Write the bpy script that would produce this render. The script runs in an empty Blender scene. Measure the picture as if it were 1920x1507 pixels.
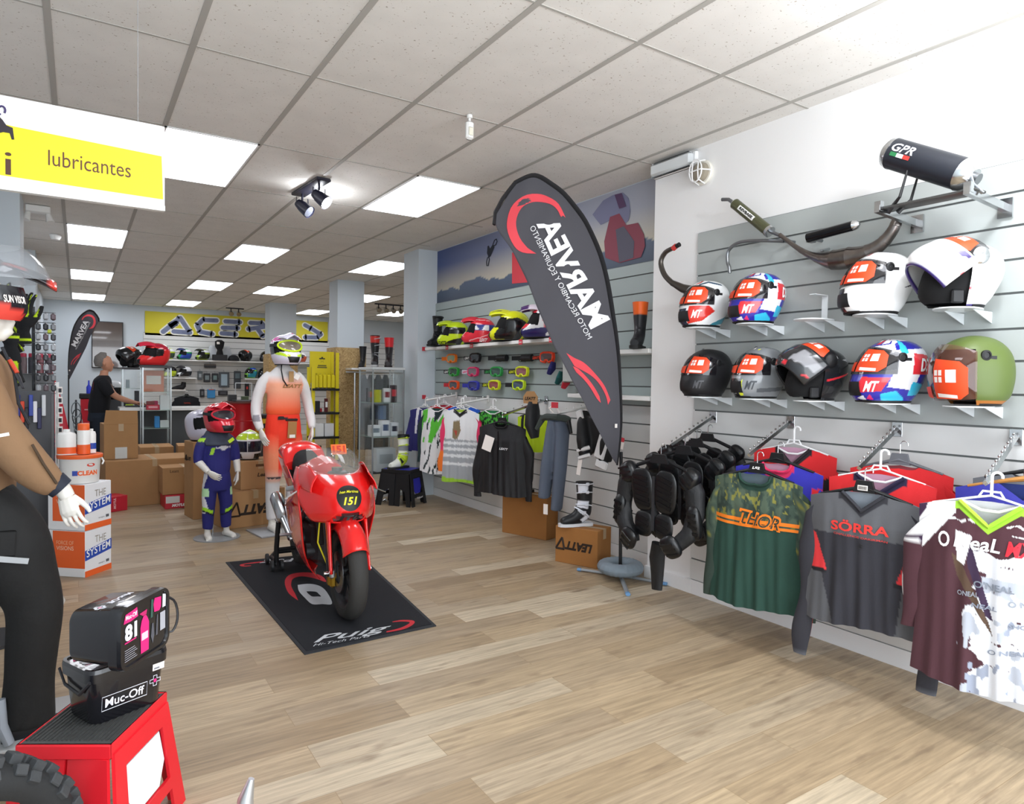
import bpy, math, random
import numpy as np
from mathutils import Vector as V, Matrix

# ------------------------------------------------------------ camera, light, exposure
C = bpy.context.scene.collection
scn = bpy.context.scene
YAW, PIT, ROL, FPX = 0.5737, -0.0305, 0.0153, 1260.6
CAM = V((0, 0, 1.476)); CZ = 3.125
_f = V((math.sin(YAW)*math.cos(PIT), math.cos(YAW)*math.cos(PIT), math.sin(PIT)))
_r0 = V((math.cos(YAW), -math.sin(YAW), 0)); _u0 = _r0.cross(_f)
_r = _r0*math.cos(ROL)+_u0*math.sin(ROL); _u = -_r0*math.sin(ROL)+_u0*math.cos(ROL)
cd = bpy.data.cameras.new('camera'); cam = bpy.data.objects.new('camera', cd); C.objects.link(cam)
cam.matrix_world = Matrix(((_r.x, _u.x, -_f.x, CAM.x), (_r.y, _u.y, -_f.y, CAM.y), (_r.z, _u.z, -_f.z, CAM.z), (0, 0, 0, 1)))
cd.sensor_width = 36; cd.lens = 36*FPX/1920; cd.clip_start = .05; cd.clip_end = 100
scn.camera = cam
def _ray(x, y): return _f+_r*((x-960)/FPX)-_u*((y-753.5)/FPX)
def wz(x, y, z=0): d = _ray(x, y); return CAM+d*((z-CAM.z)/d.z)
def wx(x, y, X=3.65): d = _ray(x, y); return CAM+d*(X/d.x)
def wy(x, y, Y): d = _ray(x, y); return CAM+d*(Y/d.y)

w = bpy.data.worlds.new('world'); scn.world = w; w.use_nodes = True
w.node_tree.nodes['Background'].inputs[0].default_value = (.80, .88, 1, 1)
w.node_tree.nodes['Background'].inputs[1].default_value = .8
def area(name, loc, rot, sx, sy, power, col=(1, 1, 1)):
    l = bpy.data.lights.new(name, 'AREA'); l.shape = 'RECTANGLE'; l.size = sx; l.size_y = sy; l.energy = power; l.color = col
    o = bpy.data.objects.new(name, l); C.objects.link(o); o.location = loc; o.rotation_euler = rot; return o
# daylight entering by the shop window behind the camera
area('shop_window_daylight', (1.6, -1.3, 1.55), (math.radians(90), 0, 0), 4.4, 2.5, 205, (.90, .95, 1))
scn.view_settings.view_transform = 'Standard'; scn.view_settings.look = 'None'
scn.view_settings.exposure = 0.0; scn.view_settings.gamma = 1
PANEL = 8.6          # emission of the ceiling panels

# ------------------------------------------------------------ materials
MT = {}
def lin(c):
    if isinstance(c, str):
        c = tuple(int(c[i:i+2], 16)/255 for i in (0, 2, 4))
        return tuple(((v+.055)/1.055)**2.4 if v > .04045 else v/12.92 for v in c)
    return tuple(c)
def mat(name, col='808080', rough=.5, metal=0, noise=0, nscale=40, bump=0, bscale=200, emit=0, trans=0, alpha=1, ior=1.45, coat=0, attr=False):
    if name in MT: return MT[name]
    m = bpy.data.materials.new(name); m.use_nodes = True; nt = m.node_tree; b = nt.nodes['Principled BSDF']
    c = lin(col)
    b.inputs['Base Color'].default_value = (*c, 1); b.inputs['Roughness'].default_value = rough; b.inputs['Metallic'].default_value = metal
    b.inputs['IOR'].default_value = ior; b.inputs['Transmission Weight'].default_value = trans; b.inputs['Alpha'].default_value = alpha
    b.inputs['Coat Weight'].default_value = coat
    src = None
    if attr:
        a = nt.nodes.new('ShaderNodeAttribute'); a.attribute_name = 'Col'; src = a.outputs['Color']
        nt.links.new(src, b.inputs['Base Color'])
    if noise:
        tc = nt.nodes.new('ShaderNodeTexCoord'); n = nt.nodes.new('ShaderNodeTexNoise'); n.inputs['Scale'].default_value = nscale; n.inputs['Detail'].default_value = 4
        nt.links.new(tc.outputs['Object'], n.inputs['Vector'])
        r = nt.nodes.new('ShaderNodeMapRange'); r.inputs[3].default_value = 1-noise; r.inputs[4].default_value = 1+noise
        nt.links.new(n.outputs['Fac'], r.inputs[0])
        mx = nt.nodes.new('ShaderNodeMix'); mx.data_type = 'RGBA'; mx.blend_type = 'MULTIPLY'; mx.inputs[0].default_value = 1
        mx.inputs[6].default_value = (*c, 1)
        if src: nt.links.new(src, mx.inputs[6])
        nt.links.new(r.outputs[0], mx.inputs[7]); nt.links.new(mx.outputs[2], b.inputs['Base Color'])
    if bump:
        tc = nt.nodes.new('ShaderNodeTexCoord'); n = nt.nodes.new('ShaderNodeTexNoise'); n.inputs['Scale'].default_value = bscale
        nt.links.new(tc.outputs['Object'], n.inputs['Vector'])
        bp = nt.nodes.new('ShaderNodeBump'); bp.inputs['Strength'].default_value = bump; bp.inputs['Distance'].default_value = .004
        nt.links.new(n.outputs['Fac'], bp.inputs['Height']); nt.links.new(bp.outputs[0], b.inputs['Normal'])
    if emit: b.inputs['Emission Color'].default_value = (*c, 1); b.inputs['Emission Strength'].default_value = emit
    MT[name] = m; return m
def K(col, rough=.5, metal=0, **k):
    return mat('m_%s_%d_%d' % (col, rough*100, metal*100)+''.join('%s%s' % kv for kv in sorted(k.items())), col, rough, metal, **k)
GLOSS = mat('painted gloss', rough=.22, attr=True, coat=.5)
SATIN = mat('painted satin', rough=.45, attr=True)
CLOTH = mat('printed cloth', rough=.85, attr=True, bump=.25, bscale=500)
BLK = K('141416', .5); RUB = K('191a1c', .7, bump=.3, bscale=120); CHROME = K('c8cacc', .18, 1); STEEL = K('8a8d90', .35, 1)
WHT = K('eeeeee', .45); CARD = K('ab8257', .85, noise=.08, nscale=9); CARDI = K('96704a', .9); SKINP = K('dedad2', .4); WPL = K('e9e9e6', .3)
GLASS = mat('clear glass', 'eaf5f0', .02, trans=1, ior=1.3, alpha=.28)
ACR = K('e8ecee', .15, alpha=.85)

# ------------------------------------------------------------ geometry collector
def frame(d):
    d = d.normalized(); a = V((0, 0, 1)) if abs(d.z) < .9 else V((1, 0, 0))
    s = d.cross(a).normalized(); return s, d.cross(s).normalized()
TX = {}
def textgeo(s, bold=0, shear=0, res=3):
    k = (s, bold, shear, res)
    if k in TX: return TX[k]
    cu = bpy.data.curves.new('t', 'FONT'); cu.body = s; cu.size = 1; cu.offset = bold; cu.shear = shear; cu.resolution_u = res; cu.align_x = 'LEFT'
    o = bpy.data.objects.new('t', cu); C.objects.link(o); dg = bpy.context.evaluated_depsgraph_get()
    me = bpy.data.meshes.new_from_object(o.evaluated_get(dg))
    vs = np.array([v.co[:2] for v in me.vertices]) if len(me.vertices) else np.zeros((1, 2)); fs = [tuple(p.vertices) for p in me.polygons]
    mn = vs.min(0); mxx = vs.max(0); vs = (vs-(mn+mxx)/2)/(mxx-mn)
    asp = (mxx-mn)[0]/(mxx-mn)[1]
    bpy.data.objects.remove(o); bpy.data.curves.remove(cu); bpy.data.meshes.remove(me)
    TX[k] = (vs, fs, asp); return TX[k]
class G:
    def __init__(s): s.v = []; s.f = []; s.m = []; s.mats = []; s.col = {}
    def mi(s, m):
        if m not in s.mats: s.mats.append(m)
        return s.mats.index(m)
    def add(s, vs, fs, m, cols=None):
        b = len(s.v); s.v += [tuple(v) for v in vs]; i = s.mi(m)
        s.f += [tuple(b+k for k in f) for f in fs]; s.m += [i]*len(fs)
        if cols is not None: s.col[b] = cols
        return s
    def box(s, c, d, m, rot=None, bev=0):
        x, y, z = d[0]/2, d[1]/2, d[2]/2
        if bev:
            b = min(bev, x*.9, y*.9, z*.9); vs = []; R = []
            for zz, q in ((-z, b), (-z+b, 0), (z-b, 0), (z, b)):
                R.append([(-x+q+(b-q)*0, -y+q+b), (-x+q+b, -y+q), (x-q-b, -y+q), (x-q, -y+q+b), (x-q, y-q-b), (x-q-b, y-q), (-x+q+b, y-q), (-x+q, y-q-b)])
                vs += [V((a[0], a[1], zz)) for a in R[-1]]
            fs = [tuple(range(7, -1, -1)), tuple(range(24, 32))]
            for k in range(3):
                for j in range(8): fs.append((k*8+j, k*8+(j+1) % 8, k*8+8+(j+1) % 8, k*8+8+j))
        else:
            vs = [V((i, j, k)) for k in (-z, z) for j in (-y, y) for i in (-x, x)]
            fs = [(0, 2, 3, 1), (4, 5, 7, 6), (0, 1, 5, 4), (1, 3, 7, 5), (3, 2, 6, 7), (2, 0, 4, 6)]
        if rot is not None: vs = [rot @ v for v in vs]
        c = V(c); return s.add([v+c for v in vs], fs, m)
    def tube(s, pts, r, m, n=10, cap=True, flat=1, closed=False):
        pts = [V(p) for p in pts]; L = len(pts); rs = r if isinstance(r, (list, tuple)) else [r]*L
        vs = []; fs = []; pa = None
        for i, p in enumerate(pts):
            d = (pts[(i+1) % L]-pts[i-1]) if closed else (pts[min(i+1, L-1)]-pts[max(i-1, 0)])
            if pa is None: a, b = frame(d)
            else:
                a = pa-d.normalized()*pa.dot(d.normalized()); a.normalize(); b = d.normalized().cross(a)
            pa = a
            for k in range(n):
                t = 2*math.pi*k/n; vs.append(p+a*(math.cos(t)*rs[i])+b*(math.sin(t)*rs[i]*flat))
        for i in range(L if closed else L-1):
            j = (i+1) % L
            for k in range(n): fs.append((i*n+k, i*n+(k+1) % n, j*n+(k+1) % n, j*n+k))
        if cap and not closed: fs += [tuple(range(n-1, -1, -1)), tuple((L-1)*n+k for k in range(n))]
        return s.add(vs, fs, m)
    def cyl(s, a, b, r, m, r2=None, n=20): return s.tube([a, b], [r, r if r2 is None else r2], m, n)
    def lathe(s, prof, m, org=(0, 0, 0), axis='z', n=28, cap=True):
        vs = []; fs = []; o = V(org)
        for (r, h) in prof:
            for k in range(n):
                t = 2*math.pi*k/n; a, b = r*math.cos(t), r*math.sin(t)
                vs.append(o+(V((a, b, h)) if axis == 'z' else V((a, h, -b)) if axis == 'y' else V((h, a, b))))
        for i in range(len(prof)-1):
            for k in range(n): fs.append((i*n+k, i*n+(k+1) % n, (i+1)*n+(k+1) % n, (i+1)*n+k))
        if cap: fs += [tuple(range(n-1, -1, -1)), tuple((len(prof)-1)*n+k for k in range(n))]
        return s.add(vs, fs, m)
    def prism(s, poly, f, th, m):
        """poly of (a,b); f(a,b,h)->point; h from 0 to th"""
        n = len(poly); vs = [f(a, b, 0) for a, b in poly]+[f(a, b, th) for a, b in poly]
        fs = [tuple(range(n-1, -1, -1)), tuple(range(n, 2*n))]+[(i, (i+1) % n, n+(i+1) % n, n+i) for i in range(n)]
        return s.add(vs, fs, m)
    def grid(s, nu, nv, f, m, colf=None, mask=None, wrap=False):
        us = np.linspace(0, 1, nu); vv = np.linspace(0, 1, nv)
        U, W = np.meshgrid(us, vv); U = U.ravel(); W = W.ravel()
        P = f(U, W); fs = []
        for j in range(nv-1):
            for i in range(nu-1):
                if mask is not None and mask((us[i]+us[i+1])/2, (vv[j]+vv[j+1])/2): continue
                fs.append((j*nu+i, j*nu+i+1, (j+1)*nu+i+1, (j+1)*nu+i))
        return s.add(P, fs, m, colf(U, W) if colf else None)
    def text(s, t, f, w, m, h=None, bold=0, shear=0, res=3, mirror=False):
        """f(x,y)->point, x,y centred, w width, h height"""
        vs, fs, asp = textgeo(t, bold, shear, res); h = h or w/asp
        sg = -1 if mirror else 1
        return s.add([f(sg*a*w, b*h) for a, b in vs], fs, m)
    def obj(s, name, parent=None, smooth=40, loc=None, rot=None, solid=0):
        me = bpy.data.meshes.new(name); me.from_pydata([tuple(v) for v in s.v], [], s.f); 
        for m in s.mats: me.materials.append(m)
        if len(s.mats) > 1: me.polygons.foreach_set('material_index', s.m)
        if s.col:
            a = me.color_attributes.new('Col', 'FLOAT_COLOR', 'POINT'); arr = np.ones((len(s.v), 4), dtype=np.float32)
            for b, c in s.col.items(): arr[b:b+len(c), :3] = c
            a.data.foreach_set('color', arr.ravel())
        if smooth:
            me.polygons.foreach_set('use_smooth', [True]*len(me.polygons)); me.set_sharp_from_angle(angle=math.radians(smooth))
        me.update(); o = bpy.data.objects.new(name, me); C.objects.link(o)
        if parent: o.parent = parent
        if loc is not None: o.location = loc
        if rot is not None: o.rotation_euler = rot
        if solid: md = o.modifiers.new('s', 'SOLIDIFY'); md.thickness = solid; md.offset = 0
        return o
def tag(o, label, cat, group=None, kind=None):
    if label: o['label'] = label
    if cat: o['category'] = cat
    if group: o['group'] = group
    if kind: o['kind'] = kind
    return o
def thing(name, label, cat, loc=(0, 0, 0), rz=0, group=None):
    o = bpy.data.objects.new(name, None); o.empty_display_size = .1; C.objects.link(o); o.location = loc; o.rotation_euler = (0, 0, rz)
    return tag(o, label, cat, group)
def st(o): o['kind'] = 'structure'; return o
def copy_tree(o, parent=None):
    c = o.copy(); C.objects.link(c)
    if parent: c.parent = parent
    for ch in list(o.children): copy_tree(ch, c)
    return c
def dup(o, loc, rz=None, label=None, scale=None):
    c = copy_tree(o); c.location = loc
    if rz is not None: c.rotation_euler = (0, 0, rz)
    if scale: c.scale = (scale,)*3
    if label: c['label'] = label
    return c
def inpoly(U, W, poly):
    r = np.zeros(len(U), bool); n = len(poly); j = n-1
    for i in range(n):
        (x1, y1), (x2, y2) = poly[i], poly[j]
        if y1 != y2: r ^= ((y1 > W) != (y2 > W)) & (U < (x2-x1)*(W-y1)/(y2-y1)+x1)
        j = i
    return r
def painter(base, shapes, camo=None):
    """shapes: (colour, polygon) painted in order on (u,v)"""
    def f(U, W):
        c = np.tile(np.array(lin(base)), (len(U), 1))
        for col, poly in shapes:
            if callable(poly): k = poly(U, W)
            else: k = inpoly(U, W, poly)
            c[k] = lin(col)
        return c
    return f
def cat(pts, n):
    """Catmull-Rom resample of rows"""
    p = np.array(pts, float); L = len(p); t = np.linspace(0, L-1, n); i = np.clip(t.astype(int), 0, L-2); f = (t-i)[:, None]
    p0 = p[np.clip(i-1, 0, L-1)]; p1 = p[i]; p2 = p[i+1]; p3 = p[np.clip(i+2, 0, L-1)]
    return .5*((2*p1)+(-p0+p2)*f+(2*p0-5*p1+4*p2-p3)*f*f+(-p0+3*p1-3*p2+p3)*f**3)
def blob(g, voxel=.008, smooth=6, colf=None, m=None, name='b', parent=None, loc=None, rot=None, noise=0):
    """fuse everything in g into one continuous skin"""
    me = bpy.data.meshes.new('b'); me.from_pydata([tuple(v) for v in g.v], [], g.f); o = bpy.data.objects.new('b', me); C.objects.link(o)
    r = o.modifiers.new('r', 'REMESH'); r.mode = 'VOXEL'; r.voxel_size = voxel
    s = o.modifiers.new('s', 'SMOOTH'); s.iterations = smooth; s.factor = .6
    dg = bpy.context.evaluated_depsgraph_get(); n = bpy.data.meshes.new_from_object(o.evaluated_get(dg)); n.name = name
    bpy.data.objects.remove(o); bpy.data.meshes.remove(me)
    k = len(n.vertices); co = np.zeros(k*3, dtype=np.float32); n.vertices.foreach_get('co', co); co = co.reshape(-1, 3)
    if colf is not None:
        a = n.color_attributes.new('Col', 'FLOAT_COLOR', 'POINT'); arr = np.ones((k, 4), dtype=np.float32); arr[:, :3] = colf(co); a.data.foreach_set('color', arr.ravel())
    n.materials.clear(); n.materials.append(m or g.mats[0]); n.polygons.foreach_set('use_smooth', [True]*len(n.polygons)); n.polygons.foreach_set('material_index', [0]*len(n.polygons))
    o = bpy.data.objects.new(name, n); C.objects.link(o)
    if parent: o.parent = parent
    if loc is not None: o.location = loc
    if rot is not None: o.rotation_euler = rot
    return o
def zpaint(base, rules):
    def f(co):
        c = np.tile(np.array(lin(base), dtype=np.float32), (len(co), 1))
        for col, cond in rules:
            k = cond(co[:, 0], co[:, 1], co[:, 2])
            if k.dtype == bool: c[k] = lin(col)
            else: k = np.clip(k, 0, 1)[:, None]; c = c*(1-k)+np.array(lin(col))*k
        return c
    return f
rad = math.radians

# ------------------------------------------------------------ the room
def plank_material():
    m = bpy.data.materials.new('oak plank floor'); m.use_nodes = True; nt = m.node_tree; b = nt.nodes['Principled BSDF']; N = nt.nodes.new; L = nt.links.new
    tc = N('ShaderNodeTexCoord'); br = N('ShaderNodeTexBrick'); L(tc.outputs['Object'], br.inputs['Vector'])
    br.offset = .37; br.inputs['Color1'].default_value = (0, 0, 0, 1); br.inputs['Color2'].default_value = (1, 1, 1, 1); br.inputs['Mortar'].default_value = (.25, .25, .25, 1)
    br.inputs['Scale'].default_value = 1; br.inputs['Brick Width'].default_value = 1.22; br.inputs['Row Height'].default_value = .178; br.inputs['Mortar Size'].default_value = .0012; br.inputs['Bias'].default_value = 0
    rp = N('ShaderNodeValToRGB'); L(br.outputs['Color'], rp.inputs[0]); e = rp.color_ramp.elements
    e[0].color = (*lin('927d62'), 1); e[1].color = (*lin('c3b49b'), 1); k = e.new(.35); k.color = (*lin('b09b7d'), 1); k = e.new(.7); k.color = (*lin('a08d74'), 1)
    # grain stretched along the board
    mp = N('ShaderNodeMapping'); mp.inputs['Scale'].default_value = (1.3, 26, 1); L(tc.outputs['Object'], mp.inputs[0])
    ad = N('ShaderNodeVectorMath'); ad.operation = 'ADD'; L(mp.outputs[0], ad.inputs[0])
    sc = N('ShaderNodeVectorMath'); sc.operation = 'SCALE'; sc.inputs[3].default_value = 17; L(br.outputs['Color'], sc.inputs[0]); L(sc.outputs[0], ad.inputs[1])
    n1 = N('ShaderNodeTexNoise'); n1.inputs['Scale'].default_value = 2.2; n1.inputs['Detail'].default_value = 9; n1.inputs['Roughness'].default_value = .65; L(ad.outputs[0], n1.inputs['Vector'])
    mr = N('ShaderNodeMapRange'); mr.inputs[1].default_value = .3; mr.inputs[2].default_value = .7; mr.inputs[3].default_value = .66; mr.inputs[4].default_value = 1.24; L(n1.outputs['Fac'], mr.inputs[0])
    mx = N('ShaderNodeMix'); mx.data_type = 'RGBA'; mx.blend_type = 'MULTIPLY'; mx.inputs[0].default_value = 1; L(rp.outputs[0], mx.inputs[6]); L(mr.outputs[0], mx.inputs[7])
    # knots
    mp2 = N('ShaderNodeMapping'); mp2.inputs['Scale'].default_value = (2.2, 9, 1); L(tc.outputs['Object'], mp2.inputs[0])
    n2 = N('ShaderNodeTexNoise'); n2.inputs['Scale'].default_value = 1.6; n2.inputs['Detail'].default_value = 5; L(mp2.outputs[0], n2.inputs['Vector'])
    r2 = N('ShaderNodeMapRange'); r2.inputs[1].default_value = .58; r2.inputs[2].default_value = .72; r2.inputs[3].default_value = 0; r2.inputs[4].default_value = .75; L(n2.outputs['Fac'], r2.inputs[0])
    mk = N('ShaderNodeMix'); mk.data_type = 'RGBA'; L(r2.outputs[0], mk.inputs[0]); L(mx.outputs[2], mk.inputs[6]); mk.inputs[7].default_value = (*lin('7d6a55'), 1)
    # joints
    mj = N('ShaderNodeMix'); mj.data_type = 'RGBA'; L(br.outputs['Fac'], mj.inputs[0]); L(mk.outputs[2], mj.inputs[6]); mj.inputs[7].default_value = (*lin('8c7658'), 1)
    L(mj.outputs[2], b.inputs['Base Color']); b.inputs['Roughness'].default_value = .42
    bp = N('ShaderNodeBump'); bp.inputs['Strength'].default_value = .08; bp.inputs['Distance'].default_value = .002; L(n1.outputs['Fac'], bp.inputs['Height']); L(bp.outputs[0], b.inputs['Normal'])
    return m
def ceiling_material():
    m = bpy.data.materials.new('mineral ceiling tile'); m.use_nodes = True; nt = m.node_tree; b = nt.nodes['Principled BSDF']; N = nt.nodes.new; L = nt.links.new
    tc = N('ShaderNodeTexCoord'); n = N('ShaderNodeTexNoise'); n.inputs['Scale'].default_value = 75; n.inputs['Detail'].default_value = 3; L(tc.outputs['Object'], n.inputs['Vector'])
    r = N('ShaderNodeMapRange'); r.inputs[1].default_value = .66; r.inputs[2].default_value = .72; L(n.outputs['Fac'], r.inputs[0])
    n3 = N('ShaderNodeTexNoise'); n3.inputs['Scale'].default_value = 5; n3.inputs['Detail'].default_value = 6; L(tc.outputs['Object'], n3.inputs['Vector'])
    r3 = N('ShaderNodeMapRange'); r3.inputs[3].default_value = .9; r3.inputs[4].default_value = 1.08; L(n3.outputs['Fac'], r3.inputs[0])
    mx = N('ShaderNodeMix'); mx.data_type = 'RGBA'; L(r.outputs[0], mx.inputs[0]); mx.inputs[6].default_value = (*lin('e4e1dc'), 1); mx.inputs[7].default_value = (*lin('a89d90'), 1)
    m2 = N('ShaderNodeMix'); m2.data_type = 'RGBA'; m2.blend_type = 'MULTIPLY'; m2.inputs[0].default_value = 1; L(mx.outputs[2], m2.inputs[6]); L(r3.outputs[0], m2.inputs[7])
    L(m2.outputs[2], b.inputs['Base Color']); b.inputs['Roughness'].default_value = .9
    return m
WALLM = K('cbd4da', .7, bump=.1, bscale=60); WALLW = K('ecebea', .6, bump=.15, bscale=50)
XL, XR, XRR, YB, YF = -.62, 3.65, 3.87, 18.0, -1.5
g = G(); g.add([(XL-.5, YF, 0), (9, YF, 0), (9, YB+.1, 0), (XL-.5, YB+.1, 0)], [(0, 1, 2, 3)], plank_material()); st(g.obj('floor', smooth=0))
g = G(); g.add([(XL-.5, YF, CZ), (9, YF, CZ), (9, YB+.1, CZ), (XL-.5, YB+.1, CZ)], [(3, 2, 1, 0)], ceiling_material()); st(g.obj('ceiling', smooth=0))
TB = K('aeaba5', .6)
TY = [-.09, 1.19, 2.459, 3.734, 5.008, 6.283, 7.56, 8.85, 10.1, 11.3, 12.53, 13.82, 14.95, 16.13, 17.45]
g = G()
k = 0; x = .489-1.2
while x < 8.6:
    y1 = YB if x > 4 or x < 3.4 else 18
    if x < 3.7: g.box((x, (YF+YB)/2, CZ-.002), (.03, YB-YF, .004), TB)
    else: g.box((x, 12.9, CZ-.002), (.03, 10.2, .004), TB)
    x += .6
for y in TY:
    g.box(((XL+(XR if y < 8 else 8.5))/2, y, CZ-.0015), ((XR if y < 8 else 8.5)-XL, .014, .003), TB)
st(g.obj('trim_1', smooth=0))
# walls
def wall(name, a, b, m): 
    g = G(); c = [(a[i]+b[i])/2 for i in range(3)]; g.box(c, [abs(b[i]-a[i]) for i in range(3)], m); return st(g.obj(name, smooth=0))
wall('wall_left', (XL-.12, YF, 0), (XL, YB, CZ), WALLM)
wall('wall_back', (XL-.1, YB, 0), (9, YB+.12, CZ), WALLM)
wall('wall_right', (XR, YF, 0), (XR+.1, 3.27, CZ), WALLW)
wall('wall_pillar_near', (XR, 3.27, 0), (XR+.5, 3.71, CZ), WALLW)
wall('wall_recess', (XRR, 3.71, 0), (XRR+.1, 7.8, CZ), WALLM)
wall('wall_pillar_middle', (XR-.04, 7.8, 0), (4.3, 8.25, CZ), WALLM)
wall('wall_room_side', (4.0, 8.15, 0), (8.6, 8.25, CZ), WALLM)
wall('wall_far_right', (8.5, 8.2, 0), (8.62, YB, CZ), WALLM)
g = G()                                     # shop front behind the camera: piers and lintel round the window
g.box((-.55, YF, CZ/2), (.3, .12, CZ), WALLM); g.box((3.75, YF, CZ/2), (.2, .12, CZ), WALLM); g.box((1.6, YF, 3.0), (4.6, .12, .25), WALLM); g.box((1.6, YF, .12), (4.6, .12, .24), WALLM)
st(g.obj('wall_front', smooth=0))
# free pillars
g = G(); g.box((3.86, 11.22, CZ/2), (.46, .44, CZ), WALLM); st(g.obj('wall_pillar_far', smooth=0))
g = G(); g.box((3.82, 15.5, CZ/2), (.57, .45, CZ), WALLM); st(g.obj('wall_pillar_back', smooth=0))
g = G(); g.box((-.53, 7.75, CZ/2), (.2, .5, CZ), WALLM); st(g.obj('wall_pier_left', smooth=0))
g = G(); g.box((-.55, 11.3, CZ/2), (.16, .5, CZ), WALLM); st(g.obj('wall_pier_left_far', smooth=0))
def osb_material():
    m = bpy.data.materials.new('strand board'); m.use_nodes = True; nt = m.node_tree; b = nt.nodes['Principled BSDF']; N = nt.nodes.new; L = nt.links.new
    tc = N('ShaderNodeTexCoord'); n = N('ShaderNodeTexNoise'); n.inputs['Scale'].default_value = 9; n.inputs['Distortion'].default_value = 5; n.inputs['Detail'].default_value = 5; L(tc.outputs['Object'], n.inputs['Vector'])
    r = N('ShaderNodeValToRGB'); L(n.outputs['Fac'], r.inputs[0]); e = r.color_ramp.elements; e[0].position = .3; e[1].position = .7; e[0].color = (*lin('8a6c42'), 1); e[1].color = (*lin('cdb07c'), 1)
    L(r.outputs[0], b.inputs['Base Color']); b.inputs['Roughness'].default_value = .8; return m
OSB = osb_material()
g = G(); g.box((3.86, 11.22, 1.0), (.52, .5, 2.0), OSB); st(g.obj('trim_2', smooth=0))
g = G(); g.box((3.82, 15.5, 1.0), (.63, .51, 2.0), OSB); st(g.obj('trim_3', smooth=0))
# slatted panels: boards of 150 mm with an open groove between them
GREY = K('a9aeac', .45); GREYG = K('a4b0ae', .4); WSL = K('d9d9d7', .5); GRV = K('6f7271', .7)
def slats(name, X, y0, y1, zs, m, th=.016):
    g = G()
    for a, b in zip(zs[:-1], zs[1:]): g.box((X-th/2, (y0+y1)/2, (a+b)/2), (th, y1-y0, b-a-.011), m)
    g.box((X-.003, (y0+y1)/2, (zs[0]+zs[-1])/2), (.004, y1-y0, zs[-1]-zs[0]), GRV)
    return st(g.obj(name, smooth=0))
up = [1.295, 1.45, 1.605, 1.755, 1.92, 2.075, 2.23, 2.385, 2.53]
lo = [.10, .25, .40, .55, .70, .85, .995, 1.145, 1.295]
slats('trim_4', XR, YF+.1, 3.27, up, GREY); slats('trim_5', XR, YF+.1, 3.27, lo, WSL)
slats('trim_6', XRR, 3.71, 7.8, [1.295, 1.45, 1.605, 1.755, 1.91, 2.06, 2.21, 2.36, 2.46], GREYG); slats('trim_7', XRR, 3.71, 7.8, lo, WSL)
g = G(); g.box((XR-.01, (YF+3.3)/2, .05), (.02, 3.3-YF, .1), WHT); g.box((XR-.01, 3.49, .045), (.024, .46, .09), WHT); st(g.obj('baseboard_right', smooth=0))
g = G(); g.box((XRR-.01, 5.75, .05), (.02, 4.1, .1), WHT); st(g.obj('baseboard_recess', smooth=0))
g = G(); g.box((4, YB-.008, .05), (9.2, .016, .1), WHT); st(g.obj('baseboard_back', smooth=0))
# ceiling panels
def lamp(i, x, y, ly=1.25, lx=.57):
    t = thing('ceiling_light', None, 'ceiling light', (x, y, CZ-.004), group='recessed ceiling light panels')
    g = G(); g.box((0, 0, 0), (lx, ly, .006), MT.get('panel') or mat('panel', 'f6f8ff', emit=PANEL)); g.obj('diffuser', t, smooth=0)
    g = G()
    for sx in (-1, 1): g.box((sx*(lx/2+.008), 0, -.001), (.014, ly+.03, .01), WHT); g.box((0, sx*(ly/2+.008), -.001), (lx+.03, .014, .01), WHT)
    g.obj('frame', t, smooth=0); return t
LP = [(.787, 5.65, 'nearest large square lit ceiling panel right of the yellow lubricants sign'),
      (2.6, 5.65, 'large lit ceiling panel between the twin spotlights and the feather flag'),
      (2.0, 9.47, 'lit ceiling panel above the orange mannequin, second of the middle row'),
      (.196, 9.47, 'left-hand lit ceiling panel nearest the white smoke detector'),
      (.2, 13.18, 'left-hand lit ceiling panel, middle of the three in a row near the left wall'),
      (.2, 16.78, 'left-hand lit ceiling panel farthest back, above the black feather flag'),
      (3.78, 9.47, 'lit ceiling panel just left of the top of the white corner pillar'),
      (2.0, 13.2, 'lit ceiling panel in the middle row in front of the small far one'),
      (3.16, 13.2, 'lit ceiling panel in front of the pillar behind the orange mannequin'),
      (2.0, 16.78, 'small far lit ceiling panel in front of the yellow banner'),
      (4.93, 16.78, 'thin far lit ceiling panel between the two strand board pillars'),
      (4.93, 13.2, 'lit ceiling panel right of the strand board pillar top'),
      (6.7, 15.75, 'far right lit ceiling panel beside the white corner pillar below the spot bar'),
      (2.6, .45, 'ceiling panel close to the camera over the right of the shop'),
      (.787, 1.3, 'ceiling panel close to the camera over the left of the shop')]
for i, (x, y, lb) in enumerate(LP): lamp(i, x, y)['label'] = lb

# ------------------------------------------------------------ helmets (front is +x, left is +y)
ROAD = [(0, .148, .078, .090), (.03, .174, .104, .108), (.07, .177, .128, .121), (.11, .166, .147, .129), (.15, .152, .156, .130), (.19, .128, .150, .121), (.223, .095, .128, .102), (.246, .055, .090, .071), (.257, .025, .035, .03), (.259, .001, .001, .001)]
MX = [(0, .185, .080, .088), (.03, .218, .108, .106), (.06, .222, .128, .116), (.09, .200, .140, .122), (.13, .166, .148, .127), (.17, .150, .148, .127), (.205, .124, .132, .114), (.235, .082, .098, .084), (.254, .035, .048, .04), (.258, .001, .001, .001)]
JET = [(0, .08, .10, .105), (.03, .12, .135, .124), (.07, .138, .148, .132), (.11, .146, .153, .135), (.15, .145, .150, .133), (.19, .130, .138, .122), (.223, .102, .112, .1), (.246, .062, .076, .068), (.257, .025, .035, .03), (.259, .001, .001, .001)]
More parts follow.
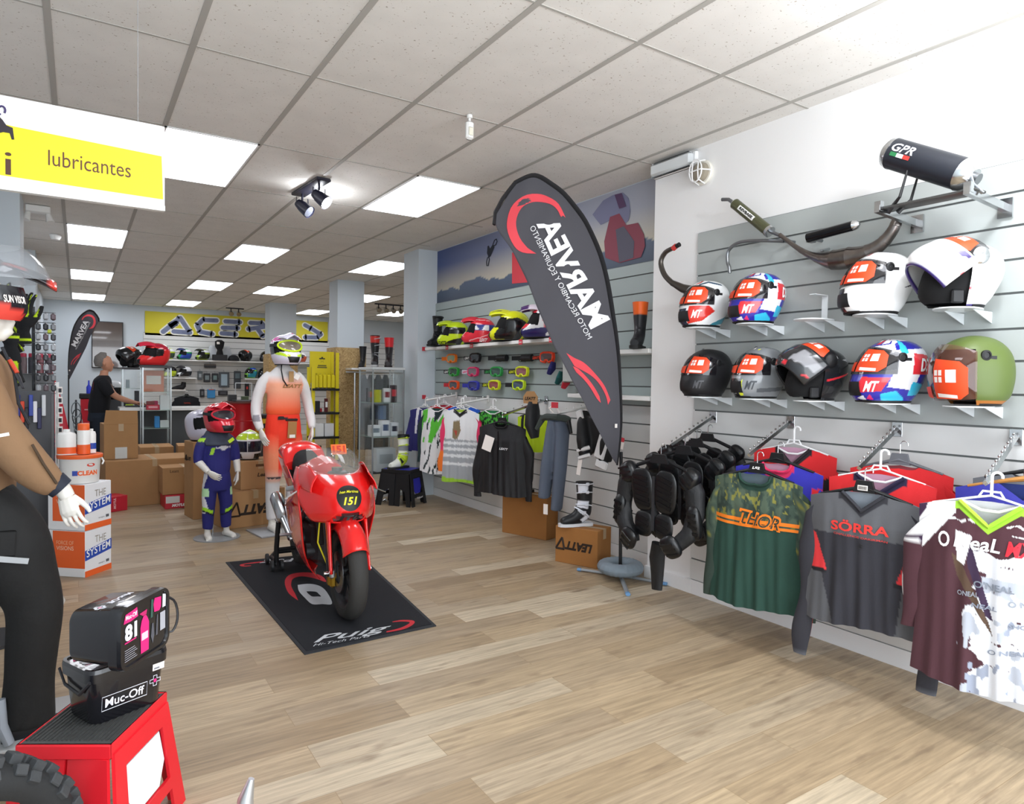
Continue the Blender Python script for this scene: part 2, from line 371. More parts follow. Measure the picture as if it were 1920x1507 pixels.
class HS:
    def __init__(s, rows, n=61): s.T = cat(rows, n); s.n = n
    def __call__(s, a, t, off=0):
        """a degrees from the front towards the left, t 0..1 up"""
        a = np.radians(np.asarray(a, float)); t = np.clip(np.asarray(t, float), 0, 1)*(s.n-1)
        i = np.clip(t.astype(int), 0, s.n-2); f = t-i; R = [s.T[i, k]*(1-f)+s.T[i+1, k]*f for k in range(4)]
        c, q = np.cos(a), np.sin(a); xr = np.where(c > 0, R[1], R[2]); e = np.where(c > 0, .86, .92)
        x = np.sign(c)*np.abs(c)**e*(xr+off); y = np.sign(q)*np.abs(q)**.92*(R[3]+off)
        return np.stack([x, y, R[0]+off*np.clip((t/(s.n-1)-.5)*2, -1, 1)], -1)
HROAD, HMX, HJET = HS(ROAD), HS(MX), HS(JET)
SMOKE = mat('smoked visor', '1c1a1e', .08, alpha=.86, coat=.6)
CLEARV = mat('clear visor', 'b9bec4', .05, alpha=.42, coat=.8)
LINER = K('0e0e10', .9); ORG = K('e8471c', .45); WSQ = K('f3ece6', .5)
def patch(g, S, poly, m, off, n=7):
    """flat polygon in (a,t) laid on the surface, subdivided as a fan of strips"""
    c = (sum(p[0] for p in poly)/len(poly), sum(p[1] for p in poly)/len(poly)); vs = []; fs = []
    q = []
    for i, p in enumerate(poly):
        r = poly[(i+1) % len(poly)]
        for k in range(4): q.append((p[0]+(r[0]-p[0])*k/4, p[1]+(r[1]-p[1])*k/4))
    L = len(q)
    for j in range(n):
        s = 1-j/n
        for p in q: vs.append(S(c[0]+(p[0]-c[0])*s, c[1]+(p[1]-c[1])*s, off))
    vs.append(S(c[0], c[1], off))
    for j in range(n-1):
        for i in range(L): fs.append((j*L+i, j*L+(i+1) % L, (j+1)*L+(i+1) % L, (j+1)*L+i))
    for i in range(L): fs.append(((n-1)*L+i, (n-1)*L+(i+1) % L, n*L))
    g.add(vs, fs, m)
def helmet(label, kind, base, shapes=(), loc=(0, 0, 0), rz=0, group=None, texts=(), peak=None, peakshapes=(), sticker=True, sm=GLOSS, res=(97, 61), goggles=None, scale=1, visor=None, tags=(), pitch=0, name='helmet'):
    t = thing(name, label, 'helmet', loc, rz, group); t.scale = (scale, scale, scale*(1.13 if kind in ('road', 'jet') else 1.06)); t.rotation_euler = (0, pitch, rz)
    S = {'road': HROAD, 'flip': HROAD, 'mx': HMX, 'jet': HJET}[kind]
    port = {'road': lambda a, v: abs(a) < 78 and .36+.04*abs(a/78)**3 < v < .66-.10*abs(a/78)**2, 'flip': lambda a, v: abs(a) < 84 and v < .62-.06*(a/84)**2,
            'mx': lambda a, v: abs(a) < 74 and .40-.05*(a/74)**2 < v < .66-.05*(a/74)**2, 'jet': lambda a, v: abs(a) < 72 and v < .60}[kind]
    pf = painter(base, shapes); g = G()
    g.grid(res[0], res[1], lambda U, W: S(U*360-180, W), sm, lambda U, W: pf(U*360-180, W), mask=lambda u, v: port(u*360-180, v))
    g.obj('shell', t, smooth=50)
    g = G(); g.grid(33, 16, lambda U, W: S(U*360-180, W*.98+.01, -.012), LINER)
    g.add([S(a, .05, -.014) for a in range(-180, 180, 15)], [tuple(range(23, -1, -1))], LINER); g.obj('liner', t)
    # rim along the neck
    g = G(); g.tube([S(a, .0, 0)+np.array([0, 0, .004]) for a in range(-180, 180, 12)] if kind in ('road', 'mx') else [S(a, .0, 0)+np.array([0, 0, .004]) for a in range(90 if kind == 'flip' else 78, 271 if kind == 'flip' else 283, 8)], .0065, BLK, 6, closed=kind in ('road', 'mx')); g.obj('neck_trim', t)
    if kind in ('road', 'jet'):
        g = G(); a0, lo_, hi = (80, .345, .675) if kind == 'road' else (74, .10, .66)
        g.grid(33, 9, lambda U, W: S((U*2-1)*a0, lo_+(hi-.09*(U*2-1)**2-lo_)*W, .0045+(.012*np.cos((U-.5)*3.1) if kind == 'jet' else 0)), visor or SMOKE)
        g.obj('visor', t)
        for s in (-1, 1):
            g = G(); p = S(s*86, .53); g.lathe([(.019, -.006), (.019, .006), (.012, .009), (.011, .005), (.001, .005)], BLK, (p[0], p[1], p[2]), 'y', 18, cap=False); g.box((p[0]-.02, p[1], p[2]-.008), (.04, .008, .012), BLK); g.obj('visor_pivot', t)
        if sticker:
            off = .0065 if kind == 'road' else .02; g = G()
            y0, y1 = (.375, .61) if kind == 'road' else (.13, .47)
            patch(g, S, [(6 if kind == 'jet' else 2, y0), (50, y0-.005), (62, y0+.05), (62, y1-.06), (50, y1), (8 if kind == 'jet' else 4, y1+.03)], ORG, off)
            patch(g, S, [(-40, y0+.02), (-2, y0), (-2, y0+.11), (-30, y0+.1)], ORG, off)
            m = (y0+y1)/2+.03; h = (y1-y0)*.15
            for i in range(2):
                for j in range(2): patch(g, S, [(10+i*8, m-h+j*h*1.25), (16+i*8, m-h+j*h*1.25), (16+i*8, m+j*h*1.25), (10+i*8, m+j*h*1.25)], WSQ, off+.0008, 2)
            patch(g, S, [(30, m-h), (46, m-h), (46, m+h*1.3), (30, m+h*1.3)], WSQ, off+.0008, 3)
            patch(g, S, [(12, y0+.015), (46, y0+.005), (46, y0+.035), (12, y0+.05)], WSQ, off+.0008, 3)
            g.obj('visor_sticker', t)
    if kind == 'road':
        g = G(); patch(g, S, [(-28, .10), (28, .10), (20, .26), (-20, .26)], BLK, .003); patch(g, S, [(14, .015), (52, .02), (44, .05), (14, .05)], BLK, .004); patch(g, S, [(-8, .83), (8, .83), (12, .90), (-12, .90)], BLK, .005); g.obj('vent', t)
    if kind == 'flip':
        # chin bar and visor swung up about the side pivots
        R = Matrix.Rotation(rad(-50), 3, 'Y'); piv = V((-.01, 0, .135))
        def F(a, v, off=0):
            P = S(a, v, off); sh = P.shape; P = P.reshape(-1, 3)-np.array(piv); P = P @ np.array(R).T+np.array(piv); return P.reshape(sh)
        g = G(); g.grid(49, 17, lambda U, W: F((U*2-1)*84, W*.40+.02*np.abs(U*2-1), .012), sm, lambda U, W: pf((U*2-1)*84, W*.4)); g.obj('chin_bar', t, solid=.012)
        g = G(); g.grid(33, 9, lambda U, W: F((U*2-1)*78, .37+W*.27, .010), SMOKE); g.obj('visor', t)
        g = G(); patch(g, F, [(5, .39), (55, .39), (66, .44), (60, .58), (5, .62)], ORG, .0125)
        for i in range(2):
            for j in range(2): patch(g, F, [(10+i*8, .50+j*.04), (16+i*8, .50+j*.04), (16+i*8, .53+j*.04), (10+i*8, .53+j*.04)], WSQ, .014, 2)
        patch(g, F, [(30, .49), (46, .49), (46, .56), (30, .56)], WSQ, .014, 3); patch(g, F, [(-45, .40), (0, .40), (0, .60), (-40, .56)], ORG, .0125); g.obj('visor_sticker', t)
        for s in (-1, 1):
            g = G(); p = S(s*92, .56); g.lathe([(.034, -.012), (.034, .012), (.026, .019), (.001, .020)], CHROME if base == 'f4f4f4' else BLK, (p[0], p[1], p[2]), 'y', 20, cap=False); g.obj('pivot_cover', t)
            g = G(); p = S(s*72, .10); g.box((p[0]-.0, p[1]-s*.004, p[2]+.01), (.05, .02, .055), BLK, bev=.006); g.obj('cheek_pad', t)
    if kind == 'mx':
        g = G(); patch(g, S, [(-20, .08), (20, .08), (26, .26), (-26, .26)], BLK, .003); g.obj('mouth_vent', t)
        pk = peak or base; pp = painter(pk, peakshapes)
        def PK(U, W):
            u = U*2-1; x = .0+W*.215; y = u*(.106-.03*W-.012*W*W); z = .240+.022*np.sin(W*3)-.045*u*u*(1-.3*W)-.004*W*W+.008*np.exp(-(u*5)**2)
            return np.stack([x, y, z], -1)
        g = G(); g.grid(25, 15, PK, sm, pp); g.obj('peak', t, solid=.005)
        if goggles:
            gc, lc = goggles; g = G(); gm = K(gc, .35)
            ring = [(a, .53+.13*math.sin(math.radians(q))*(1-.12*abs(a/60))) for q in range(0, 360, 15) for a in [52*math.cos(math.radians(q))]]
            g.tube([S(a, b, .006) for a, b in ring], .0085, gm, 8, closed=True); g.obj('goggle_frame', t)
            g = G(); patch(g, S, [(a*.92, .53+(b-.53)*.9) for a, b in ring[::2]], mat('lens'+lc, lc, .06, coat=1), .003, 5); g.obj('goggle_lens', t)
            g = G()
            for s in (-1, 1): g.grid(13, 3, lambda U, W: S(s*(56+U*124), .50+W*.07, .004), K('2b2c30', .8))
            g.obj('goggle_strap', t)
    if texts:
        g = G()
        for (s, a, v, wd, ht, col, mir) in texts:
            r = .14
            def f(x, y, a=a, v=v, mir=mir): return S(a+math.degrees(x/r)*(1 if a >= 0 else 1), v+y/.259, .004)
            g.text(s, f, wd, K(col, .4), ht, bold=.03, shear=.25, mirror=False)
        g.obj('lettering', t, smooth=0)
    return t
def hook_shelf(label, loc, rz, group, upright=False):
    t = thing('helmet_shelf', label, 'shelf', loc, rz, group); g = G()       # +x points to the front
    N = 24; g.add([V((.13*math.cos(2*math.pi*k/N)+.02, .095*math.sin(2*math.pi*k/N), h)) for h in (-.006, 0) for k in range(N)], [tuple(range(N-1, -1, -1)), tuple(range(N, 2*N))]+[(k, (k+1) % N, N+(k+1) % N, N+k) for k in range(N)], ACR); g.obj('tray', t)
    for s in (-1, 1):
        g = G(); g.prism([(-.18, 0), (.02, 0), (-.18, -.055)], lambda a, b, h, s=s: V((a, s*.06+h, b-.006)), .004, ACR); g.obj('bracket', t, smooth=0)
    if upright: g = G(); g.box((-.08, 0, .07), (.004, .035, .14), ACR); g.box((-.02, 0, .14), (.12, .035, .004), ACR); g.obj('upright', t, smooth=0)
    return t

# ------------------------------------------------------------ garments on hangers (front faces -y, x to the right, top of the neck at z=0)
def folds(U, W, sd, amp=.008):
    return amp*(np.sin(U*9+sd+W*1.5)*W+.6*np.sin(U*17+sd*2.1-W*2)*W+.5*np.sin(U*4+W*7+sd))
def garment(name, label, cat_, loc, rz, w=.26, L=.66, base='444444', shapes=(), neck='v', nw=.085, nd=.10, collar=None, inner=None, sleeve=None, sleeve_shapes=(), sl=.56, texts=(), group=None, th=.045, sd=0, slope=.20, hanger='black', flare=.06, sout=.038, m=CLOTH, res=(71, 61), scale=1, hk=.12, sleeves=True, camof=None, extra=None, tagc=None):
    t = thing(name, label, cat_, loc, rz, group); t.scale = (scale,)*3
    pf = painter(base, shapes)
    zt = lambda x: -slope*np.abs(x)*w-.02*np.clip(np.abs(x)-.8, 0, 1)*5*w
    def nk(x, back):
        q = np.clip(1-np.abs(x)*w/nw, 0, 1); return -(q if neck == 'v' else np.sqrt(q*(2-q)))*(nd if not back else .015)
    def surf(U, W, back=0):
        x = U*2-1; top = zt(x)+nk(x, back); hem = -L-.012*np.cos(x*3+sd)
        z = top+(hem-top)*W; d = -z/L
        xx = x*w*(1+flare*d-.05*np.sin(np.clip(d*3.1, 0, 3.1))); y = (1 if back else -1)*th*(1-np.abs(x)**2.6)*(.35+.65*np.clip(d*4, 0, 1))+folds(x*1.6, d, sd+(3 if back else 0), .008*min(1, th/.045))*(1-np.abs(x)**4)
        return np.stack([xx, y, z], -1), x, d
    def cf(back):
        def f(U, W):
            _, x, d = surf(U, W, back); c = pf(x, d)
            if back: c = np.tile(np.array(lin(inner or base)), (len(U), 1))
            elif camof is not None: c = camof(x, d, c)
            if collar and not back:
                k = (np.abs(x)*w < nw+.014) & (W < .001+.028/L*1.2); c[k] = lin(collar)
            return c
        return f
    g = G(); g.grid(res[0], res[1], lambda U, W: surf(U, W)[0], m, cf(0)); g.grid(res[0]//2, 20, lambda U, W: surf(1-U, W, 1)[0], m, cf(1)); g.obj('body', t, smooth=80)
    def onf(x, y, off=.006):
        """point on the chest: x metres from the centre, y metres below the neck (negative)"""
        P, a, d = surf(np.array([(x/w+1)/2]), np.array([0.])); top = P[0][2]; hem = -L; W = (y-top)/(hem-top); P, _, _ = surf(np.array([(x/w+1)/2]), np.array([W])); p = P[0]; return V((p[0], p[1]-off, p[2]))
    if collar:
        g = G(); pts = []
        for i in range(-10, 11):
            x = i/10*nw; P, _, _ = surf(np.array([(x/w+1)/2]), np.array([0.])); pts.append(V(P[0])+V((0, -.004, .002)))
        g.tube(pts, .0085, K(collar, .85), 6); g.obj('collar', t)
    if sleeves:
        for s in (-1, 1):
            sp = painter(sleeve or base, sleeve_shapes); n = 15; q = 20
            def SV(U, W, s=s):
                cx = s*(w-.03+(sout+.022)*np.sin(np.clip(W*1.5, 0, 1.57))+.012*np.sin(W*7+sd+s)); cz = -slope*w-.055-W*sl; cz = cz+.0
                r = .066*(1-W)+.036*W+.006*np.sin(W*12+sd*s); a = U*2*np.pi
                sh = np.clip(1-W*4, 0, 1)
                return np.stack([cx+r*np.cos(a)*(1-.25*sh), np.sin(a)*r*.50*min(1, th/.045)+.006*np.sin(W*14+a+sd)*min(1, th/.045)+.02*min(1, th/.045), cz+sh*.045*(-s*np.cos(a))*1.0], -1)
            g = G(); g.grid(q+1, 28, SV, m, (lambda U, W: camof(U*2-1, W*.9, sp(U, W))) if camof is not None else (lambda U, W: sp(U, W)))
            b = len(g.v); g.obj('sleeve', t, smooth=80)
    if hanger:
        g = G(); hm = {'black': K('17181a', .4), 'white': K('f2f2f2', .35), 'wood': K('b07a3c', .45), 'grey': K('63656a', .4)}[hanger]
        g.tube([(-w*.8, 0, -slope*w*.75-.005), (-.05, 0, .0), (0, 0, .012), (.05, 0, .0), (w*.8, 0, -slope*w*.75-.005)], [.008, .012, .016, .012, .008] if hanger != 'white' else .006, hm, 8, flat=.8)
        if hanger == 'white': g.tube([(-.10, -.01, -.02), (-.03, -.012, -.05), (.03, -.012, -.05), (.10, -.01, -.02)], .006, hm, 8); g.tube([(-.045, 0, .0), (-.03, 0, .028), (.03, 0, .028), (.045, 0, 0)], .005, hm, 6)
        elif hanger in ('black', 'grey'): g.prism([(-.05, -.012), (.05, -.012), (.035, .045), (-.035, .045)], lambda a, b, h: V((a, -.012+h, b)), .02, hm)
        g.obj('hanger', t)
        g = G(); hh = hk; g.tube([(0, 0, .015), (0, 0, hh-.03)]+[(.018-.018*math.cos(rad(a)), 0, hh-.03+.018*math.sin(rad(a))) for a in range(20, 200, 25)], .0028 if hanger != 'white' else .006, CHROME if hanger != 'white' else hm, 6); g.obj('hanger_hook', t)
    if texts:
        for (s, x, y, wd, ht, col, bold, shr, rot) in texts:
            g = G()
            def f(a, b, x=x, y=y, rot=rot): return onf(x+a*math.cos(rot)-b*math.sin(rot), y+a*math.sin(rot)+b*math.cos(rot))
            g.text(s, f, wd, K(col, .7), ht, bold=bold, shear=shr)
            g.obj('print', t, smooth=0)
    if extra: extra(t, onf)
    return t
def faceout(label, y, X=3.63, z=1.255, L=.49, drop=.17, group='chrome display arms on the right wall', m=CHROME, n=10, rz=rad(9)):
    t = thing('hanging_rail', label, 'display arm', (X, y, z), rz, group)
    g = G(); g.box((-.003, 0, 0), (.006, .05, .075), m, bev=.001); g.obj('wall_plate', t, smooth=0)
    g = G(); a = V((-.005, 0, .0)); b = V((-L, 0, -drop)); g.tube([a, b], [.012, .012], m, 4); g.obj('bar', t, smooth=0)
    g = G()
    for k in range(n):
        p = a.lerp(b, (k+.8)/n)+V((0, 0, .012)); g.lathe([(.002, 0), (.002, .010), (.006, .014), (.007, .018), (.004, .023), (.0005, .024)], m, p, 'z', 8)
    g.obj('stop_balls', t); return t

# ------------------------------------------------------------ boots (toe towards +x)
def boot(label, loc, rz, base='18191b', shapes=(), sole='101010', group=None, H=.40, buckles=None, top=None, m=SATIN, scale=1):
    t = thing('boot', label, 'boot', loc, rz, group); t.scale = (scale,)*3
    rows = []   # along the centreline from toe to top: centre (x,z), normal tilt, half height a, half width b
    path = [(.185, .040, 90, .026, .030), (.165, .043, 88, .034, .040), (.12, .05, 84, .042, .046), (.07, .062, 75, .054, .046), (.03, .085, 58, .068, .042), (.0, .12, 30, .075, .042), (-.012, .17, 8, .066, .044), (-.014, .25, 2, .066, .052), (-.012, .33, 0, .070, .058), (-.010, H, 0, .074, .062)]
    T = cat(path, 46)
    def S(U, W):
        i = np.clip((W*45).astype(int), 0, 44); f = W*45-i; R = [T[i, k]*(1-f)+T[np.minimum(i+1, 45), k]*f for k in range(5)]
        a = U*2*np.pi; tl = np.radians(R[2]); p = np.cos(a)*R[3]; q = np.sin(a)*R[4]
        x = R[0]+p*np.cos(tl); z = R[1]+p*np.sin(tl); return np.stack([x, q, np.maximum(z, .012)], -1)
    pf = painter(base, shapes)
    g = G(); g.grid(33, 60, S, m, pf); g.add([S(np.array([k/16]), np.array([0.]))[0] for k in range(16)], [tuple(range(16))], m, np.tile(lin(base), (16, 1))); g.obj('upper', t, smooth=70)
    g = G(); ol = [(.215, 0), (.205, .028), (.17, .045), (.10, .05), (.03, .040), (-.05, .042), (-.082, .03), (-.088, 0)]; ol = ol+[(a, -b) for a, b in ol[-2:0:-1]]
    g.prism(ol, lambda a, b, h: V((a, b, h)), .024, K(sole, .6)); g.obj('sole', t)
    g = G(); g.add([S(np.array([k/20]), np.array([.985]))[0] for k in range(20)], [tuple(range(20))], LINER); g.obj('lining', t)
    if buckles:
        for k, wv in enumerate((.52, .66, .80, .92)):
            g = G(); bm = K(buckles, .4)
            pts = [S(np.array([u]), np.array([wv+.02*math.sin(u*6)]))[0]*np.array([1.0, 1.12, 1])+np.array([.004, 0, 0]) for u in np.linspace(-.02, .42, 9)]
            g.tube(pts, .010, bm, 6, flat=.5); p = pts[5]; g.box(p, (.028, .016, .026), bm, bev=.004); g.obj('buckle', t)
    return t

# ================================================================= RIGHT WALL
SHG = 'white acrylic helmet shelves on the grey wall'
NVY, REDC = '28289c', 'd8303a'
def face_dir(px, t=58): # helmets look along the wall towards the back of the shop
    az = 32.87+math.degrees(math.atan((px-960)/1260))+180+t; return rad(90-az)
# designs are (colour, polygon in degrees/height)
white_red = [('2b4a66', [(20, .70), (60, .78), (110, .70), (110, .66), (60, .72), (25, .66)]), ('d8352c', [(18, .05), (60, .10), (85, .25), (70, .33), (20, .33)]), ('1d2a44', [(-40, .0), (18, .0), (12, .30), (-40, .3)]), ('3d8ca0', [(75, .02), (150, .08), (150, .22), (95, .12)]), ('d8352c', [(0, .70), (22, .72), (30, .84), (0, .86)]), ('1d2a44', [(40, .90), (120, .84), (120, .80), (40, .84)])]
blue_gfx = [(NVY, [(-180, 0), (180, 0), (180, .34), (-180, .34)]), (NVY, [(-20, .66), (60, .72), (60, .80), (-20, .98)]), ('f2f2f4', [(30, .72), (52, .74), (60, .95), (20, .95)]), (NVY, [(75, .62), (150, .66), (150, .82), (90, .80), (70, .72)]), (REDC, [(14, .13), (62, .15), (72, .30), (22, .31)]), ('35b4d8', [(62, .02), (96, .04), (82, .16), (60, .12)]), ('e8e8ee', [(70, .20), (110, .16), (116, .34), (96, .50), (76, .40)]), (REDC, [(100, .34), (150, .34), (150, .56), (104, .58)]), ('35b4d8', [(84, .56), (96, .58), (90, .84), (80, .82)]), ('35b4d8', [(100, .10), (150, .12), (150, .22), (104, .26)]), ('d82a6a', [(40, .84), (50, .84), (54, .92), (44, .93)]), (REDC, [(4, .72), (22, .72), (24, .84), (6, .86)]), ('e8e8ee', [(10, .06), (34, .02), (30, .10)]), ('d82a6a', [(34, .05), (48, .04), (44, .12)])]
grey_gfx = [('1a1c1f', [(-30, .0), (14, .0), (10, .3), (-30, .3)]), ('dfe63a', [(14, .04), (26, .05), (22, .28), (14, .22)]), ('dfe63a', [(30, .74), (42, .75), (42, .78), (30, .77)]), ('2a2d31', [(30, .86), (150, .80), (150, .88), (30, .95)]), ('5a5e63', [(60, .1), (150, .15), (150, .2), (60, .16)])]
white_plain = [('26242e', [(-30, .0), (12, .0), (8, .32), (-30, .32)]), (REDC, [(6, .74), (22, .74), (26, .84), (8, .86)]), ('35355a', [(52, .84), (110, .78), (130, .80), (70, .92)]), ('45454f', [(110, .30), (165, .36), (165, .44)])]
flip_black = [('c9c9cb', [(40, .68), (110, .60), (112, .66), (44, .76)]), (REDC, [(88, .28), (150, .40), (150, .42), (88, .31)]), ('b8b8ba', [(120, .58), (165, .52), (165, .62)]), (REDC, [(10, .02), (34, .06), (24, .10)]), ('8a8a8e', [(30, .12), (80, .20), (80, .30), (34, .34)]), (REDC, [(62, .04), (80, .1), (80, .14)])]
flip_white = [('3a2d6a', [(-180, -.1), (180, -.1), (180, .035), (-180, .035)]), ('3a2d6a', [(58, .30), (74, .34), (78, .40), (60, .38)]), (REDC, [(82, .20), (86, .20), (86, .23), (82, .23)])]
rowA = [(1322, 606, 'white full-face helmet with red chin lettering, leftmost on the upper helmet row', 'road', 'eeeff0', white_red, 'MT'),
        (1420, 600, 'blue, red and white graphic helmet on the upper row beside the empty shelf', 'road', 'e9e9f2', blue_gfx, 'MT'),
        (1645, 583, 'plain white full-face helmet on the upper row right of the empty shelf', 'road', 'f4f4f4', white_plain, ''),
        (1800, 570, 'white flip-up helmet with its chin bar raised, rightmost of the upper row', 'flip', 'f4f4f4', flip_white, '')]
rowB = [(1325, 744, 'matt black full-face helmet, leftmost on the lower helmet row', 'road', '1c1c1f', [], 'MT'),
        (1425, 749, 'grey full-face helmet with yellow chin accents on the lower row', 'road', '84888c', grey_gfx, 'MT'),
        (1530, 750, 'black and silver flip-up helmet with raised chin bar on the lower row', 'flip', '202124', flip_black, ''),
        (1668, 750, 'large blue, red and white graphic helmet on the lower row beside the olive one', 'road', 'e9e9f2', blue_gfx, 'MT'),
        (1820, 748, 'matt olive green open-face helmet with long visor, rightmost of the lower row', 'jet', '56662e', [('a8682c', lambda U, W: (W < .07) & (np.abs(U) > 60))], '')]
pn = ['white acrylic shelf under the leftmost helmet of the upper row', 'white acrylic shelf under the blue and red helmet of the upper row', 'white acrylic shelf under the plain white helmet', 'white acrylic shelf under the white flip-up helmet',
      'white acrylic shelf under the matt black helmet', 'white acrylic shelf under the grey and yellow helmet', 'white acrylic shelf under the black and silver flip-up helmet', 'white acrylic shelf under the large graphic helmet of the lower row', 'white acrylic shelf under the olive green helmet']
for i, (px, py, lb, kind, base, shp, tx) in enumerate(rowA+rowB):
    X = 3.46; p = wx(px, py, X); z = 1.848 if i < 4 else 1.40
    rz = face_dir(px, 52 if px < 1500 else 62)
    col = {'1c1c1f': '4a4a4e', '84888c': '3c4046'}.get(base, 'f4f0f0')
    txt = [('MT', 44 if kind == 'road' else 60, .21, .062, .03, col, 0)] if tx else []
    if base == 'e9e9f2': txt.append(('D3', 126, .45, .055, .038, 'f4f4f4', 0))
    if kind == 'road' and base != 'f4f4f4': txt.append(('M', 13, .79, .02, .018, 'f4f0f0' if base != '1c1c1f' else '2c2c30', 0))
    if base in ('1c1c1f', '56662e'): sm_ = SATIN
    else: sm_ = GLOSS
    sc = 1.08 if px > 1600 else 1.04
    h = helmet(lb, kind, base, shp, (p.x, p.y, z+.002), rz, 'road helmets on the right wall', txt, sm=sm_, scale=sc, res=(217, 131), visor=mat('tinted long visor', '5a3426', .06, alpha=.6, coat=1) if kind == 'jet' else None)
    sh = hook_shelf(pn[i], (p.x, p.y, z-.003), 0, SHG); sh.rotation_euler = (0, 0, math.pi); 
p = wx(1530, 598, 3.46); s = hook_shelf('empty white acrylic helmet shelf with a small upright, between helmets of the upper row', (p.x, p.y, 1.845), math.pi, SHG, True)

# exhausts
def painted_tube(g, pts, r, m, n=16): g.tube(pts, r, m, n)
t = thing('exhaust_silencer', 'large matt black oval silencer on a high wall bracket', 'exhaust', (0, 0, 0))
a = wx(1668, 286, 3.33); b = wx(1815, 330, 3.33); d = (b-a).normalized(); g = G()
BLUEB = K('23262e', .38); g.cyl(a+d*.02, b-d*.02, .072, BLUEB, n=28); g.obj('canister', t)
g = G(); g.tube([a-d*.02, a-d*.0, a+d*.025], [.045, .068, .075], CHROME, 28); g.obj('front_cap', t)
g = G(); g.tube([b-d*.025, b, b+d*.03], [.075, .068, .04], CHROME, 28); g.tube([b+d*.02, b+d*.05], .025, STEEL, 20); g.obj('end_cap', t)
def badge(u, v, off=.074):
    c = a+d*(.10+u); up = V((0, 0, 1)); s = V((-1, 0, 0)); s = (s-d*s.dot(d)).normalized(); up = s.cross(d) if s.cross(d).z > 0 else d.cross(s)
    th = v/off+.42; return c+s*(math.cos(th)*off)+up*(math.sin(th)*off)
g = G(); g.text('GPR', badge, .115, K('e8eaf4', .3), .042, bold=.02, shear=.2)
for i, cc in enumerate(('2f7a4a', 'e8eaf0', 'c83a34')):
    x0 = -.05+i*.034; g.add([badge(x0, -.044, .0745), badge(x0+.034, -.044, .0745), badge(x0+.034, -.026, .0745), badge(x0, -.026, .0745)], [(0, 1, 2, 3)], K(cc, .4))
g.obj('badge', t, smooth=0)
g = G()
for yy in (-.05, .05):
    q = a+d*.13+V((yy, .0, -.06)); e = wx(1665 if yy < 0 else 1683, 398, 3.33)
    g.tube([q, q+V((-.02, .02, -.12)), e], [.005, .007, .012], BLK, 8)
g.obj('stay', t)
g = G(); q = b+V((0, 0, 0)); g.tube([q+V((-.03, -.01, .02)), q+V((-.03, -.03, -.05)), wx(1843, 362, 3.33)], [.012, .012, .008], STEEL, 6, flat=.4); g.tube([q+V((.03, .0, .02)), q+V((.03, 0, -.06)), wx(1812, 352, 3.33)], [.012, .012, .008], STEEL, 6, flat=.4); g.obj('fork_bracket', t)
t = thing('wall_bracket', 'dark metal shelf with two chrome arms under the black silencer', 'bracket', (3.33, 1.6, 2.345))
g = G(); g.box((0, 0, 0), (.10, .42, .012), K('3a3a38', .4), bev=.003); g.obj('plate', t)
for yy in (-.19, .2):
    g = G(); g.box((.11, yy, -.02), (.40, .025, .035), CHROME, rot=Matrix.Rotation(rad(3), 3, 'Y')); g.box((.295, yy, -.03), (.012, .06, .09), CHROME); g.box((-.07, yy, .005), (.03, .03, .045), CHROME); g.obj('arm', t, smooth=0)
# expansion chamber
t = thing('exhaust_pipe', 'welded steel two-stroke expansion chamber with small grey silencer on the wall', 'exhaust')
CH = mat('heat tinted steel', '77706c', .28, 1, noise=.35, nscale=26); g = G()
ch = [((1462, 440), .012), ((1500, 468), .015), ((1530, 482), .026), ((1560, 487), .052), ((1590, 484), .058), ((1625, 475), .045), ((1655, 455), .033), ((1676, 428), .028), ((1686, 400), .025)]
P = [wx(q[0][0], q[0][1], 3.54) for q in ch]; T = cat([(*p_, q[1]) for p_, q in zip(P, ch)], 40)
for k in range(8): k0 = k*5; k1 = min(39, k0+5); g.tube([V(x[:3]) for x in T[k0:k1+1]], [x[3]*(1.0 if i not in (0,) else 1.06) for i, x in enumerate(T[k0:k1+1])], CH, 20, cap=(k in (0, 7)))
g.obj('chamber', t)
g = G(); a2, b2 = wx(1378, 382, 3.54), wx(1440, 432, 3.54); dd = (b2-a2).normalized(); g.cyl(a2, b2, .033, K('5f6148', .35, .6), n=24); g.tube([b2, b2+dd*.02], [.036, .036], CHROME, 24); g.tube([a2, a2-dd*.01], [.034, .028], CHROME, 24)
g.tube([a2, wx(1366, 374, 3.54), wx(1354, 374, 3.54)], .012, STEEL, 10); g.tube([b2, wx(1462, 441, 3.54)], .011, STEEL, 10)
def pl(u, v):
    c = a2.lerp(b2, .42)+dd*u; s = V((-1, 0, 0)); s = (s-dd*s.dot(dd)).normalized(); up = s.cross(dd) if s.cross(dd).z > 0 else dd.cross(s); th = v/.034+.25; return c+s*(math.cos(th)*.0345)+up*(math.sin(th)*.0345)
g.grid(2, 7, lambda U, W: np.array([pl((u-.5)*.15, (w_-.5)*.03) for u, w_ in zip(U, W)]), K('e8e8e4', .4)); g.text('REVBASE', lambda x, y: pl(x, y)+V((-.002, -.001, .001)), .125, K('1a1a1a', .5), .017, bold=.05)
g.obj('silencer', t, smooth=0)
g = G()
for q in ((1540, 470), (1660, 440)): e = wx(q[0], q[1], 3.56); g.tube([e, V((3.64, e.y, e.z+.02))], .008, CHROME, 8)
g.obj('wall_mount', t)
t = thing('exhaust_silencer', 'small black tube silencer with steel end on the wall behind the expansion chamber', 'exhaust')
g = G(); a3, b3 = wx(1515, 443, 3.5), wx(1600, 443, 3.5); a3.z = b3.z = 2.34; a3.z -= .02; g.cyl(a3, b3, .027, K('121316', .15, .3), n=20); g.obj('tube', t); d3 = (b3-a3).normalized()
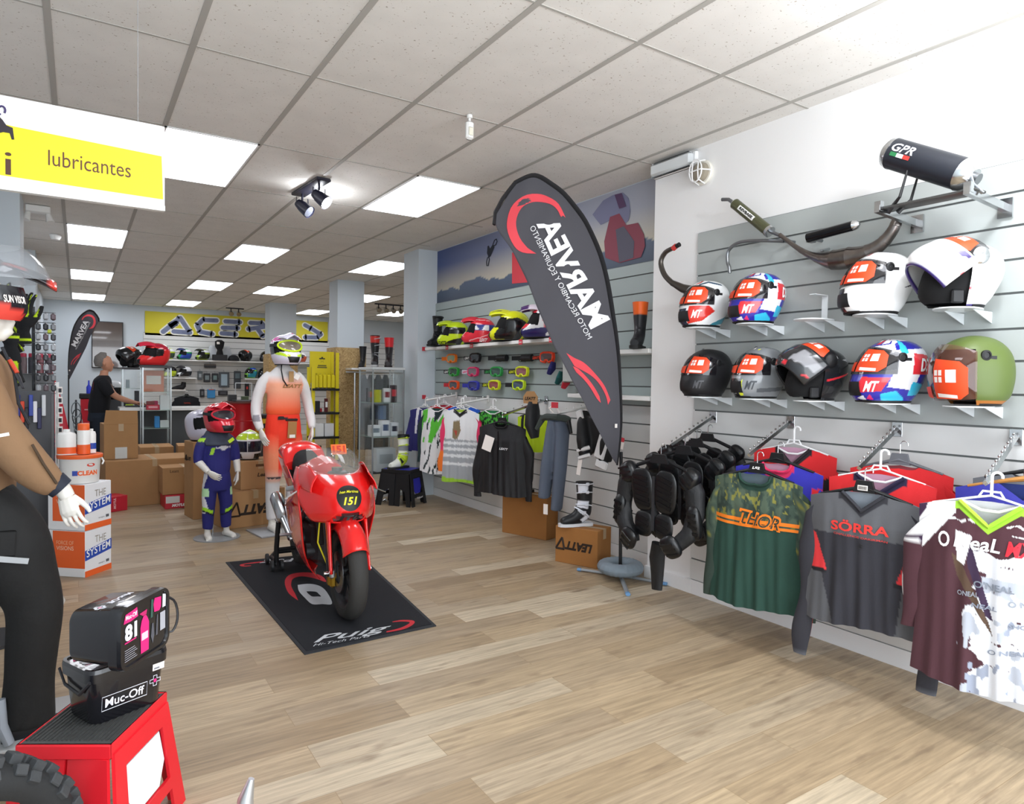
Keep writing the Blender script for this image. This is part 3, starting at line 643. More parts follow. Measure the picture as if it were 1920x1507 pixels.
g = G(); g.tube([b3, b3+d3*.02, b3+d3*.033], [.028, .022, .008], CHROME, 16); g.obj('end_cone', t); g = G(); g.box(a3+V((.03, .0, .005)), (.05, .03, .055), STEEL); g.tube([a3+V((.02, 0, 0)), V((3.645, a3.y, a3.z))], .01, STEEL, 8); g.obj('clamp', t)
t = thing('exhaust_pipe', 'thin bent steel header pipe ending in a cone, beside the white pillar', 'exhaust')
g = G(); pts = cat([wx(x, y, X) for x, y, X in [(1262, 465, 3.50), (1247, 474, 3.5), (1239, 492, 3.5), (1246, 515, 3.5), (1262, 532, 3.5)]], 20); g.tube(pts, [.016+.004*i/20 for i in range(20)], K('5f5a55', .35, .9), 14)
pts = [wx(x, y, 3.5) for x, y in [(1260, 530), (1276, 540), (1292, 545)]]; pts = [p_+V((k*.02, 0, 0)) for k, p_ in enumerate(pts)]; g.tube(pts, [.02, .030, .036], K('5f5a55', .35, .9), 16); g.obj('cone', t)
g = G(); e = wx(1264, 463, 3.5); g.tube([e+V((0, .01, -.01)), e+V((0, -.02, .005))], .019, K('c03a36', .5), 12); g.tube([e+V((0, -.015, .0)), e+V((0, -.05, .01))], .016, BLK, 12); g.obj('end_cap', t)
g = G(); pts = cat([wx(x, y, 3.56) for x, y in [(1368, 512), (1367, 500), (1364, 490), (1366, 470), (1385, 455), (1420, 451), (1470, 452)]], 30); g.tube(pts, .011, STEEL, 10); g.tube([pts[-1], (3.64, pts[-1][1]-.02, pts[-1][2])], .01, STEEL, 8); g.obj('return_pipe', t)
# bulkhead and emergency light on the pillar
t = thing('bulkhead_lamp', 'round white caged bulkhead lamp high on the white pillar', 'lamp', (3.65, 3.235, 2.935)); g = G(); 
g.lathe([(.075, 0), (.085, .02), (.08, .035)], K('e9e5da', .5), (0, 0, 0), 'x', 24); t.rotation_euler = (0, 0, math.pi); g.obj('housing', t)
g = G(); g.lathe([(.068, .03), (.06, .065), (.03, .085), (.001, .09)], K('9a9180', .2), (0, 0, 0), 'x', 24, cap=False); g.obj('globe', t)
g = G(); g.tube([(.095, .055*math.cos(a), .075*math.sin(a)) for a in [k*2*math.pi/16 for k in range(16)]], .005, WHT, 6, closed=True)
for yy in (-.025, .025): g.tube([(.03, yy, -.08), (.095, yy, -.06), (.10, yy, 0), (.095, yy, .06), (.03, yy, .08)], .005, WHT, 6)
g.tube([(.03, -.08, 0), (.10, -.05, 0), (.10, .05, 0), (.03, .08, 0)], .005, WHT, 6); g.obj('cage', t)
t = thing('emergency_light', 'long clear-covered emergency light under the ceiling on the white pillar', 'lamp', (3.615, 3.50, 3.055)); g = G(); g.box((.02, 0, 0), (.03, .42, .11), WHT, bev=.01); g.obj('base', t)
g = G(); g.box((-.02, 0, -.005), (.05, .40, .10), ACR, bev=.02); g.obj('cover', t)

# ------------------------------------------------------------ faceout arms and the clothes on them
faceout('chrome display arm with the black body armour, beside the white pillar', 3.09)
faceout('chrome display arm with the green camouflage jersey', 2.50)
faceout('chrome display arm with the grey and red jersey', 1.87)
faceout('chrome display arm with the brown and white jersey, nearest the camera', 1.335)
VN = np.random.RandomState(7).rand(64, 64)
def vn(x, y):
    xi = np.floor(x).astype(int); yi = np.floor(y).astype(int); fx = x-xi; fy = y-yi; fx = fx*fx*(3-2*fx); fy = fy*fy*(3-2*fy); q = lambda i, j: VN[(xi+i) % 64, (yi+j) % 64]
    return (q(0, 0)*(1-fx)+q(1, 0)*fx)*(1-fy)+(q(0, 1)*(1-fx)+q(1, 1)*fx)*fy
def camo(x, d, c):
    c = c.copy(); x = x+3; n = .6*vn(x*7, d*11)+.4*vn(x*19+5, d*31); m2 = .5*vn(x*9+20, d*15+7)+.5*vn(x*24, d*40+3)
    pal = [lin(q) for q in ('2d3d36', '3c4d42', '4d5c4c')]; k = d < .40
    for q, (lo_, hi_) in enumerate(((-1, .42), (.42, .56), (.56, 2))): s = k & (n > lo_) & (n <= hi_); c[s] = pal[q]
    s = k & (m2 > .66); c[s] = lin('7f7e3a'); return c
def camo_all(x, d, c):
    k = d >= .40; o = camo(x, np.where(k, .39-((d-.4) % .38), d), c); return o
def thor_cam(x, d, c):
    o = camo(x, d, c)
    return o
RZ = rad(-90+9)
def thor_extra(t, onf):
    g = G()
    for y0, y1, cc in ((-.262, -.282, 'ef7f1e'), (-.292, -.308, 'ef7f1e')):
        xs = np.linspace(-.262, .262, 30); vs = [onf(x, y0, .003) for x in xs]+[onf(x, y1, .003) for x in xs]; g.add(vs, [(i, i+1, 31+i, 30+i) for i in range(29)], K(cc, .7))
    g.obj('stripe', t)
    g = G()
    for s, x, y, wd, ht, cc, off in (('THOR', .045, -.262, .245, .088, 'ef7f1e', .007), ('THOR', .048, -.264, .222, .066, '2c3d34', .009)):
        g.text(s, lambda a, b, x=x, y=y, off=off: onf(x+a, y+b-.10*a, off), wd, K(cc, .7), ht, bold=.05 if cc == 'ef7f1e' else .0, shear=.35)
    g.obj('chest_logo', t, smooth=0)
    g = G(); g.text('LS2', lambda a, b: V((a, -.0145, b+.018)), .045, K('f2f2f2', .5), .015, bold=.05, shear=.2); g.obj('hanger_lettering', t, smooth=0)
garment('jersey', 'dark green jersey with camouflage shoulders and orange chest stripes', 'jersey', (3.17, 2.385, 1.0), RZ, w=.262, L=.76, base='24443a', neck='crew', nw=.095, nd=.075, collar='1e3a30', inner='6c7c84', sleeve='33423a', camof=camo_all if False else thor_cam, sl=.66, sd=1.0, extra=thor_extra, group='jerseys on the right wall', res=(101, 121))
sorra = [('57585c', [(-1.2, 0), (1.2, 0), (1.2, .34), (-1.2, .34)]), ('2f2f36', [(-1.2, .34), (1.2, .34), (1.2, 1.1), (-1.2, 1.1)]), ('d8363a', [(-1.2, .33), (-.86, .36), (-.60, .62), (-1.2, .62)]), ('d8363a', [(1.2, .33), (.86, .36), (.62, .62), (1.2, .62)]), ('1c1c20', [(-1.2, .62), (-.6, .62), (-.6, .65), (-1.2, .65)]), ('1c1c20', [(1.2, .62), (.6, .62), (.6, .65), (1.2, .65)]), ('55565a', [(-1.2, .65), (-.7, .65), (-.35, 1.1), (-1.2, 1.1)]), ('55565a', [(1.2, .65), (.72, .65), (.55, 1.1), (1.2, 1.1)])]
def tagx(t, onf):
    g = G(); g.box((0, -.026, .012), (.045, .002, .024), WSQ)
    for k in range(9): g.box((-.017+k*.0042, -.0275, .012), (.002, .001, .016), BLK)
    g.obj('price_label', t, smooth=0)
garment('jersey', 'grey and dark jersey with red side panels on a black hanger', 'jersey', (3.15, 1.765, .985), RZ, w=.258, L=.66, base='57585c', shapes=sorra, neck='v', nw=.095, nd=.10, collar='2e2e34', inner='9aa2ac', sleeve='5a5c62', sleeve_shapes=[('33333a', [(.5, 0), (1.01, 0), (1.01, 1), (.4, 1)]), ('d8363a', [(-.01, .55), (.15, .55), (.25, 1), (-.01, 1)])], sl=.78, sd=2.2, texts=[('SÖRRA', -.005, -.175, .27, .055, 'e23a34', .03, 0, 0), ('CHALLENGE DAKIRMAN', 0, -.222, .25, .010, 'c03a38', .02, 0, -.04), ('ö', .01, -.262, .028, .026, '26262a', .06, 0, 0)], group='jerseys on the right wall', extra=tagx, res=(91, 91))
on = [('f2f2f4', [(-1.2, -.1), (-.35, -.1), (-.45, .09), (-1.2, .42)]), ('3a2440', [(-1.2, -.1), (-.72, -.1), (-.9, .1), (-1.2, .25)]),
      ('dfe2e8', lambda x, d: (x > -.66+.50*vn(3+0*x, d*5+2)+.22*vn(x*3+9, d*22)+.10*vn(x*9+3, d*60)+.3*(d > .6)*(d-.6)) & (d > .275+.02*np.sin(x*9)) & (x < 1.2)),
      ('b4bac6', lambda x, d: (vn(x*5, d*9)+.5*vn(x*14, d*26) > .98) & (d > .40) & (x > -.35)),
      ('9aa2b4', lambda x, d: (vn(x*6+9, d*8+4)+.5*vn(x*20, d*30) > 1.12) & (d > .50) & (x > -.2)),
      ('4a2b33', lambda x, d: (vn(x*9+3, d*60)*.6+.4*vn(x*40, d*90) > .80) & (d > .28) & (np.abs(((d+.02*x)*7.5) % 1-.5) < .13)),
      ('5a4638', [(-.48, .30), (-.35, .34), (.05, .62), (.12, .70), (-.1, .58), (-.40, .42)]), ('3b2a44', [(-.30, .20), (-.18, .28), (.12, .62), (.02, .60), (-.25, .36)]), ('f2f2f4', [(-.44, .18), (-.2, .2), (-.30, .36), (-.4, .34)]),
      ('f4f4f6', lambda x, d: (np.abs(d-.125-.006*np.sin(x*30)) < .004+.002*np.sin(x*50)) & (x > -.75)), ('9fd43a', [(.52, .02), (.56, .03), (.9, .20), (.86, .20)]), ('f4f4f6', lambda x, d: (np.abs(d-.165-.02*x) < .002) & (x > .3))]
ontx = [('O', -.155, -.185, .045, .065, 'f4f4f6', .02, .0, 0), ('NeaL', -.035, -.182, .165, .055, 'f4f4f6', .02, .15, 0), ('MX', .115, -.185, .10, .06, 'e02a3a', .03, .2, 0), ("O'NEAL", .03, -.345, .14, .028, '7e8692', .02, 0, -.03), ('ONEAL', -.06, -.39, .08, .02, '99a0ac', .02, .1, .1), ('O NEAL', .14, -.40, .12, .024, '99a0ac', .03, 0, .05), ('NEAL', .0, -.43, .09, .018, '8a92a2', .03, .1, 0), ('SHOP', .12, -.49, .08, .018, '8a92a2', .03, .1, 0), ('O NEAL', .08, -.60, .13, .02, '8a92a2', .02, .1, .1)]
def ontag(t, onf):
    g = G(); g.box((0, .038, -.03), (.07, .002, .02), K('dfe2e8', .6)); g.obj('neck_label', t)
garment('jersey', 'brown and white paint-splatter jersey with lime collar, nearest the camera', 'jersey', (3.12, 1.225, 1.03), RZ, w=.262, L=.79, base='4c2c34', shapes=on, neck='v', nw=.105, nd=.115, collar='9fd43a', inner='d8d8da', sleeve='4c2c34', sleeve_shapes=[('f2f2f4', [(-.01, 0), (1.01, 0), (1.01, .28), (-.01, .16)]), ('3a2440', [(-.01, .1), (1.01, .2), (1.01, .24), (-.01, .16)]), ('e8e8ea', [(.2, .5), (.6, .55), (.5, .9), (.2, .85)])], sl=.50, sd=.4, texts=ontx, group='jerseys on the right wall', hanger='white', extra=ontag, res=(151, 161))
# those hanging further back on the same arms
garment('jersey', 'bright red jersey with black side panels behind the camouflage jersey', 'jersey', (3.52, 2.40, 1.13), RZ, th=.018, w=.25, L=.62, base='e02c30', shapes=[('1b1b1f', [(-1.2, .42), (1.2, .42), (1.2, .52), (-1.2, .52)]), ('1b1b1f', [(.72, .3), (1.2, .2), (1.2, 1), (.72, .8)])], collar='2a2428', inner='c89ab0', sleeve='e02c30', sleeve_shapes=[('1b1b1f', [(.3, .2), (.8, .3), (.8, 1), (.3, 1)])], hanger='white', sd=3, nd=.12, nw=.10, texts=[('SÖRRA', 0, -.17, .24, .04, 'e8c8d0', .03, 0, 0)], group='jerseys on the right wall')
garment('jersey', 'blue and red jersey directly behind the camouflage jersey', 'jersey', (3.33, 2.37, 1.05), RZ, th=.018, w=.26, L=.66, base='3a38b4', shapes=[('e02c30', [(.8, .2), (1.2, .2), (1.2, 1.1), (.8, 1.1)])], collar='d8305c', inner='c89ab0', neck='crew', nd=.06, sleeve='3a38b4', sleeve_shapes=[('d8303a', [(-.01, .3), (1.01, .2), (1.01, 1.01), (-.01, 1.01)])], hanger='black', sd=4, sl=.7, group='jerseys on the right wall')
garment('jersey', 'red jersey with pink-lined collar on a white hanger behind the grey one', 'jersey', (3.33, 1.79, 1.06), RZ, th=.018, w=.25, L=.50, base='e02c30', shapes=[('201c22', [(-1.2, .3), (-.8, .3), (-.7, 1.1), (-1.2, 1.1)])], collar='2a2440', inner='c89ab0', nd=.11, nw=.11, hanger='white', sl=.36, sd=5, group='jerseys on the right wall')
garment('jersey', 'red jersey on a grey hanger, rearmost behind the grey jersey', 'jersey', (3.47, 1.77, 1.10), RZ, th=.018, w=.24, L=.45, base='dc2a2e', inner='a04a50', neck='crew', nd=.03, hanger='grey', sl=.33, sd=6, group='jerseys on the right wall')
garment('jersey', 'blue and teal jersey on a wooden hanger behind the brown and white one', 'jersey', (3.33, 1.19, 1.09), RZ, th=.018, w=.25, L=.5, base='3a3a9c', shapes=[('2a9cae', [(.2, .1), (1.2, .1), (1.2, .4), (.2, .4)])], inner='22306a', nd=.08, hanger='wood', sl=.33, sd=7, group='jerseys on the right wall')
garment('jersey', 'dark grey jersey, rearmost behind the brown and white one', 'jersey', (3.47, 1.19, 1.12), RZ, th=.018, w=.24, L=.5, base='6e7075', inner='404246', neck='crew', nd=.03, hanger='black', sl=.33, sd=8, group='jerseys on the right wall')
# body armour
def armour(label, loc, rz, sd, L=.62, full=True, sc=1):
    t = thing('body_armour', label, 'body armour', loc, rz, 'black body armour jackets'); t.scale = (sc, sc*(.8 if sd == 1 else .5), sc)
    rs = random.Random(sd); g = G(); M_ = K('1b1c1e', .6, bump=.35, bscale=90)
    tor = [(0, .05, .03), (-.05, .19, .06), (-.12, .225, .075), (-.25, .205, .075), (-.38, .175, .065), (-L*.82, .15, .05)]
    def T(U, W):
        r = cat([(z, w_, y_) for z, w_, y_ in tor], 30); i = np.clip((W*29).astype(int), 0, 29); a = U*2*np.pi
        return np.stack([np.cos(a)*r[i, 1], np.sin(a)*r[i, 2], r[i, 0]], -1)
    g.grid(29, 30, T, M_)
    for s in (-1, 1):
        pts = [(s*.17, 0, -.06), (s*.225, -.01, -.16), (s*.24, -.02, -.27), (s*.215, -.05, -.38), (s*.13, -.09, -.47)]
        g.tube(pts, [.05, .058, .05, .048, .04], M_, 12)
    blob(g, .009, 4, None, M_, 'jacket', t)
    P_ = K('101113', .32); E = []
    def pad(name, c, d, rx=0, rz_=0, ribs=4):
        g = G(); R = Matrix.Rotation(rz_, 3, 'Y') @ Matrix.Rotation(rx, 3, 'X')
        Cc = V(c); g.grid(17, 13, lambda U, W: np.array([Cc+R @ V((d[0]*.55*math.copysign(abs(math.cos(p)*math.cos(q))**.7, math.cos(q)*math.cos(p)), d[1]*.6*math.sin(q)*math.cos(p), d[2]*.55*math.copysign(abs(math.sin(p))**.7, math.sin(p)))) for p, q in zip((W-.5)*3.14159, U*6.28318)]), P_)
        for k in range(ribs): g.box(V(c)+R @ V((0, -d[1]*.55, (k+.5-ribs/2)*d[2]*.8/ribs)), (d[0]*.72, .008, d[2]*.09), P_, rot=R @ Matrix.Rotation(.25, 3, 'Y'))
        g.obj(name, t)
    for s in (-1, 1):
        pad('shoulder_cup', (s*.20, -.02, -.09), (.10, .10, .12), 0, s*.5, 3); pad('chest_plate', (s*.075, -.078, -.17), (.13, .03, .22), .1, s*.08, 6)
        pad('elbow_guard', (s*.245, -.045, -.31), (.075, .07, .17), .1, -s*.1, 4); pad('belly_plate', (s*.065, -.072, -.36), (.11, .03, .13), 0, 0, 3)
        if full: pad('forearm_guard', (s*.14, -.12, -.45), (.10, .06, .12), .4, -s*.5, 3)
    g = G(); g.box((0, -.079, -.24), (.018, .012, .30), K('2a2b2e', .5)); g.obj('zip', t)
    g = G(); g.tube([(0, 0, .0), (0, 0, .07)]+[(.016-.016*math.cos(rad(a)), 0, .07+.016*math.sin(rad(a))) for a in range(20, 200, 25)], .0028, CHROME, 6); g.prism([(-.06, -.02), (.06, -.02), (.04, .03), (-.04, .03)], lambda a, b, h: V((a, -.03+h, b)), .02, BLK); g.tube([(-.16, 0, -.045), (0, 0, .01), (.16, 0, -.045)], .011, BLK, 8); g.obj('hanger', t)
    return t
armour('black body armour jacket hanging foremost on the arm by the white pillar', (3.08, 3.03, 1.00), rad(-80), 1, .66, True, 1.13)
armour('black body armour jacket second on the arm by the white pillar', (3.26, 3.0, 1.05), rad(-81), 2, .6, True, 1.12)
armour('black body armour jacket third on the arm by the white pillar', (3.39, 3.02, 1.09), rad(-82), 3, .6, False, 1.1)
armour('black body armour jacket rearmost on the arm by the white pillar', (3.51, 3.03, 1.12), rad(-83), 4, .6, False, 1.05)
g = G(); g.tube([(0, 0, 0), (.0, .015, -.10), (.01, .02, -.20), (.0, .01, -.30)], [.055, .06, .05, .04], K('17181a', .6, bump=.3, bscale=90), 12, flat=.6)
o = g.obj('knee_guard', None, loc=(3.13, 3.08, .45)); tag(o, 'black knee guard dangling under the foremost body armour', 'knee guard')

# ================================================================= FEATHER FLAG
def feather_flag(label, P0, d, pmap, mirror_text, base_kind, group):
    """pmap maps the reference outline to picture directions; everything is laid out in one upright plane through the pole"""
    P0 = V(P0); d = V(d).normalized(); n = d.cross(V((0, 0, 1))); n = n if n.dot(CAM-P0) > 0 else -n
    t = thing('feather_flag', label, 'flag', P0, 0, group)
    def wp(x, y):
        x, y = pmap(x, y); r = _ray(x, y); q = r*((P0-CAM).dot(n)/r.dot(n)); return CAM+q-P0
    def sf(x, y, off=0):
        p = wp(x, y); u = p.dot(d); return p+n*(off+.006*math.sin(u*26+p.z*9)*min(1, max(0, (u-.03)*3))+.014*math.sin(u*9-p.z*4)*min(1, max(0, (u-.05)*2)))
    Rp = [(1157, 872), (1164, 800), (1162, 720), (1157, 650), (1148, 590), (1135, 515), (1112, 445), (1075, 384), (1035, 347), (1000, 331), (966, 343)]
    Lp = [(1150, 862), (1118, 800), (1085, 735), (1060, 688), (1035, 638), (1012, 585), (990, 530), (964, 475), (945, 447), (932, 425), (929, 404)]
    R_ = cat(Rp, 60); L_ = cat(Lp, 60); FB = K('4b4a50', .8)
    def F(U, W):
        o = []
        for u, w_ in zip(U, W):
            i = min(59, int(round(w_*59))); a, b = L_[i], R_[i]; o.append(sf(a[0]+(b[0]-a[0])*u, a[1]+(b[1]-a[1])*u))
        return np.array(o)
    g = G(); g.grid(36, 60, F, FB); g.obj('banner', t, smooth=80, solid=.002)
    O = [(x, y) for x, y in R_]+[(943, 372), (929, 398), (927, 420)]
    g = G(); rs_ = [.012+.022*min(1, i/25) for i in range(len(O))]; g.tube([sf(x, y, 0) for x, y in O], rs_, K('232326', .8), 8, flat=.35); g.obj('pole_sleeve', t)
    c3 = lambda q: [(900+x/3.675, 310+y/3.675) for x, y in q]; c8 = lambda q: [(1040+x/4.43, 560+y/4.43) for x, y in q]
    A = c3([(590, 360), (540, 270), (470, 220), (400, 200), (300, 215), (220, 280), (188, 380), (195, 470), (240, 560), (300, 600), (385, 610), (330, 570), (275, 500), (248, 420), (255, 350), (290, 290), (350, 260), (410, 255), (480, 270), (530, 310), (555, 355), (570, 345)])
    B = c8([(95, 450), (160, 490), (240, 530), (330, 620), (410, 720), (460, 840), (468, 900), (440, 880), (420, 800), (370, 710), (300, 640), (220, 590), (165, 560)]); B2 = c8([(150, 560), (200, 585), (270, 660), (330, 740), (370, 810), (382, 865), (350, 830), (300, 750), (240, 670), (180, 610)])
    RD = K('e04a54', .8)
    def strip(q, name):
        h = len(q)//2; g = G(); a = cat(q[:h], 30); b = cat(q[::-1][:h], 30); vs = [sf(x, y, .006) for x, y in a]+[sf(x, y, .006) for x, y in b]
        g.add(vs, [(i, i+1, 31+i, 30+i) for i in range(29)], RD); g.obj(name, t, smooth=80)
    strip(A, 'red_swoosh'); strip(B, 'red_swoosh'); strip(B2, 'red_swoosh')
    e1 = V((-.46, -.888)); e2 = V((.888, -.46))
    for s, cx, cy, w_, h_, bd, col in (('MARVEA', 1070, 510, 222, 42, .03, 'f0f0f2'), ('MOTO RECAMBIO Y EQUIPAMIENTO', 1046, 530, 236, 12, .0, 'e8e8ea')):
        g = G(); g.text(s, lambda a, b: sf(cx+a*e1.x+b*e2.x+.0012*(a*a)*.25*(1 if h_ > 20 else 1), cy+a*e1.y+b*e2.y, .012), w_, K(col, .7), h_, bold=bd); g.obj('lettering', t, smooth=0)
    g = G(); g.box(sf(1154, 798, .012), (.022, .004, .03), WSQ); g.obj('care_tag', t, smooth=0)
    top = sf(1157, 872); g = G(); g.cyl((0, 0, .04), (top.x*.3, top.y*.3, top.z+.1), .013, BLK, n=12); g.obj('pole', t)
    if base_kind:
        g = G(); 
        for a_, l_ in ((118, .33), (235, .42), (297, .34), (62, .24)):
            a = rad(a_); g.tube([(0, 0, .02), (l_*math.cos(a), l_*math.sin(a), .014)], [.016, .016], K('8f9498', .5), 4, flat=.7); g.tube([((l_-.01)*math.cos(a), (l_-.01)*math.sin(a), .014), ((l_+.02)*math.cos(a), (l_+.02)*math.sin(a), .014)], .018, K('6a98c4', .5), 8, flat=.7)
        g.obj('cross_foot', t)
        g = G(); vs = []; N = 48
        def ring(U, W):
            a = U*2*np.pi; b = W*2*np.pi; R0 = .115+.0*a; r = .062+.0025*np.sin(a*24)*np.abs(np.cos(b*.5)); return np.stack([(R0+r*np.cos(b)*.95)*np.cos(a), (R0+r*np.cos(b)*.95)*np.sin(a), .085+np.sin(b)*r*.75], -1)
        g.grid(97, 17, ring, K('7d8a94', .6, bump=.2, bscale=30)); g.obj('water_weight', t)
    return t
feather_flag('large grey feather flag with red swooshes seen from its back, beside the white pillar', (3.45, 3.79, 0), (-.93, .37, 0), lambda x, y: (x, y), True, True, None)

# ================================================================= RECESS (helmets, goggles, jerseys, boots)
def box_shelf(label, y0, y1, z, d=.24, X=XRR-.016):
    o = G().box((0, 0, 0), (d, y1-y0, .035), WPL, bev=.003).obj('wall_shelf', None, loc=(X-d/2, (y0+y1)/2, z)); return tag(o, label, 'shelf', 'long white shelves in the recess')
box_shelf('long white shelf carrying the neon and red motocross helmets', 4.85, 7.6, 1.862)
box_shelf('short white shelf under the orange-topped boot beside the pillar', 3.73, 4.7, 1.725, .22)
box_shelf('empty white shelf below the orange-topped boot shelf', 3.73, 4.75, 1.36, .20)
REDT = K('cf3b48', .5)
for i, (y, z, lb) in enumerate(((7.0, 1.862, 'first'), (6.42, 1.862, 'second'), (5.45, 1.862, 'third'), (4.95, 1.862, 'fourth'))):
    g = G(); g.box((0, 0, 0), (.004, .06, .05), REDT); g.text('Leatt', lambda a, b: V((-.003, -a, b)), .045, WSQ, .016, bold=.02); tag(g.obj('price_flag', None, smooth=0, loc=(XRR-.016-.244, y, z-.002)), '%s little red price flag from the left on the helmet shelf edge' % lb, 'price tag', 'red price flags')
MG = 'motocross helmets in the recess'
helmet('neon yellow and black motocross helmet, leftmost on the recess shelf', 'mx', 'c6e21c', [('17181a', [(40, .42), (150, .40), (150, .60), (50, .62)]), ('17181a', [(60, .05), (140, .02), (140, .30), (90, .22)]), ('17181a', [(-50, .7), (-10, .8), (10, .8), (30, .72), (20, .66), (-40, .64)])], (3.683, 6.92, 1.885), rad(140), MG, [('LEATT', 50, .10, .10, .03, '17181a', 0)], peak='c6e21c')
helmet('bright red motocross helmet with blue and white band on the recess shelf', 'mx', 'dc2c3c', [('2c3a8c', [(30, .44), (180, .40), (180, .60), (34, .60)]), ('f2f2f4', [(60, .46), (90, .44), (80, .56)]), ('f2f2f4', [(100, .44), (130, .42), (130, .58), (110, .58)]), ('f2b8bc', [(60, .06), (130, .3), (126, .32), (56, .08)]), ('f4d8da', [(20, .78), (150, .72), (150, .735), (20, .80)])], (3.683, 6.33, 1.885), rad(140), MG, [('LEATT', 110, .12, .10, .03, 'f2f2f4', 0)], peak='dc2c3c')
helmet('neon yellow motocross helmet with black side and large peak on the recess shelf', 'mx', 'dde21a', [('17181a', [(42, .05), (140, .0), (150, .5), (110, .62), (62, .56)]), ('dde21a', [(60, .56), (130, .66), (130, .70), (58, .6)])], (3.683, 5.70, 1.885), rad(140), MG, peak='dde21a', peakshapes=[('2a2b20', [(.2, .5), (.3, .5), (.32, .9), (.25, .9)]), ('2a2b20', [(.7, .5), (.8, .5), (.78, .9), (.68, .9)])], scale=1.1)
helmet('red, white and navy motocross helmet partly hidden by the flag', 'mx', 'dc2c3c', [('2a2a6a', [(-180, 0), (180, 0), (180, .32), (-180, .2)]), ('f2f2f4', [(30, .2), (90, .3), (80, .7), (60, .72), (50, .4)]), ('f2f2f4', [(90, .05), (140, .1), (140, .2), (95, .16)])], (3.683, 5.13, 1.885), rad(140), MG, peak='e8dce8', peakshapes=[('4a2a6a', [(0, .7), (1, .7), (1, 1.01), (0, 1.01)])], scale=1.1)
boot('tall black boot at the left end of the recess helmet shelf', (3.66, 7.36, 1.881), rad(215), '1b1c1f', H=.37, buckles='1a1a1d', group='boots')
boot('black boot with bright orange shaft on the short shelf beside the pillar', (3.72, 3.92, 1.744), rad(215), '1f2024', [('f0661e', [(-1, .80), (2, .80), (2, 1.1), (-1, 1.1)])], H=.37, group='boots')
# goggles in three rows
def goggle(label, loc, fr, lens, strap, word=None, lensonly=False):
    t = thing('goggles', label, 'goggles', loc, rad(-90+8), 'motocross goggles hanging in three rows')
    g = G(); sm_ = K(strap, .8); g.box((-.165, .0, .0), (.15, .006, .045), sm_); 
    g.obj('strap', t, smooth=0)
    if word: g = G(); g.text(word, lambda a, b: V((-.17+a, -.0045, b)), .11, K('f0f0ee' if fr in ('17181b', '2c9a3a', '17181c') else fr, .6), .028, bold=.04, shear=.25); g.obj('strap_print', t, smooth=0)
    if lensonly: g = G(); g.tube([(-.08, 0, .0), (.07, 0, .0)], [.03, .03], K('1a1a1e', .4), 12, flat=1.2); g.obj('case', t); return t
    pts = [(-.085, .0), (-.08, .035), (-.04, .047), (.04, .047), (.08, .035), (.085, .0), (.075, -.035), (.03, -.046), (.014, -.026), (-.014, -.026), (-.03, -.046), (-.075, -.035)]
    f = lambda a, b, off=0: V((a, -.035-off+.18*abs(a)**1.5, b)); g = G(); g.tube([f(a, b) for a, b in pts], .0105, K(fr, .35), 6, closed=True); g.tube([f(a, b, -.018) for a, b in pts], .012, K(fr, .35), 6, closed=True); g.obj('frame', t)
    g = G(); g.add([f(a*.95, b*.95, .004) for a, b in pts], [tuple(range(12))], mat('lens'+lens, lens, .06, coat=1)); g.obj('lens', t, smooth=0)
    return t
GL = [(846, 672, 'f07a1c', '8a9a7a', 'f07a1c', 'LEATT', 'orange goggles at the left end of the top goggle row'), (890, 671, '17181b', '2a2c30', '17181b', 'LEATT', 'black goggles second in the top goggle row'), (938, 671, '17181b', '2a2c30', '1c1d20', 0, 'black cased goggles third in the top goggle row'), (985, 671, '17181c', '26282c', '1c1d20', 0, 'black cased goggles fourth in the top goggle row'), (1025, 670, 'e8421c', '50302c', '1c1d20', 'LEATT', 'red-orange goggles at the right end of the top goggle row'),
      (850, 697, '2c9a3a', '20402a', '17181b', 'LEATT', 'green goggles at the left end of the middle goggle row'), (886, 697, 'e0306a', '7a6a70', 'd8dce8', 'LEATT', 'pink goggles on a white strap in the middle goggle row'), (930, 697, '2c9a4a', '1c4030', '17181b', 'LEATT', 'green goggles with dark green lens in the centre of the middle row'), (978, 697, 'd8e21c', '8a4a4a', '17181b', 'LEATT', 'yellow goggles at the right of the middle goggle row'),
      (850, 722, 'e8521c', '4a4a50', 'c8303c', 0, 'orange and grey goggles at the left end of the bottom goggle row'), (887, 723, '3238a8', '2a2a6a', '3238a8', 'O', 'blue goggles in the bottom goggle row'), (926, 722, 'd8e21c', '8a3a2c', '17181b', 'LEATT', 'yellow goggles with reddish lens in the bottom row'), (972, 722, 'c6e21c', '3a4a5a', '17181b', 0, 'neon and black goggles at the right end of the bottom goggle row')]
for (px, py, fr, ln, stc, wd, lb) in GL:
    p = wx(px+4, py, 3.80); goggle(lb, p, fr, ln, stc, wd, lb.find('cased') > 0)
    g = G(); g.tube([V((.02, 0, -.035)), V((-.06, 0, -.035)), V((-.075, 0, -.02))], .003, BLK, 5); h = g.obj('hook', None, loc=(3.83, p.y+.10, p.z)); tag(h, 'peg hook of the '+lb.replace(' with dark green lens', '').replace(' with reddish lens', '').replace(' on a white strap', '').replace('red-orange', 'red').replace(' of the middle goggle row', ' of the middle row').replace(' of the bottom goggle row', ' of the bottom row').replace(' of the top goggle row', ' of the top row'), 'hook', 'peg hooks')
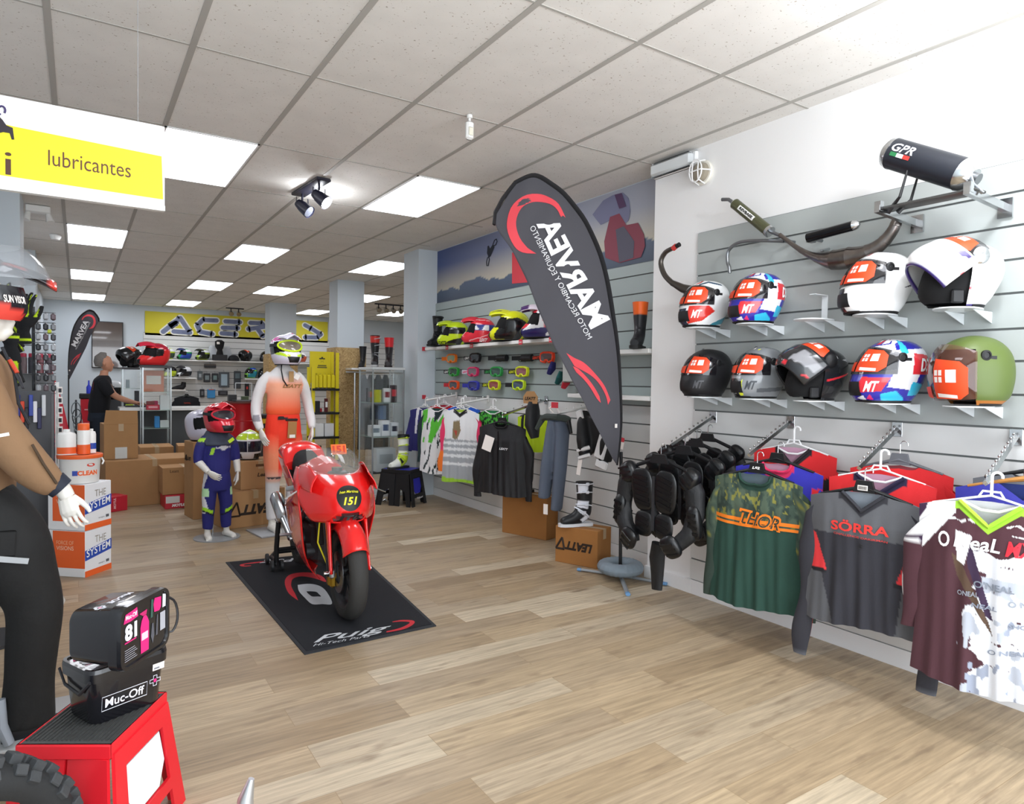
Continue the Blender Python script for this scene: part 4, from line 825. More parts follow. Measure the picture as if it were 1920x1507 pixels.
# garments
RG = 'garments in the recess'
def arm2(label, y, z=1.25, L=.34, white=False): return faceout(label, y, XRR-.02, z, L, .06 if white else .14, 'display arms in the recess', WPL if white else CHROME, 5, 0)
arm2('white display arm at the left of the recess over the blue jersey', 7.2, 1.30, .4, True); arm2('white display arm over the striped grey jersey', 6.45, 1.28, .4, True)
arm2('dark ball-stop arm holding the black jacket in the recess', 5.34, 1.30, .5); arm2('display arm over the blue-grey trousers', wx(1042, 785, 3.50).y, 1.25, .42, True)
arm2('display arm over the black and white chest protector', 4.45, 1.26, .3)
R2 = rad(-90+22)
splash = lambda a, b, c_: [('1a2c30', lambda x, d: vn(x*6+a, d*9+b+x*5)+.3*vn(x*18, d*30) > .86), (c_, lambda x, d: (vn(x*5+b, d*8+a+x*4) > .66) & (d < .55))]
garment('jersey', 'navy jersey with white flashes, leftmost in the recess', 'jersey', (3.50, 7.33, 1.16), R2, th=.03, w=.25, L=.55, base='2b2a6c', shapes=[('e8e8f0', [(-.5, .0), (-.3, .02), (-.45, .6), (-.6, .6)]), ('e8e8f0', [(-.2, .75), (0, .78), (.02, 1.1), (-.12, 1.1)])], inner='3a3a7c', neck='crew', nd=.04, hanger='white', sl=.45, sd=11, group=RG, sleeve='2b2a6c')
garment('jersey', 'red jersey behind the navy one at the left of the recess', 'jersey', (3.69, 7.22, 1.20), R2, th=.018, w=.24, L=.62, base='dc2a34', inner='b83040', neck='crew', nd=.05, hanger='white', sl=.45, sd=12, group=RG)
garment('jersey', 'white, black and green splash jersey in the recess', 'jersey', (3.46, 6.93, 1.17), R2, th=.03, w=.25, L=.76, base='e6e6e8', shapes=splash(1, 2, '5cc03a'), inner='2a4a44', nd=.06, hanger='white', sleeve='1f3336', sl=.55, sd=13, group=RG)
garment('jersey', 'bright blue jersey between the splash and striped jerseys', 'jersey', (3.69, 6.72, 1.20), R2, th=.018, w=.24, L=.62, base='2a62d8', inner='8a96a8', neck='crew', nd=.06, hanger='white', sl=.45, sd=14, shapes=[('1f6a5c', [(-1.2, .3), (.2, .3), (.2, 1.1), (-1.2, 1.1)])], group=RG)
garment('jersey', 'white and grey striped jersey with lime hem in the recess', 'jersey', (3.46, 6.36, 1.18), R2, th=.03, w=.25, L=.80, base='eceef0', shapes=[('a8aeb4', [(-1.2, .42), (1.2, .42), (1.2, 1.1), (-1.2, 1.1)])]+[('e8ecee', [(-1.2, y), (1.2, y-.02), (1.2, y+.02), (-1.2, y+.04)]) for y in (.46, .54, .63, .74)]+[('8a7a5c', [(-.35, .18), (0, .16), (.1, .3), (-.1, .42), (-.4, .40)]), ('b84a3c', [(-.3, .3), (-.1, .3), (-.15, .38)]), ('9fd03a', [(-1.2, .95), (1.2, .95), (1.2, 1.2), (-1.2, 1.2)])], collar='2c2c30', inner='b8d84a', nd=.07, hanger='white', sleeve='e83a6a', sleeve_shapes=[('f07a2c', [(-.01, .6), (1.01, .6), (1.01, 1.01), (-.01, 1.01)])], sl=.6, sd=15, group=RG)
garment('jersey', 'neon green patterned jersey behind the black jacket', 'jersey', (3.68, 6.06, 1.18), R2, th=.018, w=.20, L=.55, base='4ab03a', shapes=[('1a2c20', lambda x, d: vn(x*16, d*30) > .5)], inner='3a8a5a', nd=.05, hanger='white', sl=.4, sd=16, group=RG)
def jacket_extra(t, onf):
    g = G(); g.box(onf(-.10, -.20, .02), (.10, .003, .14), WSQ, rot=Matrix.Rotation(.3, 3, 'Y')); g.obj('paper_tag', t, smooth=0)
    g = G(); g.box(onf(0, -.33, .004), (.008, .006, .5), K('0c0c0e', .3)); g.obj('zip', t, smooth=0)
garment('jacket', 'black riding jacket with a white paper tag in the recess', 'jacket', (3.36, 5.36, 1.09), rad(-90+30), w=.25, L=.68, base='17171a', inner='0e0e10', nd=.05, neck='crew', nw=.07, collar='101012', hanger='black', sleeve='17171a', sl=.62, th=.08, sd=17, texts=[('LEATT', .06, -.24, .09, .02, 'e8e8ea', .03, .25, 0)], extra=jacket_extra, group=RG, m=mat('jacket cloth', rough=.6, attr=True, bump=.4, bscale=150))
garment('jacket', 'neon yellow jacket behind the black riding jacket', 'jacket', (3.70, 5.36, 1.17), rad(-90+12), th=.018, sl=.22, w=.20, L=.36, base='c4e01e', shapes=[('17181b', [(-.7, 0), (-.5, 0), (-.5, 1.1), (-.8, 1.1)])], inner='3a3c20', nd=.04, neck='crew', hanger='black', sleeve='c4e01e', sd=18, group=RG)
# black back protector under a cardboard header card
t = thing('back_protector', 'black knee protectors under a brown cardboard header card in the recess', 'protector', wx(1000, 775, 3.44), rad(-90+20))
g = G(); g.tube([(0, 0, .10), (0, -.01, .03), (0, -.01, -.10), (.02, 0, -.22)], [.06, .085, .095, .05], K('1a1b1e', .6, bump=.3, bscale=90), 16, flat=.6); g.obj('pad', t)
g = G(); g.prism([(-.075, .09), (.075, .09), (.08, .15), (.04, .20), (-.04, .20), (-.08, .15)], lambda a, b, h: V((a, -.05+h, b)), .004, CARD); g.text('LEATT', lambda a, b: V((a, -.052, b+.135)), .12, K('241a12', .7), .03, bold=.04, shear=.2); g.obj('header_card', t, smooth=0)
# blue-grey trousers hanging folded
t = thing('riding_trousers', 'blue-grey riding trousers hanging in the recess above the cardboard box', 'trousers', wx(1042, 785, 3.50), rad(-90+20)); g = G(); TM = K('5b6474', .8, bump=.4, bscale=60)
g.tube([(-.02, 0, -.01), (-.03, 0, -.12), (-.06, -.02, -.40), (-.10, -.01, -.70)], [.07, .085, .085, .075], TM, 18, flat=.6); g.tube([(.04, 0, -.01), (.06, .02, -.12), (.05, .01, -.42), (.01, .02, -.80)], [.07, .085, .08, .07], TM, 18, flat=.6); blob(g, .011, 3, None, TM, 'legs', t)
g = G(); g.tube([(-.13, -.02, .0), (-.05, -.07, .02), (.06, -.07, .02), (.13, .0, .0), (.05, .06, .01), (-.06, .06, .01)], .028, K('3c4440', .8), 8, closed=True); g.tube([(.13, 0, 0), (.16, 0, -.12)], [.02, .015], BLK, 8); g.tube([(-.13, -.01, 0), (-.19, -.02, -.10)], [.03, .02], K('3c4440', .8), 8); g.obj('waistband', t)
g = G(); g.box((-.09, -.055, -.55), (.06, .002, .015), WSQ); g.box((-.05, -.06, -.79), (.045, .002, .09), WSQ); g.obj('label', t, smooth=0)
g = G(); g.tube([(-.02, 0, .04), (-.06, -.01, .09), (0, -.01, .13), (.04, 0, .05)], .012, WSQ, 6); g.obj('hanger', t); g = G(); g.box((0, -.02, .12), (.07, .004, .05), REDT); g.obj('price_flag', t, smooth=0)
# chest protector
t = thing('chest_protector', 'black and white chest protector with red tag hanging behind the flag pole', 'protector', (3.60, 4.23, 1.20), rad(-90+14)); g = G(); BM = K('131315', .6, bump=.3, bscale=80)
g.tube([(-.16, 0, .04), (-.15, -.02, -.06), (-.13, -.03, -.2), (-.12, -.03, -.33)], [.045, .075, .09, .07], BM, 16, flat=.7); g.tube([(.16, 0, .04), (.15, -.02, -.06), (.10, -.03, -.2), (.07, -.03, -.36)], [.045, .07, .085, .07], BM, 16, flat=.7); g.box((0, 0, -.15), (.24, .06, .30), BM); blob(g, .011, 4, None, BM, 'harness', t)
for s, c, dd_ in ((-1, (-.16, -.06, -.02), (.07, .02, .14)), (-1, (-.10, -.095, -.27), (.14, .02, .035)), (-1, (-.09, -.095, -.33), (.13, .02, .035)), (1, (.08, -.09, -.24), (.10, .025, .20)), (1, (.08, -.085, -.38), (.12, .03, .07)), (1, (.19, -.05, .03), (.12, .02, .03))):
    g = G(); g.box(c, dd_, K('dcdcdc', .35), rot=Matrix.Rotation(s*.3, 3, 'Y'), bev=.01); g.obj('armour_plate', t)
g = G(); g.box((.22, -.03, -.17), (.07, .003, .035), REDT, rot=Matrix.Rotation(.2, 3, 'Y')); g.box((.215, -.03, -.215), (.07, .003, .06), WSQ, rot=Matrix.Rotation(.2, 3, 'Y')); g.tube([(.21, -.02, -.15), (.19, 0, .02)], .003, BLK, 5); g.obj('swing_tag', t, smooth=0)
g = G(); g.box((-.17, -.05, -.42), (.04, .003, .15), WSQ, rot=Matrix.Rotation(.15, 3, 'Y')); g.obj('paper_tag', t, smooth=0)
g = G(); g.tube([(0, .02, 0), (0, .06, .08), (0, .08, .06)], .004, CHROME, 6); g.obj('hanger', t)
t = thing('spare_parts_bag', 'clear bag of small parts with cardboard header beside the flag edge', 'bag', wx(1068, 690, 3.72), rad(-90+15)); g = G(); g.box((0, 0, -.03), (.15, .03, .2), K('b9bcb8', .3), bev=.012); g.obj('bag', t); g = G(); g.box((0, -.002, .10), (.15, .034, .06), CARD); g.obj('header_card', t, smooth=0)
for px, py, cc, lb in ((1035, 690, '2c2c6c', 'navy'), (1050, 708, '1f5f5c', 'teal'), (1062, 716, 'c83040', 'red')):
    g = G(); g.tube([(0, 0, .06), (.01, -.01, 0), (-.01, -.01, -.06)], [.03, .045, .03], K(cc, .8), 10, flat=.6); tag(g.obj('glove', None, loc=wx(px, py, 3.76), rot=(0, .3, rad(-80))), 'small %s glove hanging right of the goggle rows' % lb, 'glove', 'hanging gloves')
# mural above
def mural_col(U, W):
    top = np.array(lin('46578c')); mid = np.array(lin('a9adba')); glow = np.array(lin('d8cfae')); hill = np.array(lin('4c5a70'))
    side = np.clip(U*1.2, 0, 1)[:, None]; c = top*(1-side)+mid*side; lowk = np.clip(1-(W-.2)/.5, 0, 1)[:, None]; c = c*(1-lowk*.75)+glow*lowk*.75
    ridge = .24+.05*np.sin(U*9)+.03*np.sin(U*31)+.02*np.sin(U*77)-.06*(U < .15); k = W < ridge; sh = np.clip(W/.25, 0, 1)[:, None]; c = np.where(k[:, None], hill*(.75+.5*sh), c)
    return c
t = thing('wall_mural', 'long mountain dusk mural with motocross rider under the recess ceiling', 'mural', (XRR-.003, 0, 0)); g = G()
g.grid(160, 40, lambda U, W: np.stack([0*U, 7.79-4.08*U, 2.462+.655*W], -1), mat('mural print', rough=.5, attr=True), mural_col); g.obj('print', t, smooth=0)
my = lambda px, py: V((-.004, wx(px, py, XRR-.007).y, wx(px, py, XRR-.007).z)); g = G()
c5 = lambda q: [(820+x/4.571, 330+y/4.571) for x, y in q]
def poly(g, q, m, f=my): g.add([f(x, y) for x, y in q], [tuple(range(len(q)))], m)
DK = K('1f2430', .6)
g.tube([my(*p_) for p_ in c5([(505, 540), (512, 560), (500, 590), (478, 600), (476, 585), (490, 550)])], .006, DK, 5, closed=True); g.tube([my(*p_) for p_ in c5([(440, 690), (446, 715), (436, 768), (424, 768), (422, 735), (430, 700)])], .006, DK, 5, closed=True)
poly(g, c5([(478, 580), (490, 610), (455, 690), (440, 700), (425, 660), (430, 600), (442, 595), (452, 620)]), DK); g.obj('flying_rider', t, smooth=0)
g = G(); poly(g, c5([(640, 655), (700, 655), (840, 905), (640, 922)]), K('d8434f', .6)); g.obj('red_square', t, smooth=0)
g = G(); poly(g, c5([(1500, 165), (1590, 140), (1640, 190), (1655, 300), (1640, 380), (1590, 420), (1480, 380), (1400, 420), (1330, 330), (1420, 210)]), K('7d7f9c', .6)); g.obj('mural_helmet', t, smooth=0)
g = G(); my = lambda px, py: V((-.006, wx(px, py, XRR-.009).y, wx(px, py, XRR-.009).z)); poly(g, c5([(1480, 350), (1560, 320), (1620, 420), (1720, 400), (1770, 500), (1780, 600), (1745, 695), (1560, 745), (1440, 700), (1430, 560)]), K('8c3f50', .6), my); my2 = lambda px, py: my(px, py)+V((-.002, 0, 0)); poly(g, c5([(1530, 460), (1600, 430), (1690, 560), (1680, 700), (1560, 740)]), K('5a5868', .6), my2); poly(g, c5([(1520, 160), (1580, 145), (1620, 260), (1560, 280)]), K('5a3f62', .6), my2); g.obj('mural_rider', t, smooth=0)
# cardboard boxes and boots on the floor of the recess
def carton(name, label, c, d, rz=0, m=None, group='cardboard boxes', tape=True, words=(), lab=(), cat_='box', parts=None):
    t = thing(name, label, cat_, (c[0], c[1], c[2]), rz, group); g = G(); m = m or CARD; g.box((0, 0, d[2]/2), d, m, bev=.003); g.obj('body', t, smooth=0)
    if tape: g = G(); g.box((0, 0, d[2]+.0005), (.05, d[1]*1.001, .001), K('b39a76', .35)); g.box((0, -d[1]/2-.0008, d[2]-.04), (.05, .001, .08), K('b39a76', .35)); g.obj('tape', t, smooth=0)
    for (s, face, u, v, w_, col, bold, shr, rot) in words:
        g = G(); 
        def f(a, b, face=face, u=u, v=v, rot=rot):
            a, b = a*math.cos(rot)-b*math.sin(rot), a*math.sin(rot)+b*math.cos(rot)
            return V((u+a, -d[1]/2-.0015, v+b)) if face == 'f' else V((-d[0]/2-.0015, -(u+a), v+b))
        g.text(s, f, w_, K(col, .7), bold=bold, shear=shr); g.obj("print", t, smooth=0)
    for (face, u, v, w_, h_, col) in lab:
        g = G(); g.box((u, -d[1]/2-.001, v) if face == 'f' else (-d[0]/2-.001, -u, v), (w_, .001, h_) if face == 'f' else (.001, w_, h_), K(col, .5)); g.obj('label', t, smooth=0)
    return t
BC = K('9f6c38', .8, noise=.06, nscale=8)
carton('cardboard_box', 'tall plain brown cardboard box against the recess wall below the blue-grey trousers', (3.665, 5.325, 0), (.19, .53, .40), rad(19), BC)
def leatt_logo(t, d, W_, col='2c2018', s=1, z=.5, face='f', flip=True):
    """word and triangle outline, standing upside down as on the box"""
    g = G(); q = rad(180) if flip else 0
    f = lambda a, b: V(((a*math.cos(q)-b*math.sin(q))*s, -d[1]/2-.0015, z+(a*math.sin(q)+b*math.cos(q))*s))
    fx = f if face == 'f' else (lambda a, b: V((-d[0]/2-.0015, -f(a, b).x, f(a, b).z)))
    g.text('LEATT', lambda a, b: fx(a-.06*W_, b), W_*.72, K(col, .7), W_*.2, bold=.06, shear=.3)
    pts = [(.30*W_, .10*W_), (.52*W_, .10*W_), (.36*W_, -.16*W_)]
    for i in range(3): a, b = pts[i], pts[(i+1) % 3]; g.tube([fx(*a), fx(*b)], .009*s, K(col, .7), 4)
    return g.obj('logo', t, smooth=0)
bx = carton('cardboard_box', 'brown cardboard box with large upside-down black logo under the white boot', (3.486, 4.285, 0), (.235, .39, .30), rad(22), BC)
leatt_logo(bx, (.235, .39, .30), .36, z=.15, face='l')
boot('black and white motocross boot standing on the cardboard box beside the flag pole', (3.48, 4.29, .303), rad(165), '17181b', [('dfe2ea', [(.02, .60), (.30, .62), (.30, .72), (.02, .72)]), ('dfe2ea', [(.05, .80), (.28, .84), (.28, .92), (.03, .95)]), ('dfe2ea', [(.10, .45), (.3, .5), (.25, .56), (.1, .52)]), ('dfe2ea', [(.30, .40), (.42, .42), (.42, .55), (.30, .52)])], 'd8dade', 'boots', .36, buckles='dfe2ea')
boot('tall plain black rubber boot on the floor box beside the black jacket', (3.66, 5.40, .403), rad(160), '1c1d1e', [], '151515', 'boots', .40)
# corner stool and neon boot
def folding_stool(label, loc, rz, c1, c2, sc=1, group=None, words=None, extra=None, top=None):
    t = thing('folding_stool', label, 'stool', loc, rz, group); t.scale = (sc,)*3; H = .40
    g = G(); g.prism([(-.17, -.13), (.17, -.13), (.17, .13), (-.17, .13)], lambda a, b, h: V((a, b, H-.03+h)), .03, c2); 
    g.obj('top', t, smooth=0)
    g = G(); g.box((0, -.135, H-.02), (.36, .012, .045), c1, bev=.004); g.box((0, .135, H-.02), (.36, .012, .045), c1, bev=.004); g.box((.175, 0, H-.02), (.012, .28, .045), c1, bev=.004); g.box((-.175, 0, H-.02), (.012, .28, .045), c1, bev=.004); g.obj('top_rim', t)
    for s in (-1, 1):     # end panels with an opening and an inset plate
        g = G(); f = lambda a, b, h, s=s: V((s*(.17+.055*(1-b/H)+h), a*(1+.32*(1-b/H)), b))
        for q in ([(-.13, H-.03), (-.085, H-.03), (-.085, 0), (-.13, 0)], [(.085, H-.03), (.13, H-.03), (.13, 0), (.085, 0)], [(-.085, H-.03), (.085, H-.03), (.085, H-.09), (-.085, H-.09)], [(-.085, .13), (.085, .13), (.085, .09), (-.085, .09)]): g.prism(q, f, .014, c1)
        g.obj('end_panel', t, smooth=0)
        g = G(); g.prism([(-.075, H-.10), (.075, H-.10), (.085, .2), (.05, .135), (-.05, .135), (-.085, .2)], lambda a, b, h, s=s: V((s*(.168+.055*(1-b/H)+h), a*1.1, b)), .006, c2); g.obj('inset_panel', t, smooth=0)
    for s in (-1, 1):     # folding sides: two leaves hinged in the middle
        for q in (-1, 1):
            g = G(); f = lambda a, b, h, s=s, q=q: V((q*(a*(1+.28*(1-b/H))), s*(.13+.045*(1-b/H)-.02*(1-a/.17)+h), b))
            g.prism([(.005, H-.04), (.165, H-.04), (.165, 0), (.125, 0), (.11, .16), (.06, .19), (.05, 0), (.005, 0)], f, .012, c1); g.obj('side_leaf', t, smooth=0)
        g = G(); g.tube([(0, s*.112, H-.05), (0, s*.15, .0)], .011, c1, 8); g.obj('hinge', t)
    if words:
        s_, u, v, w_, col = words; g = G(); g.text(s_, lambda a, b: V((u+a, -.175-.02, v+b)), w_, K(col, .5), None, bold=.02, shear=.3); 
    if extra: extra(t, H)
    return t
BL = K('2a2ab0', .4); BKP = K('17181b', .45)
def st_extra(t, H):
    g = G(); g.text('Polisport', lambda a, b: V((.225+.0-.0+.013, a, .085+b)), .15, K('e8e8ee', .5), .03, bold=.02, shear=.3); g.obj('lettering', t, smooth=0)
folding_stool('black and blue folding step stool by the corner pillar', (3.24, 7.42, 0), rad(-52), BKP, BL, 1.05, extra=st_extra)
boot('white and neon yellow motocross boot standing on the blue stool', (3.26, 7.44, .422), rad(195), 'e4e8e0', [('c8e03a', [(-1, .35), (.6, .35), (.6, .62), (-1, .7)]), ('1d2224', [(-1, .93), (2, .93), (2, 1.1), (-1, 1.1)]), ('8a8f94', [(-1, .72), (2, .72), (2, .80), (-1, .80)]), ('1d2224', [(.1, .38), (.3, .38), (.3, .48), (.1, .45)])], '1b1d20', 'boots', .40, buckles='c8e03a')
# price flags on the pillar
for y, z, lb in ((7.79, 1.86, 'upper'), (7.79, 1.30, 'lower')):
    g = G(); g.box((0, 0, 0), (.05, .004, .05), REDT); tag(g.obj('price_flag', None, smooth=0, loc=(wy(795, 654 if z > 1.5 else 744, 7.76).x, 7.76, wy(795, 654 if z > 1.5 else 744, 7.76).z)), '%s small red price flag at the corner pillar' % lb, 'price tag', 'red price flags')

# ================================================================= MAT AND RACE BIKE
MC = [wz(423, 1055), wz(571, 1228), wz(818, 1174), wz(665, 1032)]
mo = V((sum(p.x for p in MC)/4, sum(p.y for p in MC)/4, 0)); t = thing('floor_mat', 'black rectangular mat with white and red logos under the race bike', 'mat', mo)
a_ = (MC[1]-MC[0]); a_.normalize(); mL = 2.10; mW = .80; ex = (MC[2]-MC[1]).normalized(); ey = V((ex.y, -ex.x, 0)); ey = V((-ex.y, ex.x, 0)) if ey.y > 0 and False else ey
P4 = [q-mo for q in MC]
def mp(u, v, h=.009):
    """u 0..1 left to right as seen, v 0..1 from the back to the front"""
    p = (P4[0]*(1-u)+P4[3]*u)*(1-v)+(P4[1]*(1-u)+P4[2]*u)*v; return V((p.x, p.y, h))
MATM = K('15171d', .9, bump=.5, bscale=300); g = G()
g.prism([(0, 0), (1, 0), (1, 1), (0, 1)], lambda u, v, h: mp(u, v, h), .006, K('24272c', .7)); g.obj('rubber_edge', t, smooth=0)
g = G(); g.prism([(.025, .012), (.975, .012), (.975, .985), (.025, .985)], lambda u, v, h: mp(u, v, .006+h), .003, MATM); g.obj('pile', t, smooth=0)
def swoosh(g, c, rx, ry, a0, a1, wmax, m, f, n=30):
    vs = []
    for i in range(n+1):
        a = rad(a0+(a1-a0)*i/n); w_ = wmax*math.sin(math.pi*i/n)**.7+.0005
        vs += [f(c[0]+(rx+w_)*math.cos(a), c[1]+(ry+w_*1.0)*math.sin(a)), f(c[0]+(rx-w_*.2)*math.cos(a), c[1]+(ry-w_*.2)*math.sin(a))]
    g.add(vs, [(2*i, 2*i+1, 2*i+3, 2*i+2) for i in range(n)], m)
LW = K('c9ccd0', .8); RDM = K('c22a34', .8)
mq = lambda x, y: wz(400+x/3.425, 800+y/3.425, .0105)-mo
def flat(name, q, m, h=None, f=mq):
    g = G(); n = len(q)//2 if h is None else h
    a = cat(q[:n], 30); b = cat(q[n:][::-1], 30); g.add([f(x, y) for x, y in a]+[f(x, y) for x, y in b], [(k, k+1, 31+k, 30+k) for k in range(29)], m); g.obj(name, t, smooth=0)
flat('centre_swoosh', [(725, 990), (700, 960), (640, 938), (560, 935), (490, 950), (460, 985), (465, 1030), (490, 1075), (545, 1115), (525, 1070), (503, 1030), (500, 1005), (512, 975), (560, 960), (620, 966), (680, 982), (700, 990), (722, 996)], RDM)
def ringpoly(g, o_, i_, m, f):
    a = cat(o_+[o_[0]], 37)[:-1]; b = cat(i_+[i_[0]], 37)[:-1]; g.add([f(x, y) for x, y in a]+[f(x, y) for x, y in b], [(k, (k+1) % 36, 36+(k+1) % 36, 36+k) for k in range(36)], m)
g = G(); ringpoly(g, [(542, 1015), (620, 1008), (690, 1025), (735, 1070), (762, 1136), (700, 1138), (635, 1138), (590, 1100), (550, 1055)], [(598, 1056), (630, 1056), (662, 1060), (678, 1074), (692, 1089), (670, 1089), (635, 1089), (615, 1076), (604, 1066)], LW, mq); g.obj('centre_letter', t, smooth=0)
def quadtext(name, s_, TL, TR, BL, BR, m, bold, shr, sg=1):
    g = G(); g.text(s_, lambda a, b: mq(*[(TL[i]*(.5-sg*a)+TR[i]*(.5+sg*a))*(.5+sg*b)+(BL[i]*(.5-sg*a)+BR[i]*(.5+sg*a))*(.5-sg*b) for i in (0, 1)]), 1, m, 1, bold=bold, shear=shr); g.obj(name, t, smooth=0)
quadtext('front_lettering', 'Puig', (655, 1345), (1150, 1262), (640, 1400), (1120, 1320), LW, .012, .3)
quadtext('small_lettering', 'Hi-Tech Parts', (648, 1393), (1010, 1333), (640, 1410), (1005, 1348), LW, 0, .2)
flat('front_swoosh', [(1150, 1250), (1210, 1240), (1285, 1244), (1284, 1268), (1220, 1300), (1112, 1320), (1112, 1312), (1190, 1294), (1242, 1272), (1260, 1255), (1215, 1250), (1150, 1254)], RDM)
flat('rear_swoosh', [(330, 862), (255, 870), (180, 882), (172, 892), (200, 897), (242, 893), (242, 889), (205, 891), (196, 887), (210, 882), (260, 876), (330, 868)], RDM)
quadtext('rear_lettering', 'Puig', (310, 852), (520, 836), (290, 882), (530, 862), LW, .03, .3, -1)

RED = mat('fairing red', 'e8201f', .22, coat=.8); RED2 = K('d42a22', .3); FR = K('1a1b1e', .4); GOLD = K('a8842c', .35, .8); TYRE = K('302f2d', .75, bump=.2, bscale=80); ALU = K('b4b6b8', .3, .9)
bk = thing('race_motorcycle', 'small red racing motorcycle with number 151 on its nose, standing on the mat', 'motorcycle', (1.475, 5.24, .0105), rad(-94))
def wheel(name, x, z, R_, wd, steer=0, disc=1):
    t = thing(name, None, None, (x, 0, z), steer); t.parent = bk
    for k in ('label', 'category'): 
        if k in t: del t[k]
    g = G(); pr = [(R_-.075, -wd*.75), (R_-.05, -wd), (R_-.022, -wd*.92), (R_-.006, -wd*.5), (R_, 0), (R_-.006, wd*.5), (R_-.022, wd*.92), (R_-.05, wd), (R_-.075, wd*.75)]
    g.lathe(pr+[pr[0]], TYRE, axis='y', n=56, cap=False); g.obj('tyre', t, smooth=60)
    g = G(); g.lathe([(R_-.07, -wd*.8), (R_-.085, -wd*.7), (R_-.10, -wd*.3), (R_-.10, wd*.3), (R_-.085, wd*.7), (R_-.07, wd*.8), (R_-.07, -wd*.8)], FR, axis='y', n=40, cap=False)
    for k in range(6): a = k*math.pi/3; g.tube([(.02*math.cos(a), 0, .02*math.sin(a)), ((R_-.09)*math.cos(a+.1), 0, (R_-.09)*math.sin(a+.1))], [.016, .010], FR, 8)
    g.lathe([(.001, -.05), (.03, -.05), (.03, .05), (.001, .05)], FR, axis='y', n=20, cap=False); g.obj('rim', t)
    g = G()
    s = -1; g.lathe([(.07, s*.058), (.125, s*.058), (.125, s*.062), (.07, s*.062), (.07, s*.058)], STEEL, axis='y', n=36, cap=False)
    g.obj('brake_disc', t); return t
wheel('front_wheel', 1.27, .29, .29, .055); wheel('rear_wheel', 0, .315, .295, .07)
# nose fairing: rows from the lower lip to the screen base (x, z centre, half width, sweep back, side drop)
NR = cat([(1.17, .575, .10, .06, .0), (1.26, .582, .14, .14, -.0), (1.31, .605, .165, .20, .0), (1.33, .655, .195, .28, .005), (1.32, .72, .215, .36, .01), (1.28, .785, .215, .40, .015), (1.21, .83, .20, .38, .02), (1.13, .865, .18, .34, .02)], 24)
def nose(U, W):
    i = np.clip((W*23).astype(int), 0, 22); f = W*23-i; R_ = [NR[i, k]*(1-f)+NR[i+1, k]*f for k in range(5)]; u = U*2-1; au = np.abs(u)
    x = R_[0]-R_[3]*(au**2.4); y = u*R_[2]*(1.12-.12*u*u)+np.sign(u)*.035*au**4; z = R_[1]+R_[4]*au**2; return np.stack([x, y, z], -1)
g = G(); g.grid(41, 24, nose, RED, mask=lambda u, v: abs(u-.5) < .25 and .27 < v < .30+.13*(1-((u-.5)/.25)**2)**.5); g.obj('nose_fairing', bk, smooth=70, solid=.006)
g = G(); g.box((1.22, 0, .635), (.10, .20, .06), K('6a1216', .5)); g.obj('air_intake', bk)
def ns(u, v, off=.004): p = nose(np.array([u]), np.array([v]))[0]; return V((p[0]+off, p[1], p[2]+off*.3))
g = G(); g.text('ITR', lambda a, b: V((1.332-a*a*6, a, .628+b)), .13, K('140a0a', .5), .030, bold=.05, shear=.2); g.obj('intake_lettering', bk, smooth=0)
g = G(); vs = []; n = 28
def npt(a, b, off=.006):          # metres on the nose, a to the viewer's right, b up
    u = .5+a/(2*.235); v = .625+b/.44; return ns(u, v, off)
for k in range(5):
    r = .074*(1-k/5)+.0; vs += [npt(r*math.cos(2*math.pi*q/n), r*math.sin(2*math.pi*q/n)) for q in range(n)]
g.add(vs+[npt(0, 0)], [(k*n+q, k*n+(q+1) % n, (k+1)*n+(q+1) % n, (k+1)*n+q) for k in range(4) for q in range(n)]+[(4*n+q, 4*n+(q+1) % n, 5*n) for q in range(n)], K('1d1d1c', .5)); g.obj('number_disc', bk)
YL = K('e8e22a', .5)
g = G(); g.text('151', lambda a, b: npt(a, b-.018, .010), .085, YL, .042, bold=.03, shear=.3); g.obj('race_number', bk, smooth=0)
g = G(); g.text('Ivan Martinez', lambda a, b: npt(a, b+.034+a*a*-2, .010), .115, YL, .015, bold=.015, shear=.4); g.obj('rider_name', bk, smooth=0)
